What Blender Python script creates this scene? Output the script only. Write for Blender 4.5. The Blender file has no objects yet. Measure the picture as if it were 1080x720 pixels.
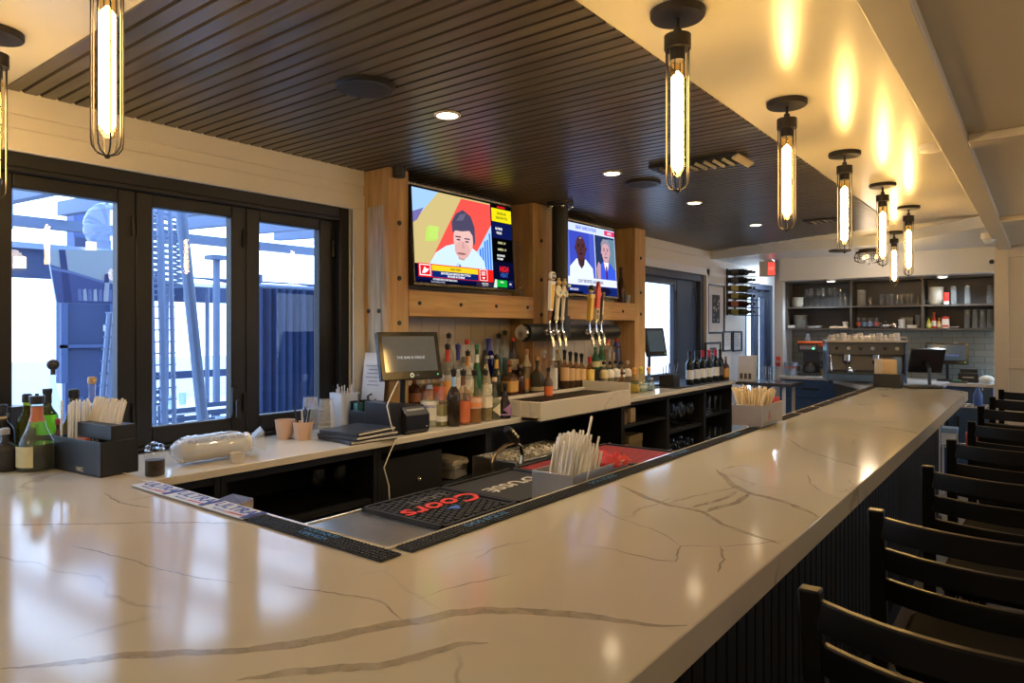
import bpy, bmesh, math, random
from mathutils import Vector, Matrix, Euler
random.seed(7)
R = math.radians
sc = bpy.context.scene
COL = sc.collection
# ------------------------------------------------------------------ measuring
F_PX, U0, V0 = 727.0, 540.0, 346.0
YAW = math.atan2(560, 727)
SN, CS = math.sin(YAW), math.cos(YAW)
EYE = 1.57
def ray(u, v):
    dx = (u-U0)/F_PX
    return (-SN+dx*CS, CS+dx*SN, (V0-v)/F_PX)
def at(u, v, X=None, Y=None, Z=None):
    r = ray(u, v)
    t = X/r[0] if X is not None else Y/r[1] if Y is not None else (Z-EYE)/r[2]
    return Vector((r[0]*t, r[1]*t, EYE+r[2]*t))
def depth(x, y): return -SN*x+CS*y
# ------------------------------------------------------------------ materials
MATS = {}
def M(name, col, rough=.5, metal=0.0, spec=.5, noise=.06, scale=9.0, bump=0.0, emit=None, estr=0.0, trans=0.0, coat=0.0, sss=0.0):
    if name in MATS: return MATS[name]
    m = bpy.data.materials.new(name); m.use_nodes = True
    nt = m.node_tree; N = nt.nodes; L = nt.links
    b = N['Principled BSDF']
    b.inputs['Roughness'].default_value = rough
    b.inputs['Metallic'].default_value = metal
    b.inputs['Specular IOR Level'].default_value = spec
    b.inputs['Transmission Weight'].default_value = trans
    b.inputs['Coat Weight'].default_value = coat
    c = tuple(col)+(1,)
    b.inputs['Base Color'].default_value = c
    if noise or bump:
        tc = N.new('ShaderNodeTexCoord'); nz = N.new('ShaderNodeTexNoise')
        nz.inputs['Scale'].default_value = scale; nz.inputs['Detail'].default_value = 4
        L.new(tc.outputs['Object'], nz.inputs['Vector'])
        if noise:
            mx = N.new('ShaderNodeMix'); mx.data_type = 'RGBA'
            mx.inputs[6].default_value = tuple(max(0, x*(1-noise)) for x in col)+(1,)
            mx.inputs[7].default_value = tuple(min(1, x*(1+noise)) for x in col)+(1,)
            L.new(nz.outputs['Fac'], mx.inputs[0]); L.new(mx.outputs[2], b.inputs['Base Color'])
        if bump:
            bp = N.new('ShaderNodeBump'); bp.inputs['Strength'].default_value = bump; bp.inputs['Distance'].default_value = .01
            L.new(nz.outputs['Fac'], bp.inputs['Height']); L.new(bp.outputs[0], b.inputs['Normal'])
    if emit is not None:
        b.inputs['Emission Color'].default_value = tuple(emit)+(1,)
        b.inputs['Emission Strength'].default_value = estr
    MATS[name] = m
    return m
def GL(name, tint=(1, 1, 1), refl=.9, rough=.03, body=0.0, ior=1.45):
    """clear thin glass: tinted see-through, mirrored at grazing angles"""
    if name in MATS: return MATS[name]
    m = bpy.data.materials.new(name); m.use_nodes = True
    nt = m.node_tree; N = nt.nodes; L = nt.links
    out = N['Material Output']; N.remove(N['Principled BSDF'])
    tr = N.new('ShaderNodeBsdfTransparent'); tr.inputs[0].default_value = tuple(tint)+(1,)
    gl = N.new('ShaderNodeBsdfGlossy'); gl.inputs[0].default_value = (refl, refl, refl, 1); gl.inputs['Roughness'].default_value = rough
    fr = N.new('ShaderNodeFresnel'); ge = N.new('ShaderNodeNewGeometry'); mr = N.new('ShaderNodeMapRange')
    mr.inputs[3].default_value = ior; mr.inputs[4].default_value = 1/ior
    L.new(ge.outputs['Backfacing'], mr.inputs[0]); L.new(mr.outputs[0], fr.inputs[0])
    mx = N.new('ShaderNodeMixShader'); L.new(fr.outputs[0], mx.inputs[0])
    src = tr
    if body:
        df = N.new('ShaderNodeBsdfDiffuse'); df.inputs[0].default_value = tuple(tint)+(1,)
        m2 = N.new('ShaderNodeMixShader'); m2.inputs[0].default_value = body
        L.new(tr.outputs[0], m2.inputs[1]); L.new(df.outputs[0], m2.inputs[2]); src = m2
    L.new(src.outputs[0], mx.inputs[1]); L.new(gl.outputs[0], mx.inputs[2])
    L.new(mx.outputs[0], out.inputs[0])
    MATS[name] = m
    return m
def EM(name, col, strength=1.0):
    if name in MATS: return MATS[name]
    m = bpy.data.materials.new(name); m.use_nodes = True
    nt = m.node_tree; N = nt.nodes; L = nt.links
    out = N['Material Output']; N.remove(N['Principled BSDF'])
    e = N.new('ShaderNodeEmission'); e.inputs[0].default_value = tuple(col)+(1,); e.inputs[1].default_value = strength
    L.new(e.outputs[0], out.inputs[0]); MATS[name] = m
    return m
def WOOD(name, c0, c1, rough=.55, along='Z', fine=22.0, bump=.15, spec=.4):
    if name in MATS: return MATS[name]
    m = M(name, c0, rough=rough, noise=0, spec=spec)
    nt = m.node_tree; N = nt.nodes; L = nt.links; b = N['Principled BSDF']
    tc = N.new('ShaderNodeTexCoord'); mp = N.new('ShaderNodeMapping')
    s = {'X': (.08, 1, 1), 'Y': (1, .08, 1), 'Z': (1, 1, .08)}[along]
    mp.inputs['Scale'].default_value = s
    nz = N.new('ShaderNodeTexNoise'); nz.inputs['Scale'].default_value = fine; nz.inputs['Detail'].default_value = 8; nz.inputs['Distortion'].default_value = .6
    rp = N.new('ShaderNodeValToRGB'); rp.color_ramp.elements[0].position = .3; rp.color_ramp.elements[1].position = .7
    rp.color_ramp.elements[0].color = tuple(c0)+(1,); rp.color_ramp.elements[1].color = tuple(c1)+(1,)
    n2 = N.new('ShaderNodeTexNoise'); n2.inputs['Scale'].default_value = 3.0; n2.inputs['Detail'].default_value = 3
    mx = N.new('ShaderNodeMix'); mx.data_type = 'RGBA'; mx.blend_type = 'MULTIPLY'; mx.inputs[0].default_value = .35
    L.new(tc.outputs['Object'], mp.inputs[0]); L.new(mp.outputs[0], nz.inputs['Vector']); L.new(nz.outputs['Fac'], rp.inputs[0])
    L.new(tc.outputs['Object'], n2.inputs['Vector'])
    L.new(rp.outputs[0], mx.inputs[6]); L.new(n2.outputs['Color'], mx.inputs[7]); L.new(mx.outputs[2], b.inputs['Base Color'])
    bp = N.new('ShaderNodeBump'); bp.inputs['Strength'].default_value = bump; bp.inputs['Distance'].default_value = .004
    L.new(nz.outputs['Fac'], bp.inputs['Height']); L.new(bp.outputs[0], b.inputs['Normal'])
    return m
# ------------------------------------------------------------------ mesh building
FONT_CACHE = {}
def text_geo(s, bold=False, shear=0.0):
    k = (s, shear, bold)
    if k not in FONT_CACHE:
        cu = bpy.data.curves.new('lettering', 'FONT'); cu.body = s; cu.align_x = 'CENTER'; cu.align_y = 'CENTER'
        cu.size = 1.0; cu.shear = shear; cu.resolution_u = 3
        if bold: cu.offset = .022
        o = bpy.data.objects.new('lettering', cu); COL.objects.link(o)
        dg = bpy.context.evaluated_depsgraph_get(); dg.update()
        me = o.evaluated_get(dg).to_mesh()
        vs = [tuple(v.co) for v in me.vertices]; fs = [tuple(p.vertices) for p in me.polygons]
        o.evaluated_get(dg).to_mesh_clear()
        bpy.data.objects.remove(o); bpy.data.curves.remove(cu)
        FONT_CACHE[k] = (vs, fs)
    return FONT_CACHE[k]
class MB:
    def __init__(s): s.v = []; s.f = []; s.m = []
    def add(s, vs, fs, m=0):
        b = len(s.v); s.v += [tuple(p) for p in vs]
        for f in fs: s.f.append(tuple(b+i for i in f)); s.m.append(m)
        return s
    def box(s, x0, x1, y0, y1, z0, z1, m=0):
        vs = [(x, y, z) for z in (z0, z1) for x, y in ((x0, y0), (x1, y0), (x1, y1), (x0, y1))]
        return s.add(vs, [(3, 2, 1, 0), (4, 5, 6, 7), (0, 1, 5, 4), (1, 2, 6, 5), (2, 3, 7, 6), (3, 0, 4, 7)], m)
    def obox(s, c, size, rot=(0, 0, 0), m=0):
        mt = Euler(rot).to_matrix(); c = Vector(c); h = [q/2 for q in size]
        vs = [c+mt @ Vector((x*h[0], y*h[1], z*h[2])) for z in (-1, 1) for x, y in ((-1, -1), (1, -1), (1, 1), (-1, 1))]
        return s.add(vs, [(3, 2, 1, 0), (4, 5, 6, 7), (0, 1, 5, 4), (1, 2, 6, 5), (2, 3, 7, 6), (3, 0, 4, 7)], m)
    def tube(s, pts, r, n=8, m=0, closed=False):
        P = [Vector(p) for p in pts]; k = len(P); rs = r if isinstance(r, (list, tuple)) else [r]*k
        vs = []; up = Vector((0, 0, 1)); prev = None
        for i, p in enumerate(P):
            d = (P[(i+1) % k]-P[i-1]) if closed else (P[min(i+1, k-1)]-P[max(i-1, 0)])
            d.normalize()
            a = prev if prev is not None else (up if abs(d.z) < .95 else Vector((1, 0, 0)))
            x = (a-d*a.dot(d)); x = x.normalized() if x.length > 1e-6 else Vector((1, 0, 0)); y = d.cross(x); prev = x
            vs += [p+(x*math.cos(2*math.pi*j/n)+y*math.sin(2*math.pi*j/n))*rs[i] for j in range(n)]
        fs = []
        for i in range(k if closed else k-1):
            for j in range(n):
                a0 = i*n; b0 = ((i+1) % k)*n
                fs.append((a0+j, a0+(j+1) % n, b0+(j+1) % n, b0+j))
        if not closed: fs += [tuple(reversed(range(n))), tuple((k-1)*n+j for j in range(n))]
        return s.add(vs, fs, m)
    def cyl(s, p0, p1, r0, r1=None, n=16, m=0):
        return s.tube([p0, p1], [r0, r0 if r1 is None else r1], n, m)
    def lathe(s, prof, n=18, c=(0, 0, 0), m=0, sx=1, sy=1):
        vs = []; fs = []; k = len(prof); cx, cy, cz = c
        for r, z in prof:
            vs += [(cx+sx*r*math.cos(2*math.pi*j/n), cy+sy*r*math.sin(2*math.pi*j/n), cz+z) for j in range(n)]
        for i in range(k-1):
            for j in range(n): fs.append((i*n+j, i*n+(j+1) % n, (i+1)*n+(j+1) % n, (i+1)*n+j))
        if prof[0][0] > 1e-5: fs.append(tuple(reversed(range(n))))
        if prof[-1][0] > 1e-5: fs.append(tuple((k-1)*n+j for j in range(n)))
        return s.add(vs, fs, m)
    def sqlathe(s, prof, c=(0, 0, 0), m=0, sx=1, sy=1, bev=.25):
        """rounded-square section swept up a profile"""
        ring = []
        for qx, qy in ((1, 1), (-1, 1), (-1, -1), (1, -1)):
            a0 = math.atan2(qy, qx)-math.pi/4
            for t in range(4):
                a = a0+t*math.pi/6
                ring.append((qx*(1-bev)+bev*math.cos(a), qy*(1-bev)+bev*math.sin(a)))
        n = len(ring); vs = []; fs = []; k = len(prof)
        for e in prof:
            r, z = e[0], e[1]; q = e[2] if len(e) > 2 else 0
            for x, y in ring:
                l = math.hypot(x, y); x2 = x*(1-q)+q*x/l; y2 = y*(1-q)+q*y/l
                vs.append((c[0]+sx*r*x2, c[1]+sy*r*y2, c[2]+z))
        for i in range(k-1):
            for j in range(n): fs.append((i*n+j, i*n+(j+1) % n, (i+1)*n+(j+1) % n, (i+1)*n+j))
        fs.append(tuple(reversed(range(n)))); fs.append(tuple((k-1)*n+j for j in range(n)))
        return s.add(vs, fs, m)
    def prism(s, poly, z0, z1, m=0):
        n = len(poly)
        a = sum(poly[i][0]*poly[(i+1) % n][1]-poly[(i+1) % n][0]*poly[i][1] for i in range(n))
        if a < 0: poly = poly[::-1]
        vs = [(x, y, z0) for x, y in poly]+[(x, y, z1) for x, y in poly]
        fs = [tuple(reversed(range(n))), tuple(range(n, 2*n))]+[(i, (i+1) % n, n+(i+1) % n, n+i) for i in range(n)]
        return s.add(vs, fs, m)
    def sphere(s, c, r, n=12, m=0, sx=1, sy=1, sz=1):
        return s.lathe([(max(1e-6, r*math.sin(math.pi*i/n)), -r*sz*math.cos(math.pi*i/n)) for i in range(n+1)], n+4, c, m, sx, sy)
    def text(s, txt, o, ux, uy, size, m=0, bold=False, shear=0, sx=1.0):
        vs, fs = text_geo(txt, bold, shear); o = Vector(o); ux = Vector(ux); uy = Vector(uy)
        return s.add([o+ux*(x*size*sx)+uy*(y*size) for x, y, z in vs], fs, m)
    def build(s, name, mats, parent=None, loc=None, bevel=0, smooth=True, ang=35, seg=2, rot=None):
        me = bpy.data.meshes.new(name); me.from_pydata(s.v, [], s.f); me.update()
        if not isinstance(mats, (list, tuple)): mats = [mats]
        for m in mats: me.materials.append(m)
        if len(mats) > 1: me.polygons.foreach_set('material_index', s.m)
        if smooth:
            me.polygons.foreach_set('use_smooth', [True]*len(me.polygons)); me.set_sharp_from_angle(angle=R(ang))
        o = bpy.data.objects.new(name, me); COL.objects.link(o)
        if parent is not None: o.parent = parent
        if loc is not None: o.location = loc
        if rot is not None: o.rotation_euler = rot
        if bevel:
            b = o.modifiers.new('edge', 'BEVEL'); b.width = bevel; b.segments = seg; b.limit_method = 'ANGLE'; b.angle_limit = R(40)
        return o
def tag(o, label=None, cat=None, group=None, kind=None):
    if label: o['label'] = label
    if cat: o['category'] = cat
    if group: o['group'] = group
    if kind: o['kind'] = kind
    return o
def thing(name, label, cat, loc=(0, 0, 0), rz=0, group=None, kind=None):
    o = bpy.data.objects.new(name, None); COL.objects.link(o); o.location = loc; o.rotation_euler = (0, 0, rz)
    o.empty_display_size = .05
    return tag(o, label, cat, group, kind)
def dup(root, loc=None, rz=None, label=None, group=None, only=None):
    r = root.copy(); COL.objects.link(r)
    if loc is not None: r.location = loc
    if rz is not None: r.rotation_euler = (0, 0, rz)
    if label: r['label'] = label
    if group: r['group'] = group
    for ch in list(root.children):
        c = ch.copy(); COL.objects.link(c); c.parent = r
        for g in list(ch.children):
            d = g.copy(); COL.objects.link(d); d.parent = c
    return r
def struct(o): o['kind'] = 'structure'; return o
# ------------------------------------------------------------------ key heights
CZ, BZ, KZ, WX = 2.5, 1.07, 1.01, -3.185      # ceiling, bar top, back counter, window wall
CF = 2.405                                     # lowered ceiling at the far end
black = M('black_plastic', (.012, .012, .013), .35, noise=.1)
blackm = M('black_metal', (.014, .014, .015), .42, metal=.0, noise=.1)
rubber = M('black_rubber', (.011, .011, .012), .6, noise=.1)
chrome = M('chrome', (.75, .74, .72), .14, metal=1, noise=0)
steel = M('brushed_steel', (.5, .49, .47), .3, metal=1, noise=.12, scale=30)
white = M('white_paint', (.62, .59, .53), .55, noise=.03)
# ------------------------------------------------------------------ the room
tile_floor = WOOD('floor_boards', (.20, .155, .11), (.31, .25, .18), rough=.45, along='Y', fine=14)
fl = MB(); fl.box(WX-.2, 3.2, -3.2, 11.2, -.06, 0); struct(fl.build('floor', tile_floor))
W = MB(); tw = .19
def wl(y0, y1, z0, z1): W.box(WX-tw, WX, y0, y1, z0, z1)
wl(-3.2, -.75, 0, 2.62); wl(-.75, 2.6, 0, .98); wl(-.75, 2.6, 2.265, 2.62); wl(2.6, 5.9, 0, 2.62)
wl(5.9, 7.9, 0, .98); wl(5.9, 7.9, 2.2, 2.62); wl(7.9, 9.3, 0, 2.62); wl(9.3, 10.5, 2.2, 2.62); wl(10.5, 11.2, 0, 2.62)
wall_m = M('wall_white', (.66, .615, .54), .5, noise=.03, scale=3)
struct(W.build('wall_left', wall_m))
t = MB(); t.box(WX, WX+.012, -3, 7.9, 2.405, 2.5); struct(t.build('trim_1', wall_m, bevel=.004))
alu = M('white_casing', (.7, .7, .7), .35, noise=.02)
t = MB()
t.box(WX, WX+.018, -.8, 2.69, 2.265, 2.35); t.box(WX, WX+.018, 2.6, 2.69, 1.01, 2.265)
t.box(WX, WX+.022, -.8, 2.606, 2.259, 2.266, 1); t.box(WX, WX+.022, 2.6, 2.607, 1.01, 2.26, 1)
struct(t.build('trim_2', [wall_m, alu], bevel=.003))
t = MB(); t.box(WX, WX+.02, 7.9, 8.0, 0, 2.28); t.box(WX, WX+.02, 5.9, 8.0, 2.2, 2.28)
struct(t.build('trim_3', alu, bevel=.003))
# end walls
wall_far = M('wall_far_daylit', (.57, .60, .64), .5, noise=.03, scale=3)  # white paint with the cool tint of daylight put into its colour
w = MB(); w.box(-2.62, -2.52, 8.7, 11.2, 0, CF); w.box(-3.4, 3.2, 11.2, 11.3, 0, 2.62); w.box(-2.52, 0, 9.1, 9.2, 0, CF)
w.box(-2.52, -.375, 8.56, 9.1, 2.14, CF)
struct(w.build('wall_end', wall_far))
cream = M('cream_panel', (.52, .45, .33), .45, noise=.03)
w = MB(); w.box(-.385, 3.2, 8.42, 8.55, 0, 2.5)
w.box(-.385, -.27, 8.395, 8.42, 0, 2.38); w.box(-.27, 3, 8.395, 8.42, 2.27, 2.38); w.box(-.27, 3, 8.395, 8.42, 1.17, 1.27); w.box(-.27, 3, 8.395, 8.42, 0, .15)
w.box(.55, .66, 8.395, 8.42, 0, 2.4)
struct(w.build('wall_partition', cream, bevel=.004))
# right and back walls; the right one's window opening is added for daylight
w = MB(); w.box(3.0, 3.2, 6.3, 9, 2.2, 2.62); w.box(3.0, 3.2, 8.35, 8.7, 0, 2.62); w.box(3.0, 3.2, -3.2, 6.3, 0, 2.62); w.box(3.0, 3.2, 6.3, 8.35, 0, .5)
struct(w.build('wall_right', wall_m))
w = MB(); w.box(-3.4, 3.2, -3.2, -3.0, 0, 2.62)
struct(w.build('wall_back', wall_m))
# ceilings
ceil_m = M('ceiling_satin_white', (.74, .695, .54), .25, noise=.02, scale=2, spec=.6)
w = MB()
stp = [(-.37, 6.88), (-1.22, 7.68), (-2.5, 7.85), (-3.185, 8.1)]
w.prism([(-3.185, -3), (-.34, -3), (-.34, 6.85)]+stp, CZ+.02, CZ+.14)
w.box(-1.05, -.34, -3, 6.85, CZ, CZ+.03); w.box(-3.185, -1.05, -3, .912, CZ, CZ+.03)
w.prism([(-1.05, 7.0), (-.36, 6.85)]+stp[:1]+[(-1.22, 7.68), (-2.5, 7.85), (-3.185, 8.1), (-3.185, 7.97), (-2.498, 7.70), (-1.05, 7.035)], CZ, CZ+.03)
w.prism([(-1.05, 6.8), (-.34, 6.8), (-.37, 6.88), (-1.05, 7.05)], CZ, CZ+.03)
struct(w.build('ceiling', ceil_m, smooth=False))
cfar = M('ceiling_far_daylit', (.60, .64, .69), .3, noise=.02)  # white ceiling, daylight's blue cast mixed into the base colour
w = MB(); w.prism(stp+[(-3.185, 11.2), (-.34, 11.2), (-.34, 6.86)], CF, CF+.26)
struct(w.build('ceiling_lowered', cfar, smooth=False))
slat = WOOD('dark_slats', (.075, .063, .050), (.14, .119, .092), rough=.33, along='X', fine=16, bump=.05, spec=.5)
w = MB(); y = .912; p = .0612
w.box(-3.185, -1.05, .912, 8.0, CZ+.012, CZ+.02, 1)
while y < 7.95:
    y1 = y+.047
    xr = -1.05
    if y1 > 7.03: xr = min(-1.05, -1.034-(y1-7.03)*2.21)
    if xr > -3.1: w.box(-3.185, xr, y, y1, CZ-.006, CZ+.012)
    y += p
struct(w.build('ceiling_slats', [slat, M('slat_gap', (.006, .006, .006), .8)], smooth=False))
# beam and coffered ceiling to the right of the bar
cof = M('coffer_cream', (.56, .49, .36), .4, noise=.02)
w = MB(); w.box(-.345, 3.2, -3, 8.42, 2.385, 2.62)
w.box(-.355, -.25, -3, 8.42, 2.35, 2.52)
for yb in (.72, 3.46, 6.17): w.box(-.25, 3.0, yb, yb+.12, 2.35, 2.386)
for xb in (.95, 2.1): w.box(xb, xb+.11, -3, 8.42, 2.35, 2.386)
struct(w.build('ceiling_coffers', cof, bevel=.004))
# ------------------------------------------------------------------ windows
frame_m = M('dark_bronze_frame', (.010, .0098, .0105), .42, noise=.08, spec=.35)
pane_m = GL('window_glass', (.97, .98, 1.0), refl=.8, rough=.0, ior=1.3)
def sash(root, y0, y1, z0, z1, pane, x=-3.25, mat=frame_m, handle=False):
    a, b, c, d = pane
    m = MB(); m.box(x-.055, x, y0, a, z0, z1); m.box(x-.055, x, b, y1, z0, z1); m.box(x-.055, x, a, b, z0, c); m.box(x-.055, x, a, b, d, z1)
    s = m.build('sash', mat, root, bevel=.005)
    g = MB(); g.box(x-.034, x-.026, a, b, c, d); g.build('pane', pane_m, s)
    h = MB()
    for zz in (z0+.16, z1-.17): h.cyl((x+.006, y1-.012, zz-.045), (x+.006, y1-.012, zz+.045), .009, n=8)
    h.build('hinge', mat, s)
    if handle:
        k = MB(); k.box(x, x+.012, y1-.08, y1-.05, 1.13, 1.27); k.box(x+.012, x+.03, y1-.07, y1-.06, 1.18, 1.2); k.box(x+.03, x+.042, y1-.075, y1-.055, 1.12, 1.21)
        k.build('handle', mat, s, bevel=.003)
    return s
wn = thing('window_1', None, None, kind='structure')
m = MB(); m.box(-3.33, -3.2, 2.535, 2.6, 1.012, 2.265); m.box(-3.33, -3.2, -.75, 2.535, 2.205, 2.265); m.box(-3.33, -3.21, -.75, 2.535, 1.012, 1.03); m.box(-3.33, -3.2, -.75, -.7, 1.03, 2.2); m.box(-3.36, -3.186, -.745, 2.595, .983, 1.011)
m.box(-3.245, -3.2, -.7, 2.535, 2.185, 2.206)
m.build('frame', frame_m, wn, bevel=.004)
for y0, y1, a, b in ((-.69, -.14, -.6, -.22), (-.138, .333, -.06, .25), (.335, .878, .42, .80), (.88, 1.43, .96, 1.354), (1.432, 1.975, 1.506, 1.895), (1.977, 2.532, 2.054, 2.431)):
    sash(wn, y0, y1, 1.03, 2.2, (a, b, 1.115, 2.13), handle=(abs(y0-1.432) < .01))
blue_f = M('slate_blue_frame', (.035, .045, .07), .38, noise=.05)
wn = thing('window_2', None, None, kind='structure')
m = MB(); m.box(-3.36, -3.2, 7.8, 7.9, .98, 2.2); m.box(-3.36, -3.2, 5.9, 7.8, 2.12, 2.2); m.box(-3.36, -3.2, 5.9, 5.96, .98, 2.12); m.box(-3.36, -3.2, 5.96, 7.8, .98, 1.02)
m.build('frame', blue_f, wn, bevel=.004)
sash(wn, 5.97, 6.2, 1.02, 2.12, (6.03, 6.14, 1.1, 2.03), mat=blue_f)
sash(wn, 6.21, 7.24, 1.02, 2.12, (6.28, 7.17, 1.08, 2.05), mat=blue_f)
sash(wn, 7.25, 7.79, 1.02, 2.12, (7.68, 7.73, 1.1, 2.03), mat=blue_f)
dn = thing('door_1', None, None, kind='structure')
m = MB(); m.box(-3.36, -3.19, 9.3, 9.38, 0, 2.2); m.box(-3.36, -3.19, 10.42, 10.5, 0, 2.2); m.box(-3.36, -3.19, 9.38, 10.42, 2.12, 2.2)
m.build('frame', blue_f, dn, bevel=.004)
s_ = sash(dn, 9.38, 9.96, .02, 2.12, (9.46, 9.86, .2, 2.02), mat=blue_f)
s_ = sash(dn, 9.97, 10.42, .02, 2.12, (10.06, 10.3, .2, 2.02), mat=blue_f)
# made-up window of the unseen right wall, added to light the room
for n, (y0, y1) in enumerate(((6.3, 8.35),)):
    wn = thing('window_%d' % (n+3), None, None, kind='structure')
    m = MB(); z0 = .5
    m.box(3.04, 3.14, y0, y0+.07, z0, 2.2); m.box(3.04, 3.14, y1-.07, y1, z0, 2.2); m.box(3.04, 3.14, y0, y1, 2.13, 2.2); m.box(3.04, 3.14, y0, y1, z0, z0+.07); ym = (y0+y1)/2; m.box(3.05, 3.13, ym-.03, ym+.03, z0, 2.15)
    m.build('frame', frame_m, wn)
    g = MB(); g.box(3.085, 3.092, y0+.07, y1-.07, z0+.07, 2.13); g.build('pane', pane_m, wn)
# ------------------------------------------------------------------ camera
cam = bpy.data.cameras.new('camera'); cam.sensor_width = 36; cam.lens = 36*F_PX/1080; cam.shift_y = -(360-V0)/1080; cam.clip_start = .02
co = bpy.data.objects.new('camera', cam); COL.objects.link(co); co.location = (0, 0, EYE); co.rotation_euler = (R(90), 0, YAW); sc.camera = co
sc.view_settings.view_transform = 'Standard'; sc.view_settings.look = 'None'; sc.view_settings.gamma = 1; sc.view_settings.use_curve_mapping = False
sc.view_settings.exposure = 0.35
sc.cycles.use_denoising = True
sc.cycles.transparent_max_bounces = 24
sc.cycles.max_bounces = 10
sc.cycles.sample_clamp_indirect = 6
# ------------------------------------------------------------------ sky and lamps
wd = bpy.data.worlds.new('sky'); sc.world = wd; wd.use_nodes = True
nt = wd.node_tree; bg = nt.nodes['Background']
tc = nt.nodes.new('ShaderNodeTexCoord'); sp = nt.nodes.new('ShaderNodeSeparateXYZ'); rp = nt.nodes.new('ShaderNodeValToRGB')
rp.color_ramp.elements[0].position = .45; rp.color_ramp.elements[0].color = (.42, .52, .70, 1)
rp.color_ramp.elements[1].position = .6; rp.color_ramp.elements[1].color = (.50, .70, 1, 1)
mp = nt.nodes.new('ShaderNodeMapRange'); mp.inputs[1].default_value = -1; mp.inputs[2].default_value = 1
nt.links.new(tc.outputs['Generated'], sp.inputs[0]); nt.links.new(sp.outputs['Z'], mp.inputs[0]); nt.links.new(mp.outputs[0], rp.inputs[0]); nt.links.new(rp.outputs[0], bg.inputs[0])
bg.inputs[1].default_value = 4.4
def lamp(name, kind, loc, power, col, size=.1, rot=(0, 0, 0), spot=None, sy=None):
    l = bpy.data.lights.new(name, kind); l.energy = power; l.color = col
    if kind == 'AREA':
        l.size = size
        if sy: l.shape = 'RECTANGLE'; l.size_y = sy
    else: l.shadow_soft_size = size
    if spot: l.spot_size = R(spot); l.spot_blend = .6
    o = bpy.data.objects.new(name, l); COL.objects.link(o); o.location = loc; o.rotation_euler = rot
    return o
# ------------------------------------------------------------------ bar counter
def quartz(name, base=(.63, .58, .47), vein=(.36, .31, .25)):
    m = M(name, base, rough=.115, noise=0, spec=.42)
    nt = m.node_tree; N = nt.nodes; L = nt.links; b = N['Principled BSDF']
    tc = N.new('ShaderNodeTexCoord')
    nz = N.new('ShaderNodeTexNoise'); nz.inputs['Scale'].default_value = 1.7; nz.inputs['Detail'].default_value = 5
    ad = N.new('ShaderNodeVectorMath'); ad.operation = 'MULTIPLY_ADD'; ad.inputs[1].default_value = (.55, .55, .55)
    L.new(tc.outputs['Object'], nz.inputs['Vector']); L.new(nz.outputs['Color'], ad.inputs[0]); L.new(tc.outputs['Object'], ad.inputs[2])
    vo = N.new('ShaderNodeTexVoronoi'); vo.feature = 'DISTANCE_TO_EDGE'; vo.inputs['Scale'].default_value = 1.3
    L.new(ad.outputs[0], vo.inputs['Vector'])
    rp = N.new('ShaderNodeValToRGB'); rp.color_ramp.elements[0].position = 0; rp.color_ramp.elements[0].color = (.7, .7, .7, 1); rp.color_ramp.elements[1].position = .012; rp.color_ramp.elements[1].color = (0, 0, 0, 1)
    L.new(vo.outputs['Distance'], rp.inputs[0])
    n2 = N.new('ShaderNodeTexNoise'); n2.inputs['Scale'].default_value = 2.3; L.new(tc.outputs['Object'], n2.inputs['Vector'])
    r2 = N.new('ShaderNodeValToRGB'); r2.color_ramp.elements[0].position = .52; r2.color_ramp.elements[1].position = .64
    L.new(n2.outputs['Fac'], r2.inputs[0])
    mu = N.new('ShaderNodeMath'); mu.operation = 'MULTIPLY'; L.new(rp.outputs[0], mu.inputs[0]); L.new(r2.outputs[0], mu.inputs[1])
    mx = N.new('ShaderNodeMix'); mx.data_type = 'RGBA'; mx.inputs[6].default_value = tuple(base)+(1,); mx.inputs[7].default_value = tuple(vein)+(1,)
    L.new(mu.outputs[0], mx.inputs[0])
    n3 = N.new('ShaderNodeTexNoise'); n3.inputs['Scale'].default_value = 1.1; n3.inputs['Detail'].default_value = 3; L.new(tc.outputs['Object'], n3.inputs['Vector'])
    m3 = N.new('ShaderNodeMix'); m3.data_type = 'RGBA'; m3.blend_type = 'MULTIPLY'; m3.inputs[0].default_value = .12
    L.new(mx.outputs[2], m3.inputs[6]); L.new(n3.outputs['Color'], m3.inputs[7]); L.new(m3.outputs[2], b.inputs['Base Color'])
    return m
qz = quartz('white_quartz')
def veinmat():
    m = bpy.data.materials.new('quartz_vein'); m.use_nodes = True
    nt = m.node_tree; N = nt.nodes; L = nt.links; b = N['Principled BSDF']
    b.inputs['Base Color'].default_value = (.47, .41, .325, 1); b.inputs['Roughness'].default_value = .115
    tr = N.new('ShaderNodeBsdfTransparent'); mx = N.new('ShaderNodeMixShader')
    tc = N.new('ShaderNodeTexCoord'); nz = N.new('ShaderNodeTexNoise'); nz.inputs['Scale'].default_value = 14; nz.inputs['Detail'].default_value = 4
    rp = N.new('ShaderNodeMapRange'); rp.inputs[1].default_value = .3; rp.inputs[2].default_value = .7; rp.inputs[3].default_value = .3; rp.inputs[4].default_value = .85
    L.new(tc.outputs['Object'], nz.inputs['Vector']); L.new(nz.outputs['Fac'], rp.inputs[0]); L.new(rp.outputs[0], mx.inputs[0])
    L.new(tr.outputs[0], mx.inputs[1]); L.new(b.outputs[0], mx.inputs[2]); L.new(mx.outputs[0], N['Material Output'].inputs[0])
    return m
vein_m = veinmat()
XO, XM, XL = -.465, -1.112, -1.176        # outer edge, mat line, inner lip
YM, YL = .992, 1.066
bar = thing('bar_counter', 'long L-shaped bar with a white veined quartz top and dark boarded front', 'bar', (-1, 1, 0))
ob = (1, -1, 0)   # builds in world coordinates, so shift by minus the base
def off(o, base): o.location = (-base[0], -base[1], -base[2]); return o
BB = (-1, 1, 0)
top = MB()
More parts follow.
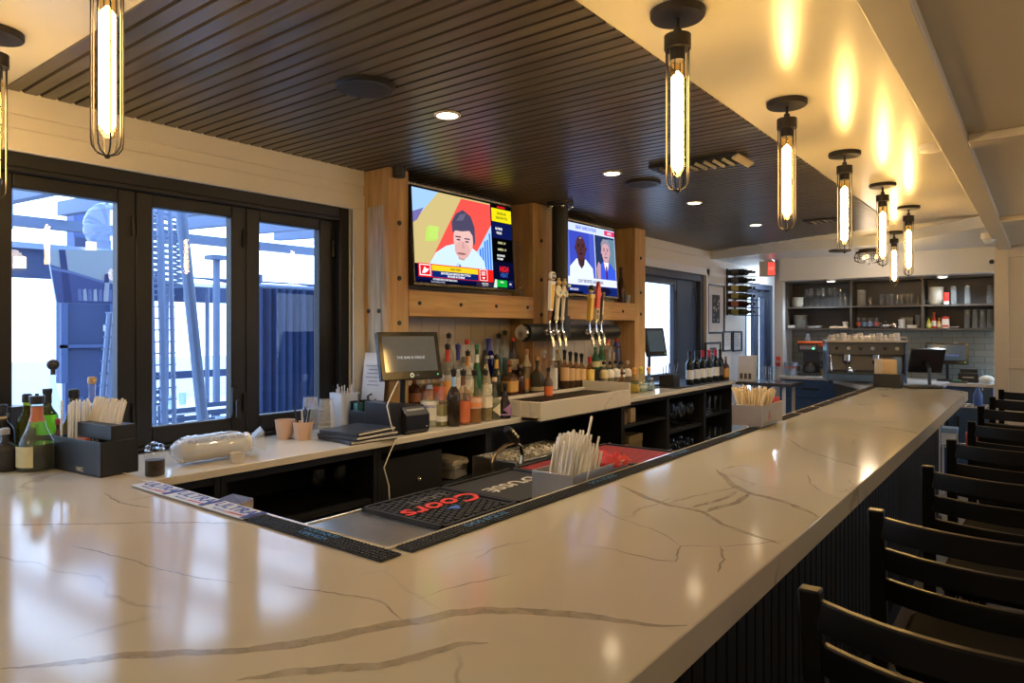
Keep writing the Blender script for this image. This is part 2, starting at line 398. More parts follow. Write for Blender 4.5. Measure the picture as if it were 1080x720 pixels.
poly = [(XO, .28), (XO, 6.46), (-.766, 6.87), (XL, 6.80), (XL, YL), (-2.6, YL), (-3.183, YL), (-3.183, .28)]
top.prism(poly, BZ-.065, BZ)
topo = off(top.build('countertop', [qz], bar, bevel=.003), BB)
# the strong grey-brown veins of the slab
def vein(px, w, k=0):
    vn = MB()
    P = [at(u, v, Z=BZ) for u, v in px]
    pts = []
    for i in range(len(P)-1):
        n = max(2, int((P[i+1]-P[i]).length/.012))
        for j in range(n): pts.append(P[i].lerp(P[i+1], j/n))
    pts.append(P[-1]); pts = [q for q in pts if q.x < XO-.004]
    rnd = random.Random(len(px)*17+int(px[0][0])); L_ = []; off_ = 0; ww = w
    for i, p in enumerate(pts):
        d = (pts[min(i+3, len(pts)-1)]-pts[max(i-3, 0)]); d.z = 0; d.normalize(); nrm = Vector((-d.y, d.x, 0))
        off_ = .86*off_+rnd.uniform(-.0022, .0022); ww = .85*ww+.15*w*rnd.uniform(.35, 1.7)
        taper = min(1, 6*i/len(pts)+.12, 6*(len(pts)-1-i)/len(pts)+.12)
        c = p+nrm*off_*1.3; L_.append((c+nrm*ww*taper/2, c-nrm*ww*taper/2))
    vs = []; fs = []
    for a, b in L_: vs += [(a.x, a.y, BZ+.0004), (b.x, b.y, BZ+.0004)]
    for i in range(len(L_)-1): fs.append((2*i, 2*i+1, 2*i+3, 2*i+2))
    vn.add(vs, fs, 0)
    vn.build('vein', vein_m, topo)
VEINS = [([(0, 706), (40, 702), (90, 697), (130, 691), (180, 690), (240, 688), (300, 681), (350, 671), (400, 661), (440, 655), (480, 646), (520, 643), (560, 645), (620, 649), (660, 655), (690, 660), (735, 661)], .017),
         ([(250, 718), (300, 711), (350, 705), (400, 703), (440, 694), (480, 680), (515, 677)], .013),
         ([(0, 553), (60, 553), (130, 552), (200, 551), (260, 551)], .006),
         ([(75, 575), (130, 589), (190, 605), (250, 616)], .004), ([(295, 617), (340, 623), (400, 633), (430, 655)], .004),
         ([(500, 590), (520, 580), (540, 572)], .003), ([(440, 632), (470, 622), (505, 614), (540, 605)], .004),
         ([(610, 574), (650, 580), (690, 590), (712, 592), (716, 575), (760, 576), (830, 570)], .004),
         ([(716, 575), (690, 558), (650, 545), (630, 533)], .003), ([(760, 576), (765, 590), (758, 604)], .005),
         ([(655, 512), (680, 525), (700, 532), (740, 540), (760, 552), (800, 566), (830, 575)], .013),
         ([(755, 495), (770, 510), (790, 520), (830, 530), (870, 548), (895, 555)], .016),
         ([(725, 536), (760, 527), (780, 518)], .010), ([(790, 520), (770, 532), (745, 540)], .012), ([(700, 532), (740, 522), (780, 513)], .006),
         ([(830, 462), (850, 475), (880, 485), (905, 492), (930, 500)], .006), ([(850, 500), (856, 510), (870, 520), (890, 527)], .004),
         ([(930, 450), (960, 455), (985, 462)], .008), ([(870, 440), (920, 444), (955, 447)], .006), ([(760, 495), (780, 490), (800, 493)], .008),
         ([(110, 520), (125, 530), (160, 536)], .005), ([(880, 425), (930, 428), (975, 430)], .006)]
for p_, w_ in VEINS: vein(p_, w_*(1.45 if w_ > .007 else 1.1))
lip = MB(); lip.box(XL, XL+.011, YL-.011, 6.8, BZ-.002, BZ+.005); lip.box(-2.6, XL, YL-.011, YL, BZ-.002, BZ+.005)
off(lip.build('inner_lip', qz, bar, bevel=.002), BB)
dark_board = M('dark_boarding', (.008, .0075, .0075), .6, noise=.15, spec=.2)
die = MB(); die.box(-.70, -.66, .5, 6.35, 0, BZ-.065)
y = .5
while y < 6.3: die.box(-.66, -.648, y, y+.062, .1, BZ-.065); y += .074
die.box(-.66, -.63, .5, 6.35, 0, .1)
die.box(-3.18, -.7, .46, .5, 0, BZ-.065)
die.box(-1.1, -1.06, 1.0, 6.35, 0, BZ-.065); die.box(-3.15, -1.1, .93, .96, 0, BZ-.065); die.box(-1.1, -.7, 6.31, 6.35, 0, BZ-.065)
off(die.build('base_panel', dark_board, bar), BB)
# back counter on the window side
kc = MB(); kc.box(-3.183, -2.6, YL+.001, 7.3, KZ-.032, KZ)
back = kc.build('back_counter', quartz('cream_quartz', (.66, .60, .50), (.35, .30, .23)), bevel=.003)
tag(back, 'long narrow cream quartz counter running under the windows and wall screens', 'counter')
# open dark cabinets below it
cab_m = M('cabinet_black', (.0085, .0085, .009), .45, noise=.1)
shelf_z = {0: (.45,), 1: (.72, .4), 2: (.70, .35), 4: (.79, .42), 5: (.64, .30), 6: (.70, .38)}
CABS = [(1.08, 1.49), (1.49, 2.32), (2.32, 3.19), (3.19, 4.86), (4.86, 5.69), (5.69, 6.53), (6.53, 7.28)]
CABL = ['narrow open black under-counter cabinet at the left end of the back counter', 'open black under-counter cabinet below the bag of cups, two glasses inside', 'black under-counter cabinet with pulls below the receipt printer', 'open black under-counter bay behind the ice well below the drip trough',
        'open black under-counter cabinet with a carton and a jar inside', 'open black under-counter cabinet of hanging glasses below the small side screen', 'last open black under-counter cabinet below the wine bottles, filled with tumblers']
for i, (a, b) in enumerate(CABS):
    o = thing('under_counter_cabinet', CABL[i], 'cabinet', (-2.9, (a+b)/2, 0), group='black cabinets under the back counter')
    c = (-2.9, (a+b)/2, 0)
    m = MB(); m.box(-3.18, -2.64, a+.002, a+.022, 0, KZ-.034); m.box(-3.18, -2.64, b-.022, b-.002, 0, KZ-.034); m.box(-3.18, -3.16, a+.022, b-.022, 0, KZ-.034)
    m.box(-3.16, -2.64, a+.022, b-.022, 0, .09); m.box(-3.16, -2.64, a+.022, b-.022, KZ-.07, KZ-.034)
    m.box(-2.66, -2.635, a+.002, a+.026, 0, KZ-.034); m.box(-2.66, -2.635, b-.026, b-.002, 0, KZ-.034)
    off(m.build('carcass', cab_m, o), c)
    for z in shelf_z.get(i, ()):
        m = MB(); m.box(-3.155, -2.65, a+.024, b-.024, z-.022, z); off(m.build('shelf', cab_m, o), c)
    if i == 2:
        for z in (.80,):
            m = MB(); m.box(-2.66, -2.64, a+.03, b-.4, z-.12, z+.1); d = off(m.build('drawer_front', cab_m, o, bevel=.002), c)
            k = MB(); k.sphere((-2.627, a+.28, z-.03), .013); k.build('knob', chrome, d)
# steel underbar along the inside of the bar
sd = MB(); ZU = .93
sd.box(-1.905, -1.185, 1.085, 3.36, ZU-.03, ZU); sd.box(-1.905, -1.895, 1.085, 3.36, ZU-.16, ZU+.006)
sdo = thing('steel_drainboard', 'brushed steel drainboard ledge running inside the bar', 'drainboard', (-1.5, 1.4, 0))
off(sd.build('worktop', steel, sdo, bevel=.002), (-1.5, 1.4, 0))
for yy in (1.2, 2.3, 3.3):
    lg = MB(); lg.cyl((-1.74, yy, 0), (-1.74, yy, ZU-.03), .02, n=10); off(lg.build('leg', steel, sdo), (-1.5, 1.4, 0))
sh = MB(); sh.box(-1.78, -1.12, 1.1, 3.34, .28, .30); off(sh.build('shelf', steel, sdo), (-1.5, 1.4, 0))
# ------------------------------------------------------------------ timber posts and beams
wood_old = WOOD('reclaimed_timber', (.44, .25, .095), (.68, .43, .19), rough=.6, along='Z', fine=26, bump=.5)
wood_beam = WOOD('reclaimed_timber_beam', (.48, .26, .085), (.72, .44, .18), rough=.55, along='Y', fine=26, bump=.4)
weath = WOOD('weathered_timber', (.30, .22, .13), (.62, .58, .50), rough=.7, along='Z', fine=30, bump=.6)
FX = -2.96
bolt_m = M('iron_bolt', (.01, .01, .01), .5)
def post(label, y0, y1, bolts, patch=False):
    o = thing('timber_post', label, 'post', (-3.07, (y0+y1)/2, KZ), group='timber posts of the back bar'); b = (-3.07, (y0+y1)/2, KZ)
    m = MB(); m.box(WX+.002, FX, y0, y1, KZ, CZ-.007)
    if patch: m.box(WX+.04, FX-.045, y0-.0015, y0+.01, KZ, 2.28, 1)
    off(m.build('timber', [wood_old, weath], o, bevel=.006), b)
    for yy, z in bolts:
        k = MB(); k.cyl((FX-.004, yy, z), (FX+.008, yy, z), .016, .013, n=6); off(k.build('bolt', bolt_m, o), b)
    if patch:
        for xx in (-3.13, -3.04):
            k = MB(); k.cyl((xx, y0-.008, 1.67), (xx, y0+.004, 1.67), .014, n=6); off(k.build('bolt', bolt_m, o), b)
post('rough timber post with a whitewashed side next to the folding window', 2.69, 2.845, [(2.77, 2.18), (2.77, 1.86), (2.77, 1.60)], True)
post('rough timber post between the two wall screens, behind the black beer column', 4.10, 4.355, [(4.2, 2.22), (4.2, 1.93), (4.2, 1.67)])
post('rough timber post right of the second screen, by the far window', 5.69, 5.90, [(5.8, 2.22), (5.8, 1.9), (5.8, 1.7)])
def beam(label, y0, y1, bolts):
    o = thing('timber_shelf_beam', label, 'beam', (-3.07, (y0+y1)/2, 1.7), group='timber beams under the screens'); b = (-3.07, (y0+y1)/2, 1.7)
    m = MB(); m.box(WX+.002, FX+.004, y0+.001, y1-.001, 1.64, 1.797); off(m.build('timber', wood_beam, o, bevel=.005), b)
    for yy in bolts:
        k = MB(); k.cyl((FX, yy, 1.72), (FX+.012, yy, 1.72), .014, .011, n=6); off(k.build('bolt', bolt_m, o), b)
beam('orange-brown timber beam under the larger left screen', 2.845, 4.10, [2.93, 3.3, 3.66, 4.02])
beam('orange-brown timber beam under the right screen', 4.355, 5.69, [5.1, 5.45])
bb = M('beige_boards', (.47, .41, .32), .5, noise=.05)
m = MB()
for y0, y1 in ((2.845, 4.10), (4.355, 5.69)):
    y = y0
    while y < y1-.01: m.box(WX, WX+.012, y+.002, min(y+.16, y1)-.002, KZ, 2.48); y += .16
struct(m.build('trim_4', bb))
# ------------------------------------------------------------------ pendants
bulb_em = EM('filament_glow', (1.0, .68, .30), 80.0)
amber = GL('amber_bulb_glass', (1.0, .86, .58), ior=1.35)
pm = M('pendant_bronze', (.035, .03, .026), .45, metal=.3, noise=.08)
def make_pendant(label, loc, n=0):
    o = thing('pendant_light', label, 'pendant light', loc, group='caged tube pendants over the bar')
    m = MB(); m.lathe([(.079, 0), (.079, -.016), (.075, -.021), (.02, -.022)], 32); m.build('canopy', pm, o)
    m = MB(); m.lathe([(.006, -.02), (.006, -.05), (.012, -.052), (.012, -.068), (.006, -.07)], 12); m.build('stem', pm, o)
    m = MB(); m.lathe([(.012, -.066), (.039, -.072), (.039, -.112), (.022, -.113), (.022, -.146), (.018, -.146)], 24); m.build('socket', pm, o)
    cg = MB()
    for k in range(8):
        a = 2*math.pi*k/8+.2; c, s = math.cos(a), math.sin(a); r = .0335
        pts = [(r*c, r*s, -.105), (r*c, r*s, -.49), (r*.95*c, r*.95*s, -.506), (r*.7*c, r*.7*s, -.519), (r*.3*c, r*.3*s, -.525), (0, 0, -.526)]
        cg.tube(pts, .0019, 5)
    cg.sphere((0, 0, -.527), .007, 8)
    cg.build('cage', pm, o)
    b = MB(); b.lathe([(.014, -.14), (.0215, -.155), (.0215, -.465), (.017, -.480), (.008, -.488), (1e-6, -.49)], 20)
    bo = b.build('bulb', amber, o)
    f = MB(); f.lathe([(.001, -.175), (.0175, -.195), (.0175, -.455), (.001, -.475)], 12); f.build('filament', bulb_em, bo)
    return o
P0 = make_pendant('caged tube pendant nearest the camera on the right-hand row over the long bar', (-.85, 1.90, CZ))
PL = ['second caged tube pendant of the row over the long bar', 'third caged tube pendant of the row over the long bar', 'fourth caged tube pendant of the row over the long bar', 'fifth caged tube pendant of the row, in front of the far open shelves']
for i, (x, y) in enumerate(((-.833, 2.93), (-.833, 3.969), (-.82, 4.987), (-.815, 6.03))):
    dup(P0, (x, y, CZ), label=PL[i])
dup(P0, (-1.135, 7.5, CZ), label='farthest caged tube pendant, hanging past the end of the bar before the glass shelves')
dup(P0, (-1.735, .70, CZ), rz=.4, label='caged tube pendant hanging before the folding window over the short side of the bar')
dup(P0, (-2.6, .72, CZ), label='caged tube pendant cut off by the left edge of the picture')
# ------------------------------------------------------------------ recessed downlights, speakers, vent
dl_em = EM('downlight_lens', (1, .80, .52), 16.0)
DN = ['recessed round downlight nearest the camera in the dark slatted ceiling', 'second recessed downlight, in the slats before the right screen', 'third recessed downlight along the slatted ceiling', 'farthest recessed downlight near the end of the slatted ceiling']
first = None
for i, yy in enumerate((2.19, 3.61, 4.83, 6.2)):
    if first is None:
        first = thing('downlight', DN[0], 'ceiling light', (-2.04, yy, CZ-.006), group='recessed downlights in the slats')
        m = MB(); m.lathe([(.058, -.001), (.058, -.006), (.046, -.008), (.046, -.001)], 28); m.build('trim_ring', M('downlight_ring', (.7, .62, .5), .4), first)
        m = MB(); m.lathe([(.046, -.004), (.03, -.0065), (1e-6, -.007)], 28); m.build('lens', dl_em, first)
    else: dup(first, (-2.03, yy, CZ-.006), label=DN[i])
    lamp('downlight_beam', 'SPOT', (-2.03, yy, CZ-.03), 34, (1, .80, .55), .05, spot=125)
spk = thing('ceiling_speaker', 'large round black ceiling speaker in the dark slats near the folding window', 'speaker', (-2.04, 1.735, CZ-.006), group='round black ceiling speakers')
sm_ = M('speaker_black', (.009, .010, .013), .4)
m = MB(); m.lathe([(.112, 0), (.112, -.012), (.104, -.018), (.1, -.018)], 36); m.build('rim', sm_, spk)
m = MB(); m.lathe([(.1, -.017), (.06, -.020), (1e-6, -.021)], 36); m.build('grille', M('speaker_mesh', (.011, .012, .016), .55, bump=.4, scale=300), spk)
a = at(678, 191, Z=CZ)
dup(spk, (a.x, a.y, CZ-.006), label='round black ceiling speaker in the slats before the far timber post')
dup(spk, (-1.72, 7.98, CF), label='flat round black speaker in the white lowered ceiling before the shelves')
# linear grille and small flush vents
v = thing('ceiling_vent', 'rectangular black air vent in the slatted ceiling with a pale end strip', 'vent', (-1.41, 3.66, CZ-.007), group='ceiling vents in the slats')
m = MB(); m.box(-.36, .14, -.10, .10, -.02, 0); m.build('frame', M('vent_black', (.010, .010, .010), .6), v, bevel=.002)
m = MB()
for k in range(8): m.obox((-.3+k*.052, 0, -.024), (.008, .18, .022), (0, .5, 0))
m.build('louvre', M('vent_louvre', (.02, .019, .017), .5), v)
m = MB(); m.obox((.145, 0, -.03), (.04, .24, .012), (0, -.5, 0)); m.build('deflector', M('vent_deflector', (.42, .36, .25), .5), v)
a = at(868, 231, Z=CZ)
v2 = thing('ceiling_vent', 'small flush vent near the far end of the slatted ceiling', 'vent', (a.x, a.y, CZ-.007), group='ceiling vents in the slats')
m = MB(); m.box(-.14, .14, -.1, .1, -.012, 0); m.build('frame', MATS['vent_black'], v2, bevel=.002)
m = MB()
for k in range(4): m.obox((-.08+k*.05, 0, -.014), (.03, .14, .006), (0, .4, 0))
m.build('louvre', M('vent_pale', (.25, .2, .12), .5), v2)
# caged flush light, detectors
cl = thing('cage_ceiling_light', 'wide caged flush ceiling light with several small bulbs before the far shelves', 'ceiling light', (-1.46, 8.1, CF))
m = MB(); m.lathe([(.10, 0), (.10, -.02), (.13, -.024), (.13, -.045), (.12, -.045)], 28); m.build('pan', pm, cl)
m = MB()
for k in range(12):
    a = 2*math.pi*k/12; c, s = math.cos(a), math.sin(a)
    m.tube([(.13*c, .13*s, -.04), (.145*c, .145*s, -.08), (.135*c, .135*s, -.12), (.08*c, .08*s, -.14), (0, 0, -.145)], .0035, 5)
m.tube([(.146*math.cos(t*.3307), .146*math.sin(t*.3307), -.085) for t in range(19)], .0035, 5, closed=True)
m.sphere((0, 0, -.152), .012, 8)
m.build('cage', pm, cl)
for k in range(3):
    a = 2*math.pi*k/3+.4; m = MB(); m.sphere((.07*math.cos(a), .07*math.sin(a), -.08), .022, 8); m.build('bulb', EM('small_bulb', (1, .62, .28), 3), cl)
a = at(983, 153, Z=CZ)
m = MB(); m.lathe([(.06, 0), (.062, -.012), (.052, -.03), (.03, -.036), (1e-6, -.037)], 28)
sdn = thing('smoke_detector', 'round white smoke detector on the pale ceiling beside the beam', 'smoke detector', (a.x, a.y, CZ)); m.build('body', M('detector_white', (.75, .73, .68), .4), sdn)
m = MB(); m.lathe([(.066, 0), (.066, -.01), (.06, -.014)], 24); m.build('base_plate', MATS['detector_white'], sdn)
a = at(1043, 246, Z=CF)
dc = thing('ceiling_camera', 'white half-dome camera on the lowered ceiling above the far shelves', 'camera', (a.x, a.y, CF))
m = MB(); m.lathe([(.06, 0), (.06, -.045), (.052, -.05)], 24); m.build('base', MATS['detector_white'], dc)
m = MB(); m.lathe([(.05*math.cos(t*.1571), -.048-.05*math.sin(t*.1571)) for t in range(11)], 24); m.build('dome', M('dome_white', (.6, .62, .62), .2), dc)
for lb, (u, v_) in (('small black round sensor on the white bulkhead at its left end', (826, 287)), ('small black oval sensor on the white bulkhead beside the cream partition', (1046, 276))):
    p = at(u, v_, Y=8.56 if u > 900 else 8.70)
    m = MB(); m.lathe([(.024, 0), (.024, .012), (.012, .03), (1e-6, .032)], 16)
    o = m.build('wall_sensor', black, loc=(p.x, p.y, p.z), rot=(R(90), 0, 0)); tag(o, lb, 'sensor')
for lb, u in (('small round puck light under the bulkhead above the wine glasses', 876.5), ('small round puck light under the bulkhead above the stacked white bowls', 994)):
    p = at(u, 294, Y=8.66)
    o = thing('puck_light', lb, 'light', (p.x, p.y, 2.14))
    m = MB(); m.lathe([(.055, 0), (.055, -.02), (.05, -.024)], 20); m.build('housing', MATS['detector_white'], o)
    m = MB(); m.lathe([(.048, -.022), (.03, -.03), (1e-6, -.031)], 20); m.build('lens', EM('puck_lens', (1, .92, .78), 6), o)
# dark cylinder spot above the first post
p = at(421, 183, X=-2.93)
m = MB(); m.lathe([(.036, 0), (.036, -.055), (.03, -.06), (1e-6, -.06)], 20)
tag(m.build('ceiling_spot', blackm, loc=(p.x, p.y, CZ-.006)), 'short black cylinder fitting on the slats above the whitewashed post', 'light fitting')
# unseen fill lights added over the dining side
for x, y in ((.9, 2.2), (.9, 5.2), (2.1, .6), (2.1, 3.6), (2.1, 6.8)):
    lamp('room_fill', 'POINT', (x, y, 2.2), 6, (1, .80, .58), .09)
for x in (-2.1, -.78): lamp('puck_beam', 'SPOT', (x, 8.66, 2.10), 16, (.82, .92, 1), .05, spot=150)
lamp('cage_lamp', 'POINT', (-1.46, 8.1, 2.2), 4, (1, .75, .5), .08)
for x in (-2.4, -.9, .5): lamp('room_fill', 'POINT', (x, -1.3, 2.25), 11, (1, .82, .58), .09)  # more added fill, out of view behind the camera
lamp('corridor_fill', 'POINT', (-2.9, 9.8, 2.2), 16, (.75, .87, 1), .08)  # added cool fill, stands in for daylight in the corridor
# ------------------------------------------------------------------ wall screens
tvm = M('tv_bezel', (.008, .008, .009), .25)
def screen_builder(W_, H_):
    """draws flat pictures on a screen; coordinates run 0..1 across and up"""
    mb = MB(); mats = []; lay = [0]
    def col(c, st=1.0):
        nm = 'screen_%02x%02x%02x_%d' % (*[int(255*x) for x in c], int(st*100))
        m = EM(nm, tuple(x**2.2 for x in c), st)
        if m not in mats: mats.append(m)
        return mats.index(m)
    def poly(pts, c, st=.95):
        lay[0] += 1; d = lay[0]*.00005; k = col(c, st)
        mb.add([((x-.5)*W_, -d, (y-.5)*H_) for x, y in pts], [tuple(range(len(pts)))], k)
    def rect(x0, x1, y0, y1, c, st=.95): poly([(x0, y0), (x1, y0), (x1, y1), (x0, y1)], c, st)
    def oval(cx, cy, rx, ry, c, n=24, rot=0):
        pts = []
        for i in range(n):
            a = 2*math.pi*i/n; x, y = rx*math.cos(a), ry*math.sin(a)
            pts.append((cx+x*math.cos(rot)-y*math.sin(rot)*H_/W_, cy+y*math.cos(rot)+x*math.sin(rot)*W_/H_))
        poly(pts, c)
    def txt(s, x, y, h, c, bold=True, shear=0, sx=1.0):
        lay[0] += 1; k = col(c)
        mb.text(s, ((x-.5)*W_, -lay[0]*.00005, (y-.5)*H_), (1, 0, 0), (0, 0, 1), h*H_*1.35, k, bold, shear, sx)
    return mb, mats, poly, rect, oval, txt
def tv(label, loc, tilt, W_, H_, paint):
    o = thing('television', label, 'television', loc, group='televisions on the timber beams')
    o.rotation_euler = (tilt, 0, R(90))          # faces the bar (+X)
    m = MB(); m.box(-W_/2-.012, W_/2+.012, .002, .05, -H_/2-.018, H_/2+.012); m.box(-W_/2+.1, W_/2-.1, .05, .075, -H_/2+.05, H_/2-.12)
    m.box(-W_/2-.012, W_/2+.012, -.004, .002, H_/2, H_/2+.012); m.box(-W_/2-.012, W_/2+.012, -.004, .002, -H_/2-.018, -H_/2); m.box(-W_/2-.012, -W_/2, -.004, .002, -H_/2, H_/2); m.box(W_/2, W_/2+.012, -.004, .002, -H_/2, H_/2)
    m.build('bezel', tvm, o, bevel=.002)
    mb, mats, *draw = screen_builder(W_, H_)
    paint(*draw)
    mb.build('screen', mats, o, smooth=False)
    m = MB(); m.box(-.15, .15, .05, .14, -.12, .12); m.tube([(0, .1, -.1), (0, .12, 0)], .02); m.build('wall_mount', blackm, o)
    return o
def paint1(poly, rect, oval, txt):
    rect(0, 1, 0, 1, (.05, .06, .16))
    rect(0, .765, .20, 1, (.80, .72, .48))
    poly([(0, .62), (0, 1), (.24, 1)], (.62, .78, .97)); poly([(0, .62), (0, .74), (.10, .80), (.04, .66)], (.45, .42, .66))
    poly([(.2, .46), (.24, .62), (.12, .60), (.10, .44)], (.72, .86, .40)); rect(.14, .22, .48, .62, (.74, .88, .42))
    poly([(.13, .20), (.46, .985), (.765, .985), (.765, .72), (.62, .20)], (.93, .33, .30))
    poly([(.765, .74), (.58, .36), (.66, .20), (.765, .20)], (.66, .82, .96))
    for k in range(6): rect(.60+.027*k, .618+.027*k, .2, .36+.05*k+.03*(k % 2), (.25, .48, .90))
    # presenter: pale shirt, bowed head, dark hair
    poly([(.13, .20), (.19, .33), (.29, .42), (.38, .46), (.52, .46), (.60, .40), (.67, .30), (.69, .20)], (.80, .90, .97))
    poly([(.37, .20), (.40, .25), (.44, .20)], (.70, .80, .92)); poly([(.405, .21), (.42, .235), (.43, .21)], (.2, .22, .3))
    poly([(.385, .44), (.41, .29), (.46, .28), (.51, .36), (.52, .46)], (.76, .58, .56))
    oval(.465, .52, .098, .20, (.90, .72, .70), rot=-.14)
    oval(.45, .40, .075, .10, (.86, .66, .64)); oval(.44, .355, .045, .012, (.55, .38, .38))
    poly([(.36, .58), (.355, .70), (.40, .80), (.47, .86), (.55, .80), (.585, .68), (.585, .50), (.565, .46), (.56, .58), (.53, .63), (.45, .61), (.39, .61)], (.30, .28, .38))
    poly([(.40, .72), (.44, .80), (.50, .82), (.47, .74)], (.40, .38, .47))
    rect(.385, .44, .535, .55, (.35, .26, .30)); rect(.475, .53, .525, .54, (.35, .26, .30)); oval(.415, .51, .02, .009, (.30, .22, .26)); oval(.50, .50, .02, .009, (.30, .22, .26))
    poly([(.455, .51), (.445, .42), (.475, .42)], (.80, .58, .56))
    # lower third
    rect(.03, .765, .06, .205, (.90, .14, .12)); rect(.15, .60, .135, .195, (.93, .80, .16)); rect(.15, .60, .065, .135, (.08, .16, .42))
    rect(.04, .14, .075, .195, (.96, .95, .95)); rect(.047, .133, .085, .185, (.88, .13, .16)); poly([(.06, .10), (.085, .17), (.10, .15), (.125, .15), (.11, .12), (.085, .10)], (.97, .97, .97))
    rect(.615, .70, .07, .198, (.97, .97, .97)); rect(.62, .695, .076, .192, (.85, .12, .15)); txt('HIGH', .657, .165, .022, (1, 1, 1)); txt('HEAT', .657, .14, .022, (1, 1, 1)); poly([(.64, .11), (.675, .11), (.657, .085)], (1, 1, 1))
    txt('HIGH HEAT', .375, .164, .026, (.20, .17, .05)); txt('2024 REGULAR SEASON WIN TOTALS', .375, .112, .024, (1, 1, 1), sx=.9); txt('PROVIDED BY BETMGM', .375, .082, .022, (1, 1, 1), sx=.9)
    rect(0, .765, 0, .055, (.05, .06, .16)); rect(0, .56, .028, .058, (.07, .09, .25)); txt('NYY: EXPECTED TO START SEASON ON IL', .27, .041, .02, (1, 1, 1), sx=.75); txt('5.2 IP, 5 H, 3 ER, 6 K VS TOR', .2, .014, .016, (.75, .78, .9), sx=.8)
    rect(.575, .765, .005, .055, (.18, .16, .24)); txt('SPRING TRAINING', .67, .037, .015, (1, 1, 1), sx=.7); txt('TODAY 1:05 ET', .67, .016, .014, (.85, .85, .9), sx=.8)
    # right column
    rect(.775, 1, .965, 1, (.03, .03, .06)); rect(.84, .93, .972, .994, (.85, .10, .14))
    rect(.775, 1, .80, .96, (.92, .86, .10)); txt('2024 REGULAR', .888, .905, .032, (.12, .12, .12), sx=.62); txt('SEASON WIN TOTAL', .888, .85, .032, (.12, .12, .12), sx=.55)
    rect(.775, 1, .60, .79, (.08, .11, .30)); txt('BALTIMORE', .85, .715, .030, (1, 1, 1), sx=.62); txt('ORIOLES', .85, .665, .030, (1, 1, 1), sx=.62)
    rect(.775, 1, .32, .595, (.04, .04, .05)); txt('OVER 90.5  -110', .875, .545, .026, (.95, .92, .7), sx=.6); txt('UNDER 90.5  -110', .875, .465, .026, (.95, .92, .7), sx=.6); txt('ODDS PROVIDED', .86, .39, .024, (1, 1, 1), sx=.6); txt('BY BETMGM', .85, .35, .024, (1, 1, 1), sx=.6)
    rect(.775, 1, .10, .315, (.06, .07, .18)); txt('HIGH', .888, .225, .07, (.92, .16, .18), sx=.75); txt('HEAT', .888, .155, .055, (.22, .36, .72), sx=.8)
    rect(.765, 1, 0, .10, (.05, .06, .16)); poly([(.76, 0), (.78, .1), (.80, .1), (.80, 0)], (.8, .9, .85)); rect(.80, .915, .01, .095, (.10, .66, .22)); txt('HIGH', .857, .07, .02, (1, 1, 1)); rect(.925, .985, .01, .095, (.12, .14, .32)); txt('MLB', .955, .052, .022, (1, 1, 1), sx=.7)
def person(poly, oval, rect, cx, s, skin, shirt, hair, tie=None, bald=False):
    poly([(cx-.20*s, .24), (cx-.19*s, .38), (cx-.08*s, .50), (cx+.08*s, .50), (cx+.19*s, .38), (cx+.20*s, .24)], shirt)
    poly([(cx-.06*s, .50), (cx-.045*s, .42), (cx, .36), (cx+.045*s, .42), (cx+.06*s, .50), (cx+.055*s, .58), (cx-.055*s, .58)], tuple(q*.85 for q in skin))
    oval(cx, .66, .085*s, .165*s**.5, skin)
    if not bald: poly([(cx-.09*s, .66), (cx-.095*s, .78), (cx-.05*s, .85), (cx+.05*s, .85), (cx+.095*s, .78), (cx+.09*s, .66), (cx+.07*s, .76), (cx, .79), (cx-.07*s, .76)], hair)
    for q in (-1, 1):
        rect(cx+q*.036*s-.02*s, cx+q*.036*s+.02*s, .70, .712, tuple(v*.45 for v in skin)); oval(cx+q*.036*s, .68, .014*s, .009, (.1, .09, .1))
        oval(cx+q*.088*s, .65, .012*s, .03, tuple(v*.9 for v in skin))
    poly([(cx, .68), (cx-.018*s, .615), (cx+.018*s, .615)], tuple(v*.8 for v in skin)); oval(cx, .575, .034*s, .009, tuple(v*.5 for v in skin))
    if tie:
        poly([(cx-.05*s, .50), (cx, .30), (cx+.05*s, .50)], (.95, .95, .97)); poly([(cx-.014*s, .44), (cx+.014*s, .44), (cx+.02*s, .26), (cx, .24), (cx-.02*s, .26)], tie)
def paint2(poly, rect, oval, txt):
    rect(0, 1, 0, 1, (.86, .90, .99))
    rect(0, 1, .90, 1, (.80, .86, 1.0)); txt('GREAT EXPECTATIONS', .46, .948, .05, (.10, .22, .80), sx=.8); rect(.80, 1, .91, .985, (.85, .24, .42)); txt('NEWS', .9, .945, .04, (1, .9, .95), sx=.8)
    rect(.01, .60, .24, .89, (.25, .30, .74)); rect(.06, .16, .24, .89, (.36, .44, .82)); rect(.50, .6, .24, .89, (.30, .36, .78))
    person(poly, oval, rect, .35, 1.05, (.32, .20, .22), (.88, .92, 1.0), (.2, .2, .2), bald=True); oval(.35, .80, .02, .012, (.6, .55, .65))
    rect(.61, .99, .24, .89, (.16, .22, .36)); rect(.85, .99, .4, .86, (.40, .52, .60))
    person(poly, oval, rect, .81, .92, (.80, .62, .66), (.24, .36, .86), (.55, .55, .62), tie=(.35, .14, .42))
    poly([(.62, .40), (.66, .50), (.70, .46), (.69, .24), (.63, .24)], (.74, .58, .64))
    rect(0, 1, .13, .24, (.88, .91, .99)); txt('CLINT REPORTED LEADING AID', .5, .185, .045, (.14, .18, .35), sx=.8)
    rect(0, 1, 0, .13, (.10, .16, .42)); txt('LIVE', .12, .10, .03, (.95, .88, .4)); txt('NEWS UPDATE', .2, .06, .03, (.9, .9, 1), sx=.8); rect(0, .35, 0, .035, (.05, .06, .12)); oval(.75, .06, .12, .06, (.10, .10, .2))
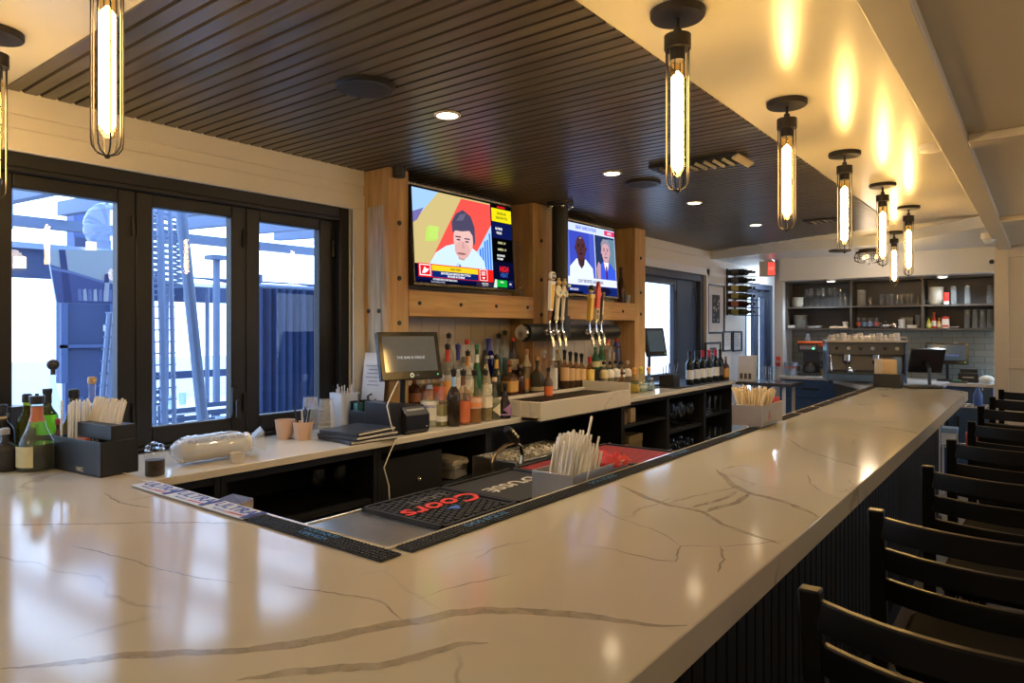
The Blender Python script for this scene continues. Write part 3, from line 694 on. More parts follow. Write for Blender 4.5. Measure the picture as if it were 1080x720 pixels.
# centre heights come from the four corners seen in the photograph
tv('television showing one man in a pale shirt before a red and yellow studio', (-2.935, 3.335, 2.125), R(-3.5), .955, .565, paint1)
tv('television showing two men side by side, behind the black beer column', (-2.935, 4.85, 2.125), R(-3.5), .865, .565, paint2)
# ------------------------------------------------------------------ things on the timber beams
glass = GL('clear_glass', (.93, .95, .94), refl=.9, rough=.02)
glass2 = GL('clear_glass_bright', (.97, .98, .98), refl=1.0, rough=.02)
p = at(546, 308, X=-3.0)
dec = thing('glass_decanter', 'tall clear glass decanter with a round stopper on the beam right of the larger screen', 'decanter', (-3.0, p.y, 1.797))
m = MB(); m.lathe([(.047, .0), (.052, .01), (.05, .10), (.04, .12), (.05, .15), (.05, .17), (.033, .2), (.022, .27), (.02, .31)], 20); m.build('body', glass2, dec)
m = MB(); m.lathe([(.012, .305), (.02, .315), (.02, .325), (.036, .345), (.038, .37), (.028, .395), (1e-6, .40)], 18); m.build('stopper', glass2, dec)
m = MB(); m.lathe([(.04, .005), (.044, .015), (.043, .06), (1e-6, .06)], 16); m.build('base_glass', glass, dec)
p = at(652, 316, X=-3.02)
bt = thing('beer_bottle', 'brown glass beer bottle on the beam right of the second screen', 'bottle', (-3.02, p.y+.05, 1.797))
m = MB(); m.lathe([(.03, 0), (.033, .01), (.033, .15), (.026, .19), (.014, .24), (.013, .30), (.015, .30), (.015, .315), (.012, .315)], 18); m.build('glass_body', GL('brown_glass', (.22, .09, .03), body=.25), bt)
m = MB(); m.lathe([(.0155, .31), (.0155, .322), (.012, .325), (1e-6, .325)], 14); m.build('cap', M('dark_cap', (.02, .02, .02), .4), bt)
p = at(662, 318, X=-2.99)
o = thing('small_glass', 'short clear glass on the beam beside the brown beer bottle', 'glass', (-2.985, p.y-.02, 1.797))
m = MB(); m.lathe([(.025, 0), (.033, .07), (.031, .07), (.024, .008), (1e-6, .008)], 16); m.build('tumbler', GL('frosty_glass', (.8, .78, .74), body=.3), o)
m = MB(); m.lathe([(.022, .008), (.027, .04), (1e-6, .04)], 14); m.build('drink', M('pale_drink', (.5, .42, .3), .3), o)
# ------------------------------------------------------------------ draught beer column
dt = thing('beer_tower', 'black hanging draught beer column with a horizontal tap tube', 'beer tower', (-2.82, 4.24, 1.53)); b = (-2.82, 4.24, 1.53)
colm = M('column_dark_green_black', (.010, .0105, .009), .42, spec=.35)
m = MB(); m.cyl((-2.82, 4.24, 1.56), (-2.82, 4.24, CZ-.006), .06, n=28); off(m.build('column', colm, dt), b)
m = MB(); m.lathe([(.06, 0), (.10, 0), (.10, -.022), (.065, -.03), (.06, -.03)], 28, c=(-2.82, 4.24, CZ-.004)); off(m.build('ceiling_flange', blackm, dt), b)
for k in range(6):
    a = k*math.pi/3+.3; m = MB(); m.sphere((-2.82+.085*math.cos(a), 4.24+.085*math.sin(a), CZ-.04), .014, 8); off(m.build('bolt', chrome, dt), b)
m = MB(); m.cyl((-2.82, 3.80, 1.54), (-2.82, 5.05, 1.54), .062, n=28); m.cyl((-2.82, 4.24, 1.50), (-2.82, 4.24, 1.66), .075, n=28); off(m.build('tap_tube', colm, dt), b)
for yy in (3.79, 5.04):
    m = MB(); m.lathe([(1e-6, -.006), (.04, -.004), (.055, .004), (.05, .02), (1e-6, .02)], 20); q = m.build('end_cap', chrome if yy < 4 else colm, dt, loc=(0, yy+(-.01 if yy < 4 else .01)-4.24, .01), rot=(R(90), 0, 0))
tap_y = [3.947, 4.03, 4.105, 4.478, 4.575, 4.65]
for yy in tap_y:
    f = MB(); f.cyl((-2.765, yy, 1.545), (-2.715, yy, 1.545), .014, n=12); f.cyl((-2.735, yy, 1.545), (-2.728, yy, 1.545), .022, n=14)
    f.tube([(-2.715, yy, 1.55), (-2.70, yy, 1.535), (-2.685, yy, 1.49), (-2.675, yy, 1.435)], [.015, .015, .012, .012], 12)
    f.lathe([(.011, 0), (.011, .02), (.007, .025), (.007, .045)], 10, c=(-2.712, yy, 1.555))
    off(f.build('faucet', chrome, dt), b)
# tap handles stand on the faucets and lift off: each one is its own shape
hb = M('handle_cream', (.72, .62, .42), .4); hg = M('handle_gold', (.72, .45, .08), .4); hr = M('handle_red', (.75, .12, .08), .35); hbr = M('handle_brown', (.25, .10, .05), .45); hw = M('handle_white', (.82, .78, .7), .4); hk = M('handle_black', (.02, .02, .025), .4); hpu = M('handle_navy', (.03, .03, .08), .4)
def handle(label, yy, parts, h0=1.602):
    o = thing('tap_handle', label, 'tap handle', (-2.712, yy, h0), group='beer tap handles')
    o.rotation_euler = (0, R(4), 0)
    m = MB(); m.lathe([(.006, 0), (.009, .004), (.009, .02), (.007, .024)], 12); m.build('ferrule', chrome, o)
    for nm, mb, mt in parts:
        mb.v = [(x*.85, y*.85, .02+(z-.02)*.785) for x, y, z in mb.v]; mb.build(nm, mt, o)
    return o
m1 = MB(); m1.lathe([(.012, .022), (.015, .06), (.018, .11)], 4, m=0)
m2 = MB(); m2.prism([(-.012, -.017), (.012, -.017), (.012, .017), (-.012, .017)], .11, .12)
vs = [(-.012, -.02, .11), (.014, -.02, .11), (.014, .02, .11), (-.012, .02, .11), (-.012, -.033, .37), (.016, -.033, .37), (.016, .033, .37), (-.012, .033, .37)]
m2 = MB(); m2.add(vs, [(3, 2, 1, 0), (4, 5, 6, 7), (0, 1, 5, 4), (1, 2, 6, 5), (2, 3, 7, 6), (3, 0, 4, 7)])
m3 = MB(); m3.add([(.0165, -.015, .125), (.0165, .015, .125), (.0175, .024, .34), (.0175, -.024, .34)], [(0, 1, 2, 3)])
m4 = MB(); m4.lathe([(1e-6, -.014), (.036, -.012), (.04, 0), (.036, .014), (1e-6, .016)], 24); m4.v = [(z, y, .415+x) for x, y, z in m4.v]
m5 = MB(); m5.text('IPA', (.0178, 0, .415), (0, 1, 0), (0, 0, 1), .034, bold=True)
m5b = MB(); m5b.lathe([(1e-6, .0155), (.029, .0165)], 24); m5b.v = [(z, y, .415+x) for x, y, z in m5b.v]
h = handle('white and gold tap handle with a round badge on top, leftmost of the taps', tap_y[0], [('base', m1, hbr), ('paddle', m2, hw), ('gold_panel', m3, hg), ('badge', m4, hw), ('badge_face', m5b, hpu), ('lettering', m5, hw)])
def astro(label, yy, sc_, mt, hatm):
    bd = MB(); q = sc_
    bd.lathe([(.012, .022), (.02, .03), (.021, .05), (.016, .07), (.018, .14), (.02, .2), (.026, .26), (.028, .30), (.02, .33), (.012, .338)], 14, sx=q, sy=q)
    hd = MB(); hd.sphere((0, 0, .362), .024, 10); hd.lathe([(.012, .383), (.013, .402), (.004, .404)], 10)
    ar = MB()
    for s_ in (-1, 1): ar.tube([(0, s_*.024, .30), (.012, s_*.035, .26), (.026, s_*.012, .235)], [.011, .010, .008], 8)
    em = MB(); em.lathe([(1e-6, 0), (.011, .002), (.011, .004), (1e-6, .005)], 14); em.v = [(.024*q+z, y, .275+x) for x, y, z in em.v]
    return handle(label, yy, [('body', bd, mt), ('head', hd, hatm), ('arms', ar, mt), ('emblem', em, M('emblem_teal', (.05, .3, .32), .4))])
astro('cream figure-shaped tap handle with folded arms, second from the left', tap_y[1], 1.0, hb, M('handle_ochre', (.5, .36, .12), .4))
astro('slimmer cream figure-shaped tap handle nearest the black column', tap_y[2], .8, M('handle_bone', (.66, .58, .42), .45), M('handle_tan', (.55, .42, .2), .4))
m1 = MB(); m1.sqlathe([(.018, .025), (.022, .03), (.022, .24), (.019, .245)], bev=.3)
m2 = MB(); m2.box(-.022, .022, -.036, .036, .245, .285); m3 = MB(); m3.sphere((0, 0, .325), .03, 10, sz=1.15); m3b = MB(); m3b.lathe([(.034, .325), (.033, .345), (.02, .365), (1e-6, .37)], 14)
m4 = MB(); m4.box(.012, .034, -.022, .022, .318, .332)
handle('mustard yellow post-shaped tap handle topped by a capped head, behind it the second screen', tap_y[3], [('post', m1, hg), ('collar', m2, M('handle_yellow', (.70, .52, .16), .4)), ('head', m3, hb), ('cap', m3b, hk), ('glasses', m4, hk)])
m1 = MB(); m1.box(-.014, .014, -.022, .022, .025, .045); m1.box(-.014, .014, -.022, .022, .085, .10); m1.box(-.014, .014, -.022, .022, .13, .145)
for s_ in (-1, 1): m1.box(-.012, .012, s_*.022-.004, s_*.022+.004, .025, .15)
m2 = MB(); m2.v = []; prof = [(-.026, .15), (.03, .15), (.028, .25), (.045, .27), (.05, .30), (.03, .31), (.028, .34), (.004, .41), (-.012, .40), (-.028, .32)]
m2.prism(prof, -.014, .014); m2.v = [(z, x, y) for x, y, z in m2.v]
m2.f = [tuple(reversed(f)) for f in m2.f]
handle('bright red flame-shaped tap handle on a striped base', tap_y[4], [('striped_base', m1, M('handle_ivory', (.6, .5, .34), .45)), ('flame', m2, hr)])
m1 = MB(); m1.sqlathe([(.010, .025), (.012, .03), (.014, .25), (.017, .26), (.017, .30), (.012, .31)], bev=.4); m2 = MB(); m2.obox((.013, 0, .16), (.003, .018, .14)); m3 = MB(); m3.box(-.016, .016, -.03, .02, .295, .31)
handle('slim grey-brown tap handle right of the red one', tap_y[5], [('shaft', m1, M('handle_slate', (.14, .12, .09), .4)), ('label_strip', m2, hb), ('hook_top', m3, M('handle_dusk', (.10, .07, .06), .4))])
# ------------------------------------------------------------------ quartz drip trough
tr = thing('drip_trough', 'cream quartz drip trough with a black grate jutting from the back counter under the taps', 'drip trough', (-2.83, 4.05, 0))
TY0, TY1, TX0, TX1, TZ0, TZ1 = 3.47, 4.64, -2.86, -2.45, .995, 1.112
XC = -2.598
m = MB(); m.box(TX1-.02, TX1, TY0, TY1, TZ0, TZ1); m.box(XC, TX1-.02, TY0, TY1, TZ0, TZ0+.02)
for q0, q1 in ((TY0, TY0+.02), (TY1-.02, TY1)): m.box(XC, TX1-.02, q0, q1, TZ0, TZ1); m.box(TX0, XC, q0, q1, KZ+.001, TZ1)
m.box(TX0, TX0+.02, TY0+.02, TY1-.02, KZ+.001, TZ1); m.box(TX0, XC, TY0+.02, TY1-.02, KZ+.001, KZ+.012)
m.box(TX0, TX1, TY1-.02, TY1, TZ1, TZ1+.05)
off(m.build('trough', MATS['cream_quartz'], tr, bevel=.002), (-2.83, 4.05, 0))
m = MB(); y = TY0+.03
while y < TY1-.03: m.box(TX0+.02, TX1-.02, y, y+.008, TZ1-.03, TZ1-.022); y += .02
m.box(TX0+.02, TX1-.02, TY0+.02, TY1-.02, TZ1-.05, TZ1-.04)
off(m.build('grate', M('grate_dark', (.03, .028, .026), .3, metal=.6), tr), (-2.83, 4.05, 0))
# bottle risers behind the trough
rs = M('riser_dark', (.02, .018, .016), .5)
m = MB()
m.box(-3.17, -3.06, 2.86, 4.095, KZ, 1.21); m.box(-3.17, -3.06, 4.36, 5.68, KZ, 1.21)
m.prism([(-3.06, 2.86), (-2.88, 2.86), (-2.88, 3.52), (-2.866, 3.52), (-2.866, 5.58), (-3.06, 5.58), (-3.06, 4.36), (-2.955, 4.36), (-2.955, 4.095), (-3.06, 4.095)], KZ, 1.10)
tag(m.build('bottle_riser', rs), 'dark two-step bottle riser against the wall under the timber beams', 'riser')
# ------------------------------------------------------------------ bottles
LAB = {}
def lmat(c):
    k = 'label_%02x%02x%02x' % tuple(int(255*x) for x in c)
    return M(k, c, .5, noise=.1, scale=60)
def cmat(c):
    return M('cap_%02x%02x%02x' % tuple(int(255*x) for x in c), c, .35, noise=.03)
def gmat(c):
    k = 'bottle_glass_%02x%02x%02x' % tuple(int(255*x) for x in c)
    dark = max(c) < .35
    return GL(k, c, refl=.9, rough=.03, body=.35 if dark else .06)
def qmat(c):
    return M('liquid_%02x%02x%02x' % tuple(int(255*x) for x in c), c, .15, noise=.05, trans=.35)
SHAPES = {   # radius and height as shares of (r, H)
 'spirit': [(.94, 0), (1, .015), (1, .56), (.86, .64), (.45, .72), (.33, .78), (.32, .95), (.36, .955), (.36, 1.0)],
 'tall':   [(.94, 0), (1, .015), (1, .60), (.9, .66), (.48, .76), (.36, .84), (.35, .96), (.40, .965), (.40, 1)],
 'wine':   [(.92, 0), (1, .012), (1, .60), (.93, .65), (.60, .71), (.40, .76), (.37, .94), (.42, .945), (.42, 1)],
 'burg':   [(.92, 0), (1, .012), (1, .44), (.85, .54), (.5, .68), (.38, .78), (.36, .95), (.4, .955), (.4, 1)],
 'squat':  [(.9, 0), (1, .03), (1, .50), (.95, .58), (.5, .68), (.27, .74), (.26, .92), (.30, .93), (.3, 1)],
 'round':  [(.75, 0), (.95, .06), (1, .22), (.95, .40), (.62, .56), (.32, .68), (.29, .90), (.34, .91), (.34, 1)],
 'bell':   [(.95, 0), (1, .02), (1, .30), (.92, .40), (.6, .56), (.38, .72), (.3, .80), (.30, .95), (.34, .96), (.34, 1)],
}
def bottle(label, x, y, z, H_, r, shape='spirit', glass=(.9, .93, .9), liquid=None, lvl=.4, lab=None, lz=(.16, .45), cap=(.02, .02, .02), ct='pour', neck=None, sq=False, group=None, rz=0, flat=1.0, extra=None, lab2=None):
    o = thing('liquor_bottle', label, 'bottle', (x, y, z+.0012), rz, group or 'liquor bottles on the back counter')
    pr = [(a*r, b*H_) for a, b in SHAPES[shape]]
    def prof_r(h):
        for (r0, z0), (r1, z1) in zip(pr, pr[1:]):
            if z0 <= h <= z1: return r0+(r1-r0)*(h-z0)/max(1e-6, z1-z0)
        return pr[-1][0]
    def sweep(pp, n=16):
        m = MB()
        if sq:
            top = pp[-1][1]
            m.sqlathe([(a*.93, b, 0 if b < .58*H_ else min(1, (b/H_-.58)/.14)) for a, b in pp], bev=.3, sx=1, sy=flat)
        else: m.lathe(pp, n, sx=1, sy=flat)
        return m
    sweep(pr).build('glass_body', gmat(glass), o, ang=50)
    if liquid:
        h = lvl*H_; pp = [(max(.004, a-.003), b+.004 if b == 0 else b) for a, b in pr if b < h]+[(max(.003, prof_r(h)-.003), h)]
        sweep(pp, 14).build('liquid', qmat(liquid), o, ang=50)
    def band(z0, z1, c, nm='label', ex=.0012, arc=None):
        zs = [z0*H_]+[b for a, b in pr if z0*H_ < b < z1*H_]+[z1*H_]
        pp = [(prof_r(h)+ex, h) for h in zs]
        m = MB()
        if sq and z1 < .57: m.sqlathe([(a*.93+ex*.3, b, 0) for a, b in pp], bev=.3, sx=1, sy=flat); m.f = m.f[:-2]
        else:
            m.lathe(pp, 20, sx=1, sy=flat); nf = (len(pp)-1)*20; m.f = m.f[:nf]
        m.m = m.m[:len(m.f)]
        return m.build(nm, lmat(c), o, ang=50)
    if lab: band(lz[0], lz[1], lab)
    if lab2: band(lab2[0], lab2[1], lab2[2], 'label_band', .0018)
    if neck: band(neck[0], neck[1], neck[2], 'neck_label', .0009)
    rn = pr[-1][0]; m = MB()
    if ct == 'pour':
        m.lathe([(rn+.001, H_*.955), (rn+.003, H_*.99), (rn+.004, H_+.012), (rn+.004, H_+.018), (.006, H_+.02), (.006, H_+.026), (1e-6, H_+.026)], 14)
    elif ct == 'cap':
        m.lathe([(rn+.0015, H_*.90), (rn+.002, H_*.905), (rn+.002, H_+.004), (rn*.8, H_+.008), (1e-6, H_+.008)], 14)
    elif ct == 'cork':
        m.lathe([(rn*.8, H_*.98), (rn*1.25, H_+.002), (rn*1.25, H_+.02), (rn, H_+.026), (1e-6, H_+.026)], 14)
    elif ct == 'ball':
        m.lathe([(rn*.8, H_-.004), (rn*.8, H_+.02)], 12); m.sphere((0, 0, H_+.036), .022, 12)
    elif ct == 'foil':
        m.lathe([(prof_r(.80*H_)+.0012, H_*.80), (prof_r(.93*H_)+.0014, H_*.93), (rn+.002, H_*.95), (rn+.002, H_+.002), (1e-6, H_+.003)], 14)
    m.build('pourer' if ct == 'pour' else 'cap', cmat(cap), o)
    if extra: extra(o, H_, r)
    return o
def bpos(u, v, z, x=None):
    p = at(u, v, Z=z) if x is None else at(u, v, X=x)
    return p
def bot(label, u, vbase, vtop, z, wpx, x=None, **k):
    """stand a bottle so that its base meets the photo's base; its height and girth follow from its distance"""
    p = at(u, vbase, Z=z) if x is None else at(u, vbase, X=x)
    d = depth(p.x, p.y)
    h = (vbase-vtop)*d/F_PX if x is None else EYE+(V0-vtop)/F_PX*d-z
    return bottle(label, p.x, p.y, z, h-.02, wpx*d/F_PX/2, **k)
BLK = (.02, .02, .02)
def tri(c):
    def f(o, H_, r):
        m = MB(); n = 7; pts = []
        for i in range(n):
            a = R(-70+80*i/(n-1)); w = (i/(n-1))*.19*H_
            pts.append((math.cos(a)*(r+.002), math.sin(a)*(r+.002), w))
        vs = []; fs = []
        for x, y, w in pts: vs += [(x, y, .27*H_-w), (x, y, .27*H_+w)]
        for i in range(n-1): fs.append((2*i, 2*i+2, 2*i+3, 2*i+1))
        m.add(vs, fs); m.build('pointed_label', lmat(c), o)
    return f
def words_on(s, c, zf, size, ang=-38, bold=True):
    def f(o, H_, r):
        m = MB(); vs, fs = text_geo(s, bold)
        out = []
        for x, y, _ in vs:
            a = R(ang)+x*size/r; out.append((math.cos(a)*(r+.0028), math.sin(a)*(r+.0028), zf*H_+y*size))
        m.add(out, fs); m.build('lettering', lmat(c), o, smooth=False)
    return f
G = 'liquor bottles left of the drip trough'
# front row, left of the trough
bot('clear square-shouldered bottle with a white label and dark blue lettering beside the receipt printer', 453, 448.6, 393, KZ, 19, shape='spirit', glass=(.92, .95, .93), liquid=(.75, .76, .72), lvl=.3, lab=(.78, .76, .70), lz=(.12, .50), cap=BLK, group=G, extra=words_on('ABSOLUT', (.05, .08, .40), .40, .021), neck=(.74, .82, (.6, .7, .85)))
bot('clear bottle with yellowish liquid and a small white label low down', 466, 449, 396, KZ, 12, shape='tall', glass=(.92, .93, .82), liquid=(.55, .48, .25), lvl=.45, lab=(.8, .78, .72), lz=(.10, .22), cap=(.5, .5, .5), group=G, sq=True)
bot('black bottle with a light blue neck label in the front row', 478.5, 449, 389, KZ, 14, shape='spirit', glass=(.10, .07, .05), liquid=(.02, .012, .01), lvl=.6, neck=(.74, .92, (.25, .42, .72)), cap=BLK, group=G)
bot('bottle with a wide rust-orange label and brown neck in the front row', 488.5, 447.5, 390, KZ, 15, shape='spirit', glass=(.85, .72, .6), liquid=(.55, .16, .05), lvl=.45, lab=(.60, .15, .06), lz=(.06, .46), neck=(.76, .93, (.16, .06, .03)), cap=BLK, group=G)
bot('amber bottle with a peach and orange label in the front row', 500.5, 446, 390, KZ, 15, shape='spirit', glass=(.93, .86, .7), liquid=(.45, .22, .05), lvl=.36, lab=(.72, .45, .33), lz=(.30, .52), cap=BLK, group=G, lab2=(.33, .42, (.75, .30, .10)))
bot('slim bottle of pale gold spirit with a cream label strip in the front row', 512, 443.5, 390, KZ, 12, shape='tall', glass=(.92, .92, .82), liquid=(.36, .26, .10), lvl=.40, lab=(.72, .64, .46), lz=(.28, .52), cap=BLK, group=G, sq=True)
bot('clear bottle with a pointed cream label and a cork stopper', 521.5, 442, 399, KZ, 13.5, shape='bell', glass=(.86, .88, .80), liquid=(.16, .15, .09), lvl=.42, cap=(.55, .40, .24), ct='cork', group=G, extra=tri((.74, .66, .40)))
bot('dark bottle with a pointed mauve label, rightmost of the front row next to the trough', 532.5, 441, 402, KZ, 13.5, shape='bell', glass=(.05, .03, .05), liquid=(.02, .01, .02), lvl=.5, cap=BLK, ct='cap', group=G, extra=tri((.36, .18, .34)), lab2=(.10, .15, (.4, .25, .42)))
# middle and back rows on the riser, left of the trough
Z1, Z2, XB, XA = 1.10, 1.21, -3.115, -2.99
def rb(label, u, vtop, row, wpx, **k):
    x = (XA if u < 560 else -2.905) if row == 1 else XB; z = Z1 if row == 1 else Z2
    r_ = ray(u, V0); t_ = x/r_[0]; y = r_[1]*t_; d = t_
    h = EYE+(V0-vtop)/F_PX*d-z
    return bottle(label, x, y, z, max(.16, h-.02), wpx*d/F_PX/2, **k)
GR = 'liquor bottles on the riser left of the column'
rb('clear bottle with a bright red neck label standing behind the black front-row bottle', 472, 363, 1, 13, shape='spirit', glass=(.93, .93, .9), liquid=(.8, .78, .74), lvl=.5, neck=(.74, .96, (.62, .05, .03)), cap=BLK, lab=(.75, .4, .1), lz=(.1, .4), group=GR)
rb('clear bottle with a black cap, tallest behind the one with the red neck', 473.5, 351.5, 2, 11, shape='tall', glass=(.85, .85, .82), liquid=(.5, .48, .42), lvl=.5, cap=BLK, group=GR)
rb('clear bottle with a dark blue cap in the upper row', 483, 363, 1, 12, shape='spirit', glass=(.93, .94, .93), liquid=(.75, .76, .75), lvl=.6, cap=(.03, .04, .22), neck=(.76, .96, (.03, .04, .22)), lab=(.7, .7, .62), group=GR)
rb('bottle with a scarlet cap at the back of the upper row', 492.5, 356, 2, 12, shape='spirit', glass=(.93, .93, .9), liquid=(.7, .7, .66), lvl=.6, cap=(.62, .06, .03), ct='cap', lab=(.7, .66, .6), group=GR)
rb('clear bottle with an orange neck label in the upper row', 493.5, 370, 1, 12, shape='spirit', glass=(.93, .93, .88), liquid=(.7, .68, .6), lvl=.5, neck=(.74, .96, (.68, .30, .06)), cap=BLK, lab=(.68, .62, .5), group=GR)
rb('small green glass bottle with a white neck label', 503, 363, 1, 10, shape='burg', glass=(.08, .32, .14), liquid=(.02, .10, .04), lvl=.6, neck=(.70, .86, (.7, .72, .62)), cap=(.05, .2, .1), group=GR)
rb('tall cobalt blue bottle in the upper row', 515.5, 355, 2, 12, shape='tall', glass=(.04, .06, .42), liquid=(.02, .03, .22), lvl=.7, neck=(.72, 1, (.03, .04, .26)), cap=(.03, .04, .26), ct='cap', group=GR, extra=words_on('SKYY', (.8, .82, .9), .55, .03))
rb('white frosted bottle with a dark pourer in the middle of the upper row', 512.5, 369, 1, 13, shape='bell', glass=(.82, .78, .66), liquid=(.72, .66, .52), lvl=.75, cap=BLK, lab=(.76, .7, .55), lz=(.06, .30), group=GR)
rb('dark bottle with an orange neck label next to the white frosted one', 523.5, 374, 1, 11, shape='burg', glass=(.07, .09, .07), liquid=(.02, .03, .02), lvl=.6, neck=(.72, .95, (.62, .36, .07)), cap=BLK, group=GR)
rb('clear bottle with a pourer, left of two at the end of the upper row', 526, 352, 2, 10.5, shape='tall', glass=(.86, .88, .86), liquid=(.12, .25, .19), lvl=.5, cap=BLK, group=GR)
rb('clear bottle with a pourer, right of two at the end of the upper row', 532.5, 348.5, 2, 10.5, shape='tall', glass=(.86, .88, .86), liquid=(.12, .23, .17), lvl=.45, cap=BLK, group=GR)
rb('bottle with a red and yellow label half hidden by the touch screen', 462, 386, 1, 15, shape='squat', glass=(.9, .8, .6), liquid=(.5, .2, .06), lvl=.5, lab=(.62, .10, .04), lz=(.1, .5), cap=(.55, .06, .03), ct='cap', group=GR)
rb('bottle with an orange label under the lower edge of the touch screen', 449.5, 392, 1, 14, shape='squat', glass=(.9, .7, .5), liquid=(.5, .16, .04), lvl=.5, lab=(.58, .20, .06), lz=(.1, .5), cap=(.4, .16, .06), ct='cap', group=GR)
rb('brown whiskey bottle between the touch screen pole and the vodka bottle', 437, 393, 1, 14, shape='spirit', glass=(.4, .2, .1), liquid=(.22, .07, .03), lvl=.6, lab=(.3, .12, .06), cap=(.3, .1, .06), ct='cap', group=GR)
rb('dark bottle with a pointed red cap, behind the whiskey with the square orange label', 541.5, 357, 2, 11, shape='tall', glass=(.2, .15, .13), liquid=(.06, .03, .02), lvl=.6, lab=(.66, .6, .5), lz=(.2, .5), cap=(.6, .06, .03), ct='cork', group=GR)
rb('whiskey bottle with a large square ochre label at the left end of the trough', 537.5, 381, 1, 15, shape='squat', glass=(.8, .62, .4), liquid=(.30, .12, .03), lvl=.55, lab=(.62, .34, .08), lz=(.10, .46), neck=(.74, .9, (.5, .2, .06)), cap=(.35, .14, .06), ct='cork', group=GR, sq=True)
rb('tall dark brown bottle beside the square ochre label', 548, 385, 1, 11, shape='wine', glass=(.14, .05, .03), liquid=(.06, .02, .01), lvl=.6, cap=(.2, .1, .06), ct='cork', group=GR)
rb('bottle with a white neck and an orange lower label', 555.5, 366.5, 1, 10, shape='tall', glass=(.9, .88, .82), liquid=(.6, .5, .34), lvl=.6, neck=(.62, .97, (.74, .66, .46)), lab=(.66, .26, .06), lz=(.08, .34), cap=(.6, .36, .2), ct='cap', group=GR)
# behind the trough
GT = 'liquor bottles behind the drip trough'
rb('dark squat bottle with a low cream label and a cork', 566.5, 377, 1, 14, shape='squat', glass=(.18, .15, .10), liquid=(.045, .035, .02), lvl=.5, lab=(.5, .38, .2), lz=(.08, .2), cap=(.6, .34, .14), ct='cork', group=GT)
rb('clear decanter-like bottle with a glass ball stopper and dark spirit', 573.5, 374, 1, 12, shape='bell', glass=(.88, .88, .86), liquid=(.03, .02, .06), lvl=.4, cap=(.6, .6, .6), ct='ball', group=GT)
rb('clear bottle with a tall white cap behind the rum with the orange square', 582.5, 365.5, 1, 11, shape='tall', glass=(.9, .9, .86), liquid=(.4, .36, .3), lvl=.4, lab=(.72, .68, .58), lz=(.05, .55), neck=(.74, 1, (.62, .62, .66)), cap=(.66, .66, .7), ct='cap', group=GT)
bottle('short bottle with an orange-red square label at the front of the trough row', *(lambda p: (p.x, p.y))(at(578.5, 402, X=-2.78)), 1.079, .19, .03, shape='spirit', glass=(.3, .2, .14), liquid=(.08, .04, .03), lvl=.5, lab=(.72, .16, .04), lz=(.08, .42), cap=BLK, group=GT)
TAN = (.62, .40, .17)
for i, (u, vt, lb) in enumerate(((595.5, 369, 'bourbon bottle with a tan label, first of four in a row behind the trough'), (601.5, 371, 'bourbon bottle with a tan label, second of four in a row behind the trough'), (607.5, 372, 'bourbon bottle with a tan label, third of four in a row behind the trough'), (613.5, 373, 'bourbon bottle with a tan label, last of four, left of the red-capped one'))):
    rb(lb, u, vt, 1, 9.5, shape='spirit', glass=(.7, .5, .3), liquid=(.05, .025, .012), lvl=.5, lab=TAN if i != 0 else (.55, .34, .15), lz=(.24, .60), cap=BLK, group=GT, neck=(.80, .98, (.02, .03, .02)))
rb('amber bottle with a red cap and a yellow label', 622, 374, 1, 10, shape='spirit', glass=(.85, .55, .25), liquid=(.30, .10, .02), lvl=.5, lab=(.74, .50, .10), lz=(.12, .58), cap=(.55, .03, .04), ct='foil', group=GT)
rb('tall clear bottle with an amber top at the start of the bourbon row', 588.5, 374, 2, 9, shape='tall', glass=(.88, .85, .7), liquid=(.4, .24, .08), lvl=.6, cap=(.6, .4, .12), ct='cork', group=GT)
GRN = (.10, .30, .15)
for i, (u, vt, c, lb) in enumerate(((628, 364, GRN, 'green glass bottle, leftmost of the green ones behind the taps'), (634, 362, GRN, 'green glass bottle behind the grey-brown tap handle'), (657, 363, (.07, .2, .1), 'dark green bottle at the far end of the riser'))):
    rb(lb, u, vt, 2, 9, shape='burg', glass=c, liquid=(.02, .09, .04), lvl=.6, lab=(.66, .58, .3), lz=(.1, .36), cap=(.05, .16, .08), ct='foil', group=GT)
rb('clear bottle with a red cap and an orange neck in the far upper row', 640.5, 352.5, 2, 9, shape='tall', glass=(.9, .86, .78), liquid=(.5, .42, .3), lvl=.6, neck=(.72, .86, (.68, .30, .07)), cap=(.62, .05, .03), ct='foil', group=GT)
rb('bottle with a red cap and a dark blue neck, rightmost of the far upper row', 650.5, 351, 2, 8.5, shape='tall', glass=(.6, .6, .72), liquid=(.2, .2, .3), lvl=.6, neck=(.66, .84, (.06, .05, .26)), cap=(.62, .05, .03), ct='foil', group=GT)
rb('clear bottle with a brown pourer between the two red-capped ones', 645.5, 353, 2, 7.5, shape='tall', glass=(.88, .84, .76), liquid=(.5, .36, .2), lvl=.5, cap=(.15, .08, .04), group=GT)
WL = (.74, .70, .60)
for i, (u, vt, lb, c2) in enumerate(((637, 381, 'white-labelled bottle, first of five at the right end of the trough', (.62, .5, .26)), (643.5, 381, 'white-labelled bottle, second of five at the right end of the trough', WL), (649.5, 380, 'white-labelled bottle, third of five at the right end of the trough', WL), (655, 383, 'white-labelled bottle with a black square, fourth of five by the trough end', WL), (661.5, 382, 'white-labelled bottle, last of five beside the timber post', (.7, .62, .5)))):
    rb(lb, u, vt, 1, 9, shape='spirit', glass=(.9, .9, .86), liquid=(.35, .3, .2), lvl=.4, lab=c2, lz=(.30, .72), cap=BLK if i != 4 else (.5, .4, .3), group='white-labelled bottles at the trough end', lab2=(.44, .56, (.03, .03, .05)) if i == 3 else None)
rb('slim brown bottle close to the face of the far timber post', 662, 366, 2, 8, shape='tall', glass=(.3, .2, .14), liquid=(.1, .05, .03), lvl=.6, cap=(.1, .06, .04), group=GT)
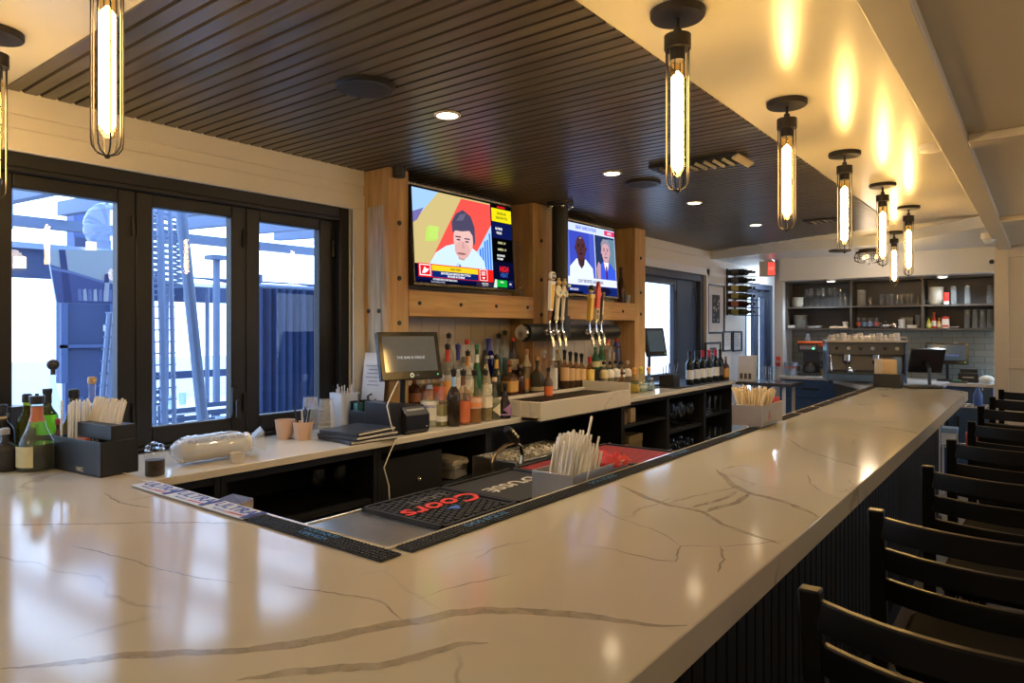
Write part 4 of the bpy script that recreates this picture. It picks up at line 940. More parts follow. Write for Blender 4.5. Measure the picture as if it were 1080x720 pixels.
bottle('bottle with an ochre label standing low at the right end of the trough', *(lambda p: (p.x, p.y))(at(656, 405, X=-2.80)), 1.01, .2, .035, shape='squat', glass=(.7, .5, .3), liquid=(.3, .14, .05), lvl=.5, lab=(.55, .30, .10), lz=(.1, .46), cap=(.3, .16, .08), ct='cork', group=GT)
# right of the trough
GQ = 'round tequila bottles right of the trough'
bot('round clear bottle with an orange stopper and a yellow spirit, right of the trough', 669, 414, 392, KZ, 13, shape='round', glass=(.9, .88, .6), liquid=(.62, .45, .12), lvl=.45, cap=(.70, .30, .06), ct='ball', group=GQ)
bot('round clear bottle with a yellow-green stopper, middle of the three right of the trough', 676, 413, 391, KZ, 13, shape='round', glass=(.86, .93, .88), liquid=(.40, .52, .42), lvl=.4, cap=(.62, .55, .10), ct='ball', group=GQ, lab=(.5, .55, .45), lz=(.2, .36))
bot('round clear bottle with an orange stopper and a blue tag, nearest the small screen', 684, 411.5, 391, KZ, 13, shape='round', glass=(.86, .93, .93), liquid=(.35, .48, .52), lvl=.35, cap=(.74, .34, .08), ct='ball', group=GQ, neck=(.62, .8, (.05, .16, .5)))
bot('small pale round bottle at the foot of the small screen', 687.5, 411, 397, KZ, 8, shape='round', glass=(.86, .84, .74), liquid=(.6, .56, .44), lvl=.6, cap=(.6, .56, .5), ct='cap', group=GQ)
# wine on a black mat at the far end of the back counter
mat_c = at(712, 409, Z=KZ)
m = MB(); m.box(-3.16, -2.66, 5.98, 7.28, KZ, KZ+.008)
tag(m.build('counter_mat', rubber, bevel=.002), 'black rubber mat under the wine bottles at the far end of the back counter', 'mat')
wl = [(727.5, 404, (.012, .01, .012), (.6, .6, .62)), (734.5, 403, (.012, .01, .012), (.6, .6, .62)), (741, 403.5, (.45, .02, .03), (.64, .62, .56)), (747.5, 402.5, (.45, .02, .03), (.64, .62, .56)), (754.5, 402.5, (.45, .02, .03), (.66, .63, .56)), (759.5, 401, (.012, .01, .012), (.10, .09, .08))]
WN = ['first from the small screen, with a dark foil top', 'second from the small screen, with a dark foil top', 'third from the small screen, with a red foil top', 'fourth from the small screen, with a red foil top', 'fifth from the small screen, with a red foil top', 'sixth from the small screen, all dark with a dark label']
for (u, vb, c, lc), nm in zip(wl, WN):
    p = at(u, 400, X=-2.735); d = depth(p.x, p.y)
    bottle('wine bottle, '+nm, p.x, p.y, KZ+.008, .325, .0385, shape='wine', glass=(.02, .03, .025), liquid=(.015, .004, .008), lvl=.6, lab=lc, lz=(.16, .44), cap=c, ct='foil', group='wine bottles on the black mat')
p = at(765.5, 400.5, X=-2.70)
bottle('short gold-labelled bottle right of the wine bottles', p.x, p.y, KZ+.008, .24, .036, shape='spirit', glass=(.2, .1, .04), liquid=(.08, .03, .01), lvl=.5, lab=(.5, .26, .05), lz=(.12, .5), cap=(.25, .14, .04), ct='cap', group='wine bottles on the black mat')
def front_label(o, H_, r, c, z0, z1, ang, half):
    m = MB(); n = 7; vs = []; fs = []
    for i in range(n):
        a = R(ang-half+2*half*i/(n-1)); x, y = math.cos(a)*(r+.002), math.sin(a)*(r+.002)
        vs += [(x, y, z0*H_), (x, y, z1*H_)]
    for i in range(n-1): fs.append((2*i, 2*i+2, 2*i+3, 2*i+1))
    m.add(vs, fs); m.build('label', lmat(c), o)
# bottles on the short side of the bar by the window
GL_ = 'bottles on the short side of the bar by the window'
def lb(label, u, vb, vt, w, **k): return bot(label, u, vb, vt, BZ, w, group=GL_, **k)
lb('clear round-bodied bottle of dark liqueur with a copper neck and a cream label', 39, 494.5, 417, 36, shape='bell', glass=(.82, .88, .80), liquid=(.012, .016, .008), lvl=.38, neck=(.70, .92, (.48, .16, .08)), cap=(.02, .02, .025), lab2=None, extra=lambda o, H_, r: front_label(o, H_, r, (.62, .58, .34), .06, .36, -62, 34))
lb('dark green wine bottle with a yellow-green glow, half hidden behind the copper-necked bottle', 28.5, 485, 412, 19, shape='wine', glass=(.42, .44, .06), liquid=(.07, .08, .012), lvl=.5, cap=BLK, ct='cap')
lb('black bottle with a bright green label, behind the copper-necked bottle', 50, 484, 405, 19, shape='wine', glass=(.05, .10, .04), liquid=(.01, .02, .01), lvl=.5, lab=(.14, .75, .03), lz=(.36, .64), cap=BLK, ct='foil')
lb('tall clear bottle with a round black and white stopper', 56, 479, 389, 15, shape='tall', glass=(.95, .97, 1), liquid=(.7, .74, .8), lvl=.4, cap=(.03, .03, .035), ct='ball')
lb('olive-brown bottle with a black cap beside the straw caddy', 78, 482, 407, 28, shape='bell', glass=(.30, .20, .06), liquid=(.06, .035, .012), lvl=.5, cap=(.015, .015, .016), ct='cap', lab=(.5, .44, .3), lz=(.04, .18))
lb('clear bottle with a cork stopper behind the straw caddy', 97, 473, 399, 20, shape='round', glass=(.95, .97, 1), liquid=(.75, .78, .82), lvl=.4, cap=(.55, .38, .2), ct='cork')
lb('dark red bottle between the green label and the olive bottle', 61, 486, 438, 10, shape='spirit', glass=(.15, .04, .04), liquid=(.05, .01, .01), lvl=.5, cap=(.25, .03, .05), ct='cap')
lb('black bottle at the very left edge of the picture', 3, 487, 423, 20, shape='spirit', glass=(.03, .03, .03), liquid=(.01, .01, .01), lvl=.5, neck=(.78, .82, (.5, .38, .2)), cap=BLK, ct='cap')
lb('squat black liqueur bottle with a silver shoulder at the front left', 5, 496, 448, 26, shape='squat', glass=(.10, .10, .12), liquid=(.015, .015, .018), lvl=.55, cap=(.4, .4, .42), ct='cap')
m = thing('black_carton', 'small black carton with pale lettering standing behind the squat bottle', 'carton', at(14, 478, Z=BZ), .3)
k = MB(); k.box(-.045, .045, -.04, .04, 0, .19); k.build('box', black, m, bevel=.002); k = MB(); k.text('AMARO', (0, -.0405, .16), (1, 0, 0), (0, 0, 1), .022); k.build('lettering', M('pale_print', (.6, .6, .58), .5), m, smooth=False)
# ------------------------------------------------------------------ back counter things
def cup(label, name, cat, x, y, z, r0, r1, h, mat, group=None, wall=.002):
    m = MB(); m.lathe([(r0, 0), (r1, h), (r1-wall, h), (r0-wall, .006), (1e-6, .006)], 20)
    o = m.build(name, mat, loc=(x, y, z+.001)); return tag(o, label, cat, group)
# wire-clip jar by the caddy
p = at(162, 501, Z=KZ)
jr = thing('clip_jar', 'glass jar with a wire clip and dark contents beside the black straw caddy', 'jar', (-2.68, 1.25, KZ))
m = MB(); m.lathe([(.034, 0), (.037, .006), (.037, .085), (.03, .1), (.03, .105)], 20); m.build('body', glass2, jr)
m = MB(); m.lathe([(.034, .003), (.034, .06), (1e-6, .06)], 18); m.build('contents', M('dark_contents', (.05, .03, .015), .5), jr)
m = MB(); m.lathe([(.033, .104), (.033, .112), (.024, .12), (1e-6, .122)], 18); m.build('lid', glass2, jr)
m = MB(); m.tube([(.034*math.cos(t*.39), .034*math.sin(t*.39), .098) for t in range(17)], .0016, 5, closed=True); m.tube([(.035, 0, .098), (.045, .0, .11), (.03, 0, .124), (0, 0, .127), (-.03, 0, .122), (-.04, 0, .1), (-.052, 0, .085)], .0016, 5); m.build('wire_clip', chrome, jr)
# sleeve of cups in a plastic bag
bg_ = thing('cup_sleeve_bag', 'clear plastic bag of stacked cups lying on the back counter before the window', 'bag', (-2.79, 1.55, KZ))
m = MB(); n = 20; ring = 18
vs = []; fs = []
rnd = random.Random(4)
for i in range(n):
    t = i/(n-1); y = -.18+.34*t; e = min(1, 5*t+.25, 4*(1-t)+.25); rr = .058*e**.6
    for j in range(ring):
        a = 2*math.pi*j/ring; w = 1+rnd.uniform(-.035, .035)
        zz = .058+rr*math.sin(a)*w*.98; vs.append((rr*1.25*math.cos(a)*w, y, max(.001, zz-.0)))
for i in range(n-1):
    for j in range(ring): fs.append((i*ring+j, i*ring+(j+1) % ring, (i+1)*ring+(j+1) % ring, (i+1)*ring+j))
fs += [tuple(reversed(range(ring))), tuple((n-1)*ring+j for j in range(ring))]
m.add(vs, fs); m.build('plastic_film', GL('bag_film', (.86, .87, .88), refl=1, rough=.12, body=.30, ior=1.5), bg_, ang=80)
cs = M('cup_plastic', (.66, .64, .60), .4)
for k in range(3):
    m = MB(); y0 = -.16+.105*k
    m.lathe([(.046, 0), (.048, .012), (.044, .014), (.048, .03), (.044, .032), (.048, .048), (.044, .05), (.048, .066), (.044, .068), (.047, .1), (1e-6, .1)], 18)
    m.v = [(x, y0+z, y+.055) for x, y, z in m.v]; m.build('cup_stack', cs, bg_)
m = MB(); m.text('PLASTIC CUPS 16 OZ', (.062, -.02, .098), (0, 1, 0), (-.7, 0, .7), .03, sx=.9); m.build('lettering', M('print_navy', (.05, .07, .22), .5), bg_, smooth=False)
m = MB(); m.add([(-.02, .165, .055), (.02, .165, .045), (.05, .205, .10), (.0, .215, .12), (-.035, .2, .09), (.03, .19, .03), (.04, .22, .01)], [(0, 1, 2, 3), (0, 3, 4), (0, 1, 5), (1, 6, 5), (1, 2, 6)]); m.build('knotted_end', MATS['bag_film'], bg_)
cup('small translucent portion cup in front of the bag of cups', 'portion_cup', 'cup', -2.655, 1.575, KZ, .024, .032, .042, GL('portion_plastic', (.85, .80, .72), body=.45, rough=.2))
tanc = M('tan_paper_cup', (.55, .36, .25), .55)
cup('empty tan cup standing behind the one full of pens', 'tan_cup', 'cup', -3.05, 2.07, KZ, .038, .05, .095, tanc, 'tan cups')
pc = thing('pen_cup', 'tan cup full of pens and scissors near the folding window corner', 'cup', (-2.955, 2.11, KZ), group='tan cups')
m = MB(); m.lathe([(.038, 0), (.05, .09), (.048, .09), (.036, .006), (1e-6, .006)], 20); m.build('cup', tanc, pc)
for k, (c, dx, dy, hh) in enumerate((((.02, .02, .03), .01, .01, .15), ((.05, .1, .3), -.012, .014, .16), ((.5, .5, .52), .016, -.014, .155), ((.02, .02, .02), -.014, -.012, .165), ((.1, .25, .35), .0, .02, .15))):
    m = MB(); m.cyl((dx*.6, dy*.6, .012), (dx*2.4, dy*2.4, hh), .0045, n=8); m.build('pen', M('pen_%d' % k, c, .3), pc)
m = MB()
for s_ in (-1, 1): m.tube([(0, 0, .02), (.012*s_, .004, .1), (.022*s_, .006, .13), (.016*s_, .006, .155), (.004*s_, .004, .14), (.006*s_, .003, .11)], .004, 6)
m.build('scissors', black, pc)
for lb, x, y, h in (('stack of clear plastic cups behind the pen cup', -3.03, 2.21, .20), ('stack of clear plastic cups right of the pen cup', -2.93, 2.235, .195)):
    m = MB(); pr = [(.043, 0)]
    for k in range(7): pr += [(.047-.001*k, .012+.022*k), (.0445-.001*k, .014+.022*k)]
    pr += [(.036, h-.02), (.034, h), (1e-6, h)]
    m.lathe(pr, 20); tag(m.build('plastic_cup_stack', GL('cup_clear', (.90, .90, .90), body=.2, rough=.08, refl=1), loc=(x, y, KZ)), lb, 'cups', 'stacks of clear plastic cups')
ct = thing('straw_bin', 'clear plastic bin of stirrers in the corner by the window jamb', 'container', (-3.115, 2.50, KZ))
m = MB(); m.sqlathe([(.06, 0), (.064, .2), (.061, .2), (.057, .008)], bev=.25); m.f.pop(); m.m.pop(); m.build('bin', GL('bin_clear', (.86, .87, .88), body=.28, rough=.15, refl=1), ct)
for k in range(9):
    m = MB(); a = k*.7; m.cyl((.03*math.cos(a), .03*math.sin(a), .01), (.045*math.cos(a), .045*math.sin(a), .22+.012*(k % 3)), .003, n=6); m.build('stirrer', M('stirrer_grey', (.55, .55, .56), .4) if k else M('stirrer_copper', (.55, .25, .12), .3), ct)
# menus lying flat
mb_ = M('menu_black', (.018, .018, .022), .35)
for k, (lb, dz, rz, sx_) in enumerate((('black menu holder, lowest of the pile beside the receipt printer', 0, -.1, .29), ('black menu holder in the middle of the pile beside the receipt printer', .019, .06, .28), ('black menu holder on top of the pile beside the receipt printer', .038, .16, .25))):
    m = MB(); m.box(-sx_/2, sx_/2, -.14, .14, 0, .018); m.box(-sx_/2+.006, sx_/2+.002, -.134, .142, .004, .014, 1)
    tag(m.build('menu_holder', [mb_, M('menu_paper', (.55, .52, .45), .6)], loc=(-2.745, 2.285, KZ+.001+dz), rot=(0, 0, rz), bevel=.002), lb, 'menu', 'pile of black menu holders')
og = thing('desk_organizer', 'black desk organizer with loose tools and a small white box label', 'organizer', (-2.96, 2.51, KZ))
m = MB(); m.box(-.06, .08, -.055, .06, 0, .012); m.box(-.06, -.05, -.055, .06, 0, .16); m.box(-.06, .08, -.055, -.045, 0, .11); m.box(-.06, .08, .05, .06, 0, .16); m.box(.07, .08, -.055, .06, 0, .09); m.build('tray', black, og, bevel=.002)
m = MB(); m.box(.081, .084, -.04, .035, .01, .07); m.build('white_label', M('paper_white', (.66, .63, .58), .6), og)
m = MB(); m.tube([(-.02, -.02, .02), (-.01, -.03, .2)], .006, 6); m.tube([(.02, .01, .02), (.03, .0, .19), (.05, .01, .2)], .007, 6); m.tube([(.03, .03, .02), (.04, .045, .17)], .005, 6); m.build('tools', M('tool_dark', (.05, .05, .055), .3), og)
m = MB(); m.box(-.045, -.01, -.04, .0, .02, .15); m.build('teal_bottle', M('teal_plastic', (.03, .14, .16), .3), og)
pp = thing('paper_holder', 'upright stack of printed white papers and menus left of the touch screen', 'papers', (-3.0, 2.70, KZ))
pp.location = (-3.03, 2.625, KZ)
m = MB(); m.box(-.05, .05, -.012, .05, 0, .13); m.build('holder', black, pp)
for k in range(5):
    m = MB(); m.obox((.015-.012*k, .0+.012*k, .25+.012*k), (.15, .0012, .24), (-.12+.03*k, 0, .25-.05*k))
    m.build('sheet', M('paper_bluish', (.66, .66, .68), .6), pp)
m = MB()
for k in range(7): m.obox((.012, -.0035+.0006*k, .215+.022*k), (.10-.02*(k % 3), .0008, .004), (-.12, 0, .25))
m.build('print', M('print_grey', (.2, .2, .22), .6), pp)
# receipt printer and block behind it
rp_ = thing('receipt_printer', 'black receipt printer under the touch screen', 'printer', (-2.745, 2.60, KZ))
m = MB(); m.prism([(-.11, 0), (.10, 0), (.115, .02), (.115, .10), (.07, .145), (-.11, .145)], -.085, .085); m.v = [(x, z, y) for x, y, z in m.v]; m.f = [tuple(reversed(f)) for f in m.f]
m.build('body', M('printer_black', (.013, .014, .020), .3), rp_, bevel=.004)
m = MB(); m.obox((.088, 0, .125), (.012, .13, .006), (0, .8, 0)); m.build('paper_slot', M('slot_grey', (.25, .24, .22), .4), rp_)
m = MB(); m.sphere((.116, .06, .035), .005, 8); m.build('led', chrome, rp_)
m = MB(); m.box(-.12, .08, -.17, -.09, 0, .17); rb_ = m.build('power_unit', black, rp_, bevel=.003)
# touch screens
def pos(label, loc, rz, W_, H_, tilt, txt=None, lit=(.05, .05, .045), pole=.3, base=True):
    o = thing('touch_screen', label, 'screen', loc, rz)
    cz = pole
    mt = Matrix.Rotation(tilt, 4, 'X')
    def put(mb): mb.v = [tuple(Vector((0, 0, cz))+(mt @ Vector(v))) for v in mb.v]; return mb
    m = MB(); m.box(-W_/2, W_/2, 0, .035, -H_/2, H_/2); put(m).build('housing', M('pos_black', (.010, .010, .011), .22), o, bevel=.004)
    m = MB(); m.box(-W_/2+.026, W_/2-.026, -.0012, 0, -H_/2+.045, H_/2-.026); put(m).build('display', M('pos_display_%s' % (txt or 'blank')[:3], lit, .08, noise=.2, scale=40, emit=lit, estr=.7), o)
    if txt:
        m = MB(); m.text(txt, (0, -.0018, -.012), (1, 0, 0), (0, 0, 1), .021); put(m).build('lettering', EM('pos_text', (.62, .62, .58), .8), o, smooth=False)
        m = MB(); m.tube([(.010*math.cos(t*.785)-.005, -.002, .011*math.sin(t*.785)-H_/2+.023) for t in range(8)], .0028, 5, closed=True); put(m).build('ring_logo', EM('pos_logo', (.8, .75, .45), .7), o)
        m = MB(); m.text('toast', (.028, -.0015, -H_/2+.023), (1, 0, 0), (0, 0, 1), .012); put(m).build('brand_lettering', EM('pos_brand', (.4, .4, .38), .6), o, smooth=False)
    m = MB(); m.sphere((W_/2-.03, -.001, -H_/2+.024), .0035, 8); put(m).build('status_light', EM('green_led', (.1, .9, .4), 1.5), o)
    m = MB(); m.tube([(0, .03, cz-.03), (0, .09, cz-.08), (0, .10, .02)], .016, 10)
    if base: m.box(-.09, .09, .0, .16, 0, .015)
    m.build('stand', blackm, o)
    return o
pos('black touch screen reading THE BAR & GRILLE above the receipt printer', (-2.765, 2.672, KZ), R(90)-.28, .375, .268, R(-14), 'THE BAR & GRILLE', pole=.41, base=False)
pos('dark blank touch screen beside the far timber post', (-2.93, 6.06, KZ+.009), R(90)-.35, .25, .275, R(-12), None, (.03, .045, .06), pole=.42)
o = thing('card_caddy', 'black box of pens at the foot of the dark blank touch screen', 'box', (-2.82, 6.12, KZ+.008), .1)
m = MB(); m.box(-.07, .07, -.09, .09, 0, .01); m.box(-.07, -.062, -.09, .09, .01, .11); m.box(.062, .07, -.09, .09, .01, .11); m.box(-.062, .062, -.09, -.082, .01, .11); m.box(-.062, .062, .082, .09, .01, .11); m.build('box', black, o, bevel=.002)
for k in range(6):
    m = MB(); m.cyl((-.03+.012*k, -.05+.02*k, .012), (-.04+.02*k, -.07+.03*k, .19+.015*(k % 3)), .005, n=6); m.build('pen', M('pen_dark', (.05, .06, .08), .4), o)
# white cable from the screen over the counter edge
cbl = M('cable_cream', (.62, .58, .44), .5)
cp = [at(420, 402, X=-2.72), at(413, 416, X=-2.69), at(408, 428, X=-2.66), at(412, 446, X=-2.63), at(417, 461, X=-2.612), (-2.592, at(417, 463, X=-2.6).y, KZ+.004), at(411, 478, X=-2.588), at(405, 493, X=-2.588), at(410, 512, X=-2.588), at(411, 530, X=-2.588)]
pts = []
for i in range(len(cp)-1):
    for k in range(5): pts.append(Vector(cp[i]).lerp(Vector(cp[i+1]), k/5))
m = MB(); m.tube(pts, .0035, 6); tag(m.build('white_cable', cbl, ang=80), 'thin cream cable hanging from the touch screen over the counter edge', 'cable')
# ice well and soda gun
iw = thing('ice_well', 'steel ice well filled with ice below the drip trough', 'ice well', (-2.46, 3.7, 0))
b = (-2.46, 3.7, 0)
m = MB(); m.box(-2.60, -2.28, 3.0, 3.03, .3, .835); m.box(-2.60, -2.28, 3.70, 3.73, .3, .835); m.box(-2.31, -2.28, 3.03, 3.70, .3, .835); m.box(-2.60, -2.58, 3.03, 3.70, .3, .835); m.box(-2.58, -2.31, 3.03, 3.70, .3, .32)
off(m.build('basin', steel, iw, bevel=.003), b)
for q in (3.04, 3.69):
    for x in (-2.57, -2.31): m = MB(); m.cyl((x, q, 0), (x, q, .3), .018, n=10); off(m.build('leg', steel, iw), b)
im = M('ice', (.30, .27, .21), .25, noise=.35, scale=60)
m = MB(); rnd = random.Random(3)
m.box(-2.58, -2.31, 3.03, 3.70, .7, .80)
for k in range(220): m.obox((rnd.uniform(-2.565, -2.325), rnd.uniform(3.05, 3.68), .805+rnd.uniform(0, .02)), (.026, .026, .022), (rnd.uniform(0, 3), rnd.uniform(0, 3), rnd.uniform(0, 3)))
ic = off(m.build('ice', im, iw, smooth=False), b); ic['kind'] = 'stuff'
sg = thing('soda_gun', 'bar soda gun with a black button head on a curved chrome hose', 'soda gun', (-2.24, 2.84, .84)); b = (-2.24, 2.84, .84)
hose = [at(519, 499, X=-2.24), at(519, 488, X=-2.24), at(523, 478, X=-2.23), at(533, 470, X=-2.22), at(543, 466, X=-2.21), at(549, 470, X=-2.2), at(551, 480, X=-2.2), at(549, 492, X=-2.2)]
pts = []
for i in range(len(hose)-1):
    for k in range(4): pts.append(hose[i].lerp(hose[i+1], k/4))
m = MB(); m.tube(pts, .010, 8); off(m.build('hose', M('hose_brass', (.55, .42, .28), .25, metal=1), sg), b)
h0, h1 = at(534, 452, X=-2.2), at(546, 466, X=-2.2)
m = MB(); m.tube([h0, h0.lerp(h1, .15), h0.lerp(h1, .75), h1], [.018, .026, .024, .014], 10); off(m.build('head', black, sg), b)
for k in range(3):
    q = h0.lerp(h1, .25+.2*k); m = MB(); m.sphere((q.x+.026, q.y, q.z+.006), .008, 8); off(m.build('button', M('button_cream', (.6, .55, .4), .4), sg), b)
m = MB(); m.box(-2.27, -2.17, 2.78, 2.90, .0, .80); off(m.build('holder_post', black, sg), b)
# things on the shelves under the counter
def put_box(name, label, cat, x, y, z, sx_, sy_, sz_, mat, rz=0, group=None, top=None):
    o = thing(name, label, cat, (x, y, z+.001), rz, group)
    m = MB(); m.box(-sx_/2, sx_/2, -sy_/2, sy_/2, 0, sz_); m.build('box', mat, o, bevel=.004)
    if top: m = MB(); m.box(-sx_/2-.003, sx_/2+.003, -sy_/2-.003, sy_/2+.003, sz_*.72, sz_+.003); m.build('lid', top, o, bevel=.003)
    return o
grey_m = M('grey_metal_box', (.22, .2, .17), .4)
put_box('metal_cash_box', 'small grey metal box on the shelf below the receipt printer', 'box', -2.76, 2.98, .702, .16, .14, .075, grey_m, .2, top=M('grey_lid', (.3, .28, .24), .4))
m = MB(); m.box(-.09, .09, -.07, .07, 0, .02); m.obox((0, 0, .028), (.17, .13, .012), (0, .06, .1), 1)
tag(m.build('booklet_stack', [M('booklet_grey', (.35, .32, .27), .5), M('booklet_white', (.55, .52, .46), .5)], loc=(-2.76, 2.98, .782), bevel=.002), 'thin pale booklets lying on the grey metal box under the counter', 'booklets')
pb = thing('paper_bag', 'crumpled brown and white paper bag on the shelf left of the grey metal box', 'bag', (-2.73, 2.68, .703))
m = MB(); rnd = random.Random(9); m.sqlathe([(.05, 0), (.06, .03), (.062, .055), (.04, .075)], sx=1, sy=1.5, bev=.3); m.v = [(x+rnd.uniform(-.006, .006), y+rnd.uniform(-.006, .006), z+(rnd.uniform(-.004, .004) if z > .01 else 0)) for x, y, z in m.v]
m.build('bag', M('kraft_paper', (.42, .33, .22), .7), pb)
m = MB(); m.obox((.055, 0, .04), (.012, .1, .045), (0, -.2, 0)); m.build('white_panel', M('paper_panel', (.6, .55, .46), .6), pb)
def stem_glass(label, x, y, z, h, group, s=1.0):
    m = MB(); m.lathe([(.033*s, 0), (.03*s, .004), (.005, .008), (.004, .42*h), (.014*s, .47*h), (.036*s, .66*h), (.036*s, .8*h), (.029*s, h), (.0275*s, h), (.034*s, .8*h), (.034*s, .67*h), (.012*s, .49*h), (1e-6, .48*h)], 16)
    return tag(m.build('stem_glass', glass2, loc=(x, y, z+.001)), label, 'glass', group)
def tumbler(label, x, y, z, r, h, group, mat=None):
    m = MB(); m.lathe([(r*.86, 0), (r, h), (r*.94, h), (r*.8, .01), (1e-6, .01)], 14)
    return tag(m.build('tumbler', mat or glass2, loc=(x, y, z+.001)), label, 'glass', group)
stem_glass('wine glass on the shelf below the bag of cups, left one of the two', -2.76, 2.06, .722, .17, 'pair of glasses under the counter')
stem_glass('wine glass on the shelf below the bag of cups, right one of the two', -2.76, 2.19, .722, .17, 'pair of glasses under the counter')
G5 = 'stem glasses in the cabinet under the small screen'
for z, hh, nm in ((.64, .2, 'upper'), (.30, .2, 'lower')):
    for r_ in range(2):
        for k in range(4):
            stem_glass('stem glass on the %s shelf of the dark cabinet below the small screen' % nm, -2.72-.13*r_, 5.80+.19*k+.05*r_, z+.002, hh, G5+', '+nm+' shelf')
for z, nm in ((.70, 'upper'), (.38, 'lower')):
    for r_ in range(2):
        for k in range(4):
            tumbler('clear tumbler on the %s shelf of the last cabinet below the wine bottles' % nm, -2.71-.11*r_, 6.62+.15*k, z+.002, .038, .15, 'tumblers in the last cabinet, %s shelf' % nm)
put_box('juice_carton', 'cream carton on the upper shelf of the cabinet right of the drip trough', 'carton', -2.72, 5.12, .7925, .08, .085, .12, M('carton_cream', (.45, .36, .24), .5))
m = MB(); m.lathe([(.045, 0), (.048, .01), (.048, .08), (.03, .1), (.03, .115), (1e-6, .115)], 18); tag(m.build('round_jar', M('jar_tan', (.30, .22, .14), .35), loc=(-2.72, 4.99, .7925)), 'round tan jar beside the cream carton under the counter', 'jar')
put_box('cardboard_box', 'olive-yellow box on the lower shelf of the cabinet right of the drip trough', 'box', -2.88, 5.40, .4225, .16, .24, .22, M('box_olive', (.30, .25, .12), .6), top=M('box_olive_lid', (.36, .30, .15), .6))
m = MB(); m.lathe([(.04, 0), (.043, .02), (.043, .14), (.036, .16), (.03, .19), (1e-6, .19)], 18); tag(m.build('orange_canister', M('canister_orange', (.40, .14, .03), .35), loc=(-2.72, 5.06, .4225)), 'orange-brown canister on the lower shelf left of the olive box', 'canister')
for k in range(2):
    m = MB(); m.lathe([(.028, 0), (.034, .06), (.02, .08), (.02, .1), (1e-6, .1)], 14); tag(m.build('shaker_jar', chrome, loc=(-2.70, 5.26+.09*k, .4225)), 'small shiny jar standing before the olive box under the counter', 'jar', 'pair of shiny jars under the counter')
tin = thing('printed_tin', 'small patterned box peeking over the inner edge of the short side of the bar', 'box', (-1.99, 1.165, .952), .5)
m = MB(); m.box(-.05, .05, -.035, .035, 0, .085); m.build('box', M('tin_print', (.40, .36, .36), .4, noise=.9, scale=55), tin, bevel=.003)
m = MB(); m.add([(-.05, -.035, .085), (.05, -.035, .085), (.05, .035, .085), (-.05, .035, .085), (0, 0, .105)], [(0, 1, 4), (1, 2, 4), (2, 3, 4), (3, 0, 4)]); m.build('folded_top', M('tin_blue', (.10, .13, .30), .4, noise=.5, scale=60), tin)
m = MB(); m.box(-2.5, -1.82, 1.072, 1.24, .932, .95); m.box(-2.5, -1.82, 1.236, 1.24, .95, .985)
tag(m.build('speed_rail', blackm), 'black bottle rail hung inside the short side of the bar', 'rail')
# pale box, glasses and ledge at the far end of the back counter
o = put_box('menu_box', 'pale grey upright box on the dark ledge past the end of the back counter', 'box', -2.525, 7.44, .9955, .17, .12, .28, M('box_pale', (.50, .47, .43), .55))
m = MB(); 
for k in range(3): m.box(-.06+.045*k, -.03+.045*k, -.0615, -.0605, .03, .09)
m.build('dark_print', M('print_dark', (.06, .05, .04), .5), o)
lg = thing('side_ledge', 'dark square ledge on pale legs past the end of the back counter', 'table', (-2.33, 7.55, 0))
m = MB(); m.box(-.29, .29, -.22, .24, .965, .995); m.build('tabletop', M('ledge_slate', (.05, .05, .055), .25), lg, bevel=.003)
for sx_ in (-.2, .2):
    for sy_ in (-.16, .18): m = MB(); m.cyl((sx_, sy_, 0), (sx_, sy_, .965), .018, n=10); m.build('leg', M('leg_pale', (.6, .6, .6), .4), lg)
for k, (x, y) in enumerate(((-2.37, 7.40), (-2.33, 7.52), (-2.25, 7.42))):
    tumbler('tall clear glass on the dark ledge, %s' % ('nearest the pale grey box', 'middle of the three', 'nearest the blue cabinets')[k], x, y, .995, .05, .17, 'tall glasses on the ledge')
# ------------------------------------------------------------------ things on the bar
def rail_mat(label, x0, x1, y0, y1, h, mats, paint=None, z=BZ):
    c = ((x0+x1)/2, (y0+y1)/2, z+.0012)
    o = thing('rail_mat', label, 'bar mat', c, group='rail mats along the inner edge of the bar')
    m = MB(); m.box(x0-c[0], x1-c[0], y0-c[1], y1-c[1], 0, h*.6)
    # raised nubs
    nx = max(2, int((x1-x0)/.012)); ny = max(2, int((y1-y0)/.012))
    for i in range(nx):
        for j in range(ny):
            x = x0-c[0]+(i+.5)*(x1-x0)/nx; y = y0-c[1]+(j+.5)*(y1-y0)/ny
            m.box(x-.0035, x+.0035, y-.0035, y+.0035, h*.6, h)
    m.build('mat', mats, o, smooth=False)
    if paint: paint(o, c, h)
    return o
blue_p = M('print_cyan', (.012, .16, .42), .5); navy = M('print_royal', (.02, .03, .30), .5); whp = M('print_white', (.6, .62, .66), .5); redp = M('print_red', (.55, .04, .03), .45)
def blue_text(s, ux, uy, size, sx=1.0, both=None):
    def f(o, c, h):
        m = MB(); uX, uY = Vector(ux), Vector(uy)
        if both:
            m.text(s, uY*size*.56+Vector((0, 0, h+.0006)), ux, uy, size*.85, bold=True, sx=sx); m.text(both, -uY*size*.5+Vector((0, 0, h+.0006)), ux, uy, size*.85, bold=True, sx=sx)
        else: m.text(s, (0, 0, h+.0006), ux, uy, size, bold=True, sx=sx)
        m.build('lettering', blue_p, o, smooth=False)
    return f
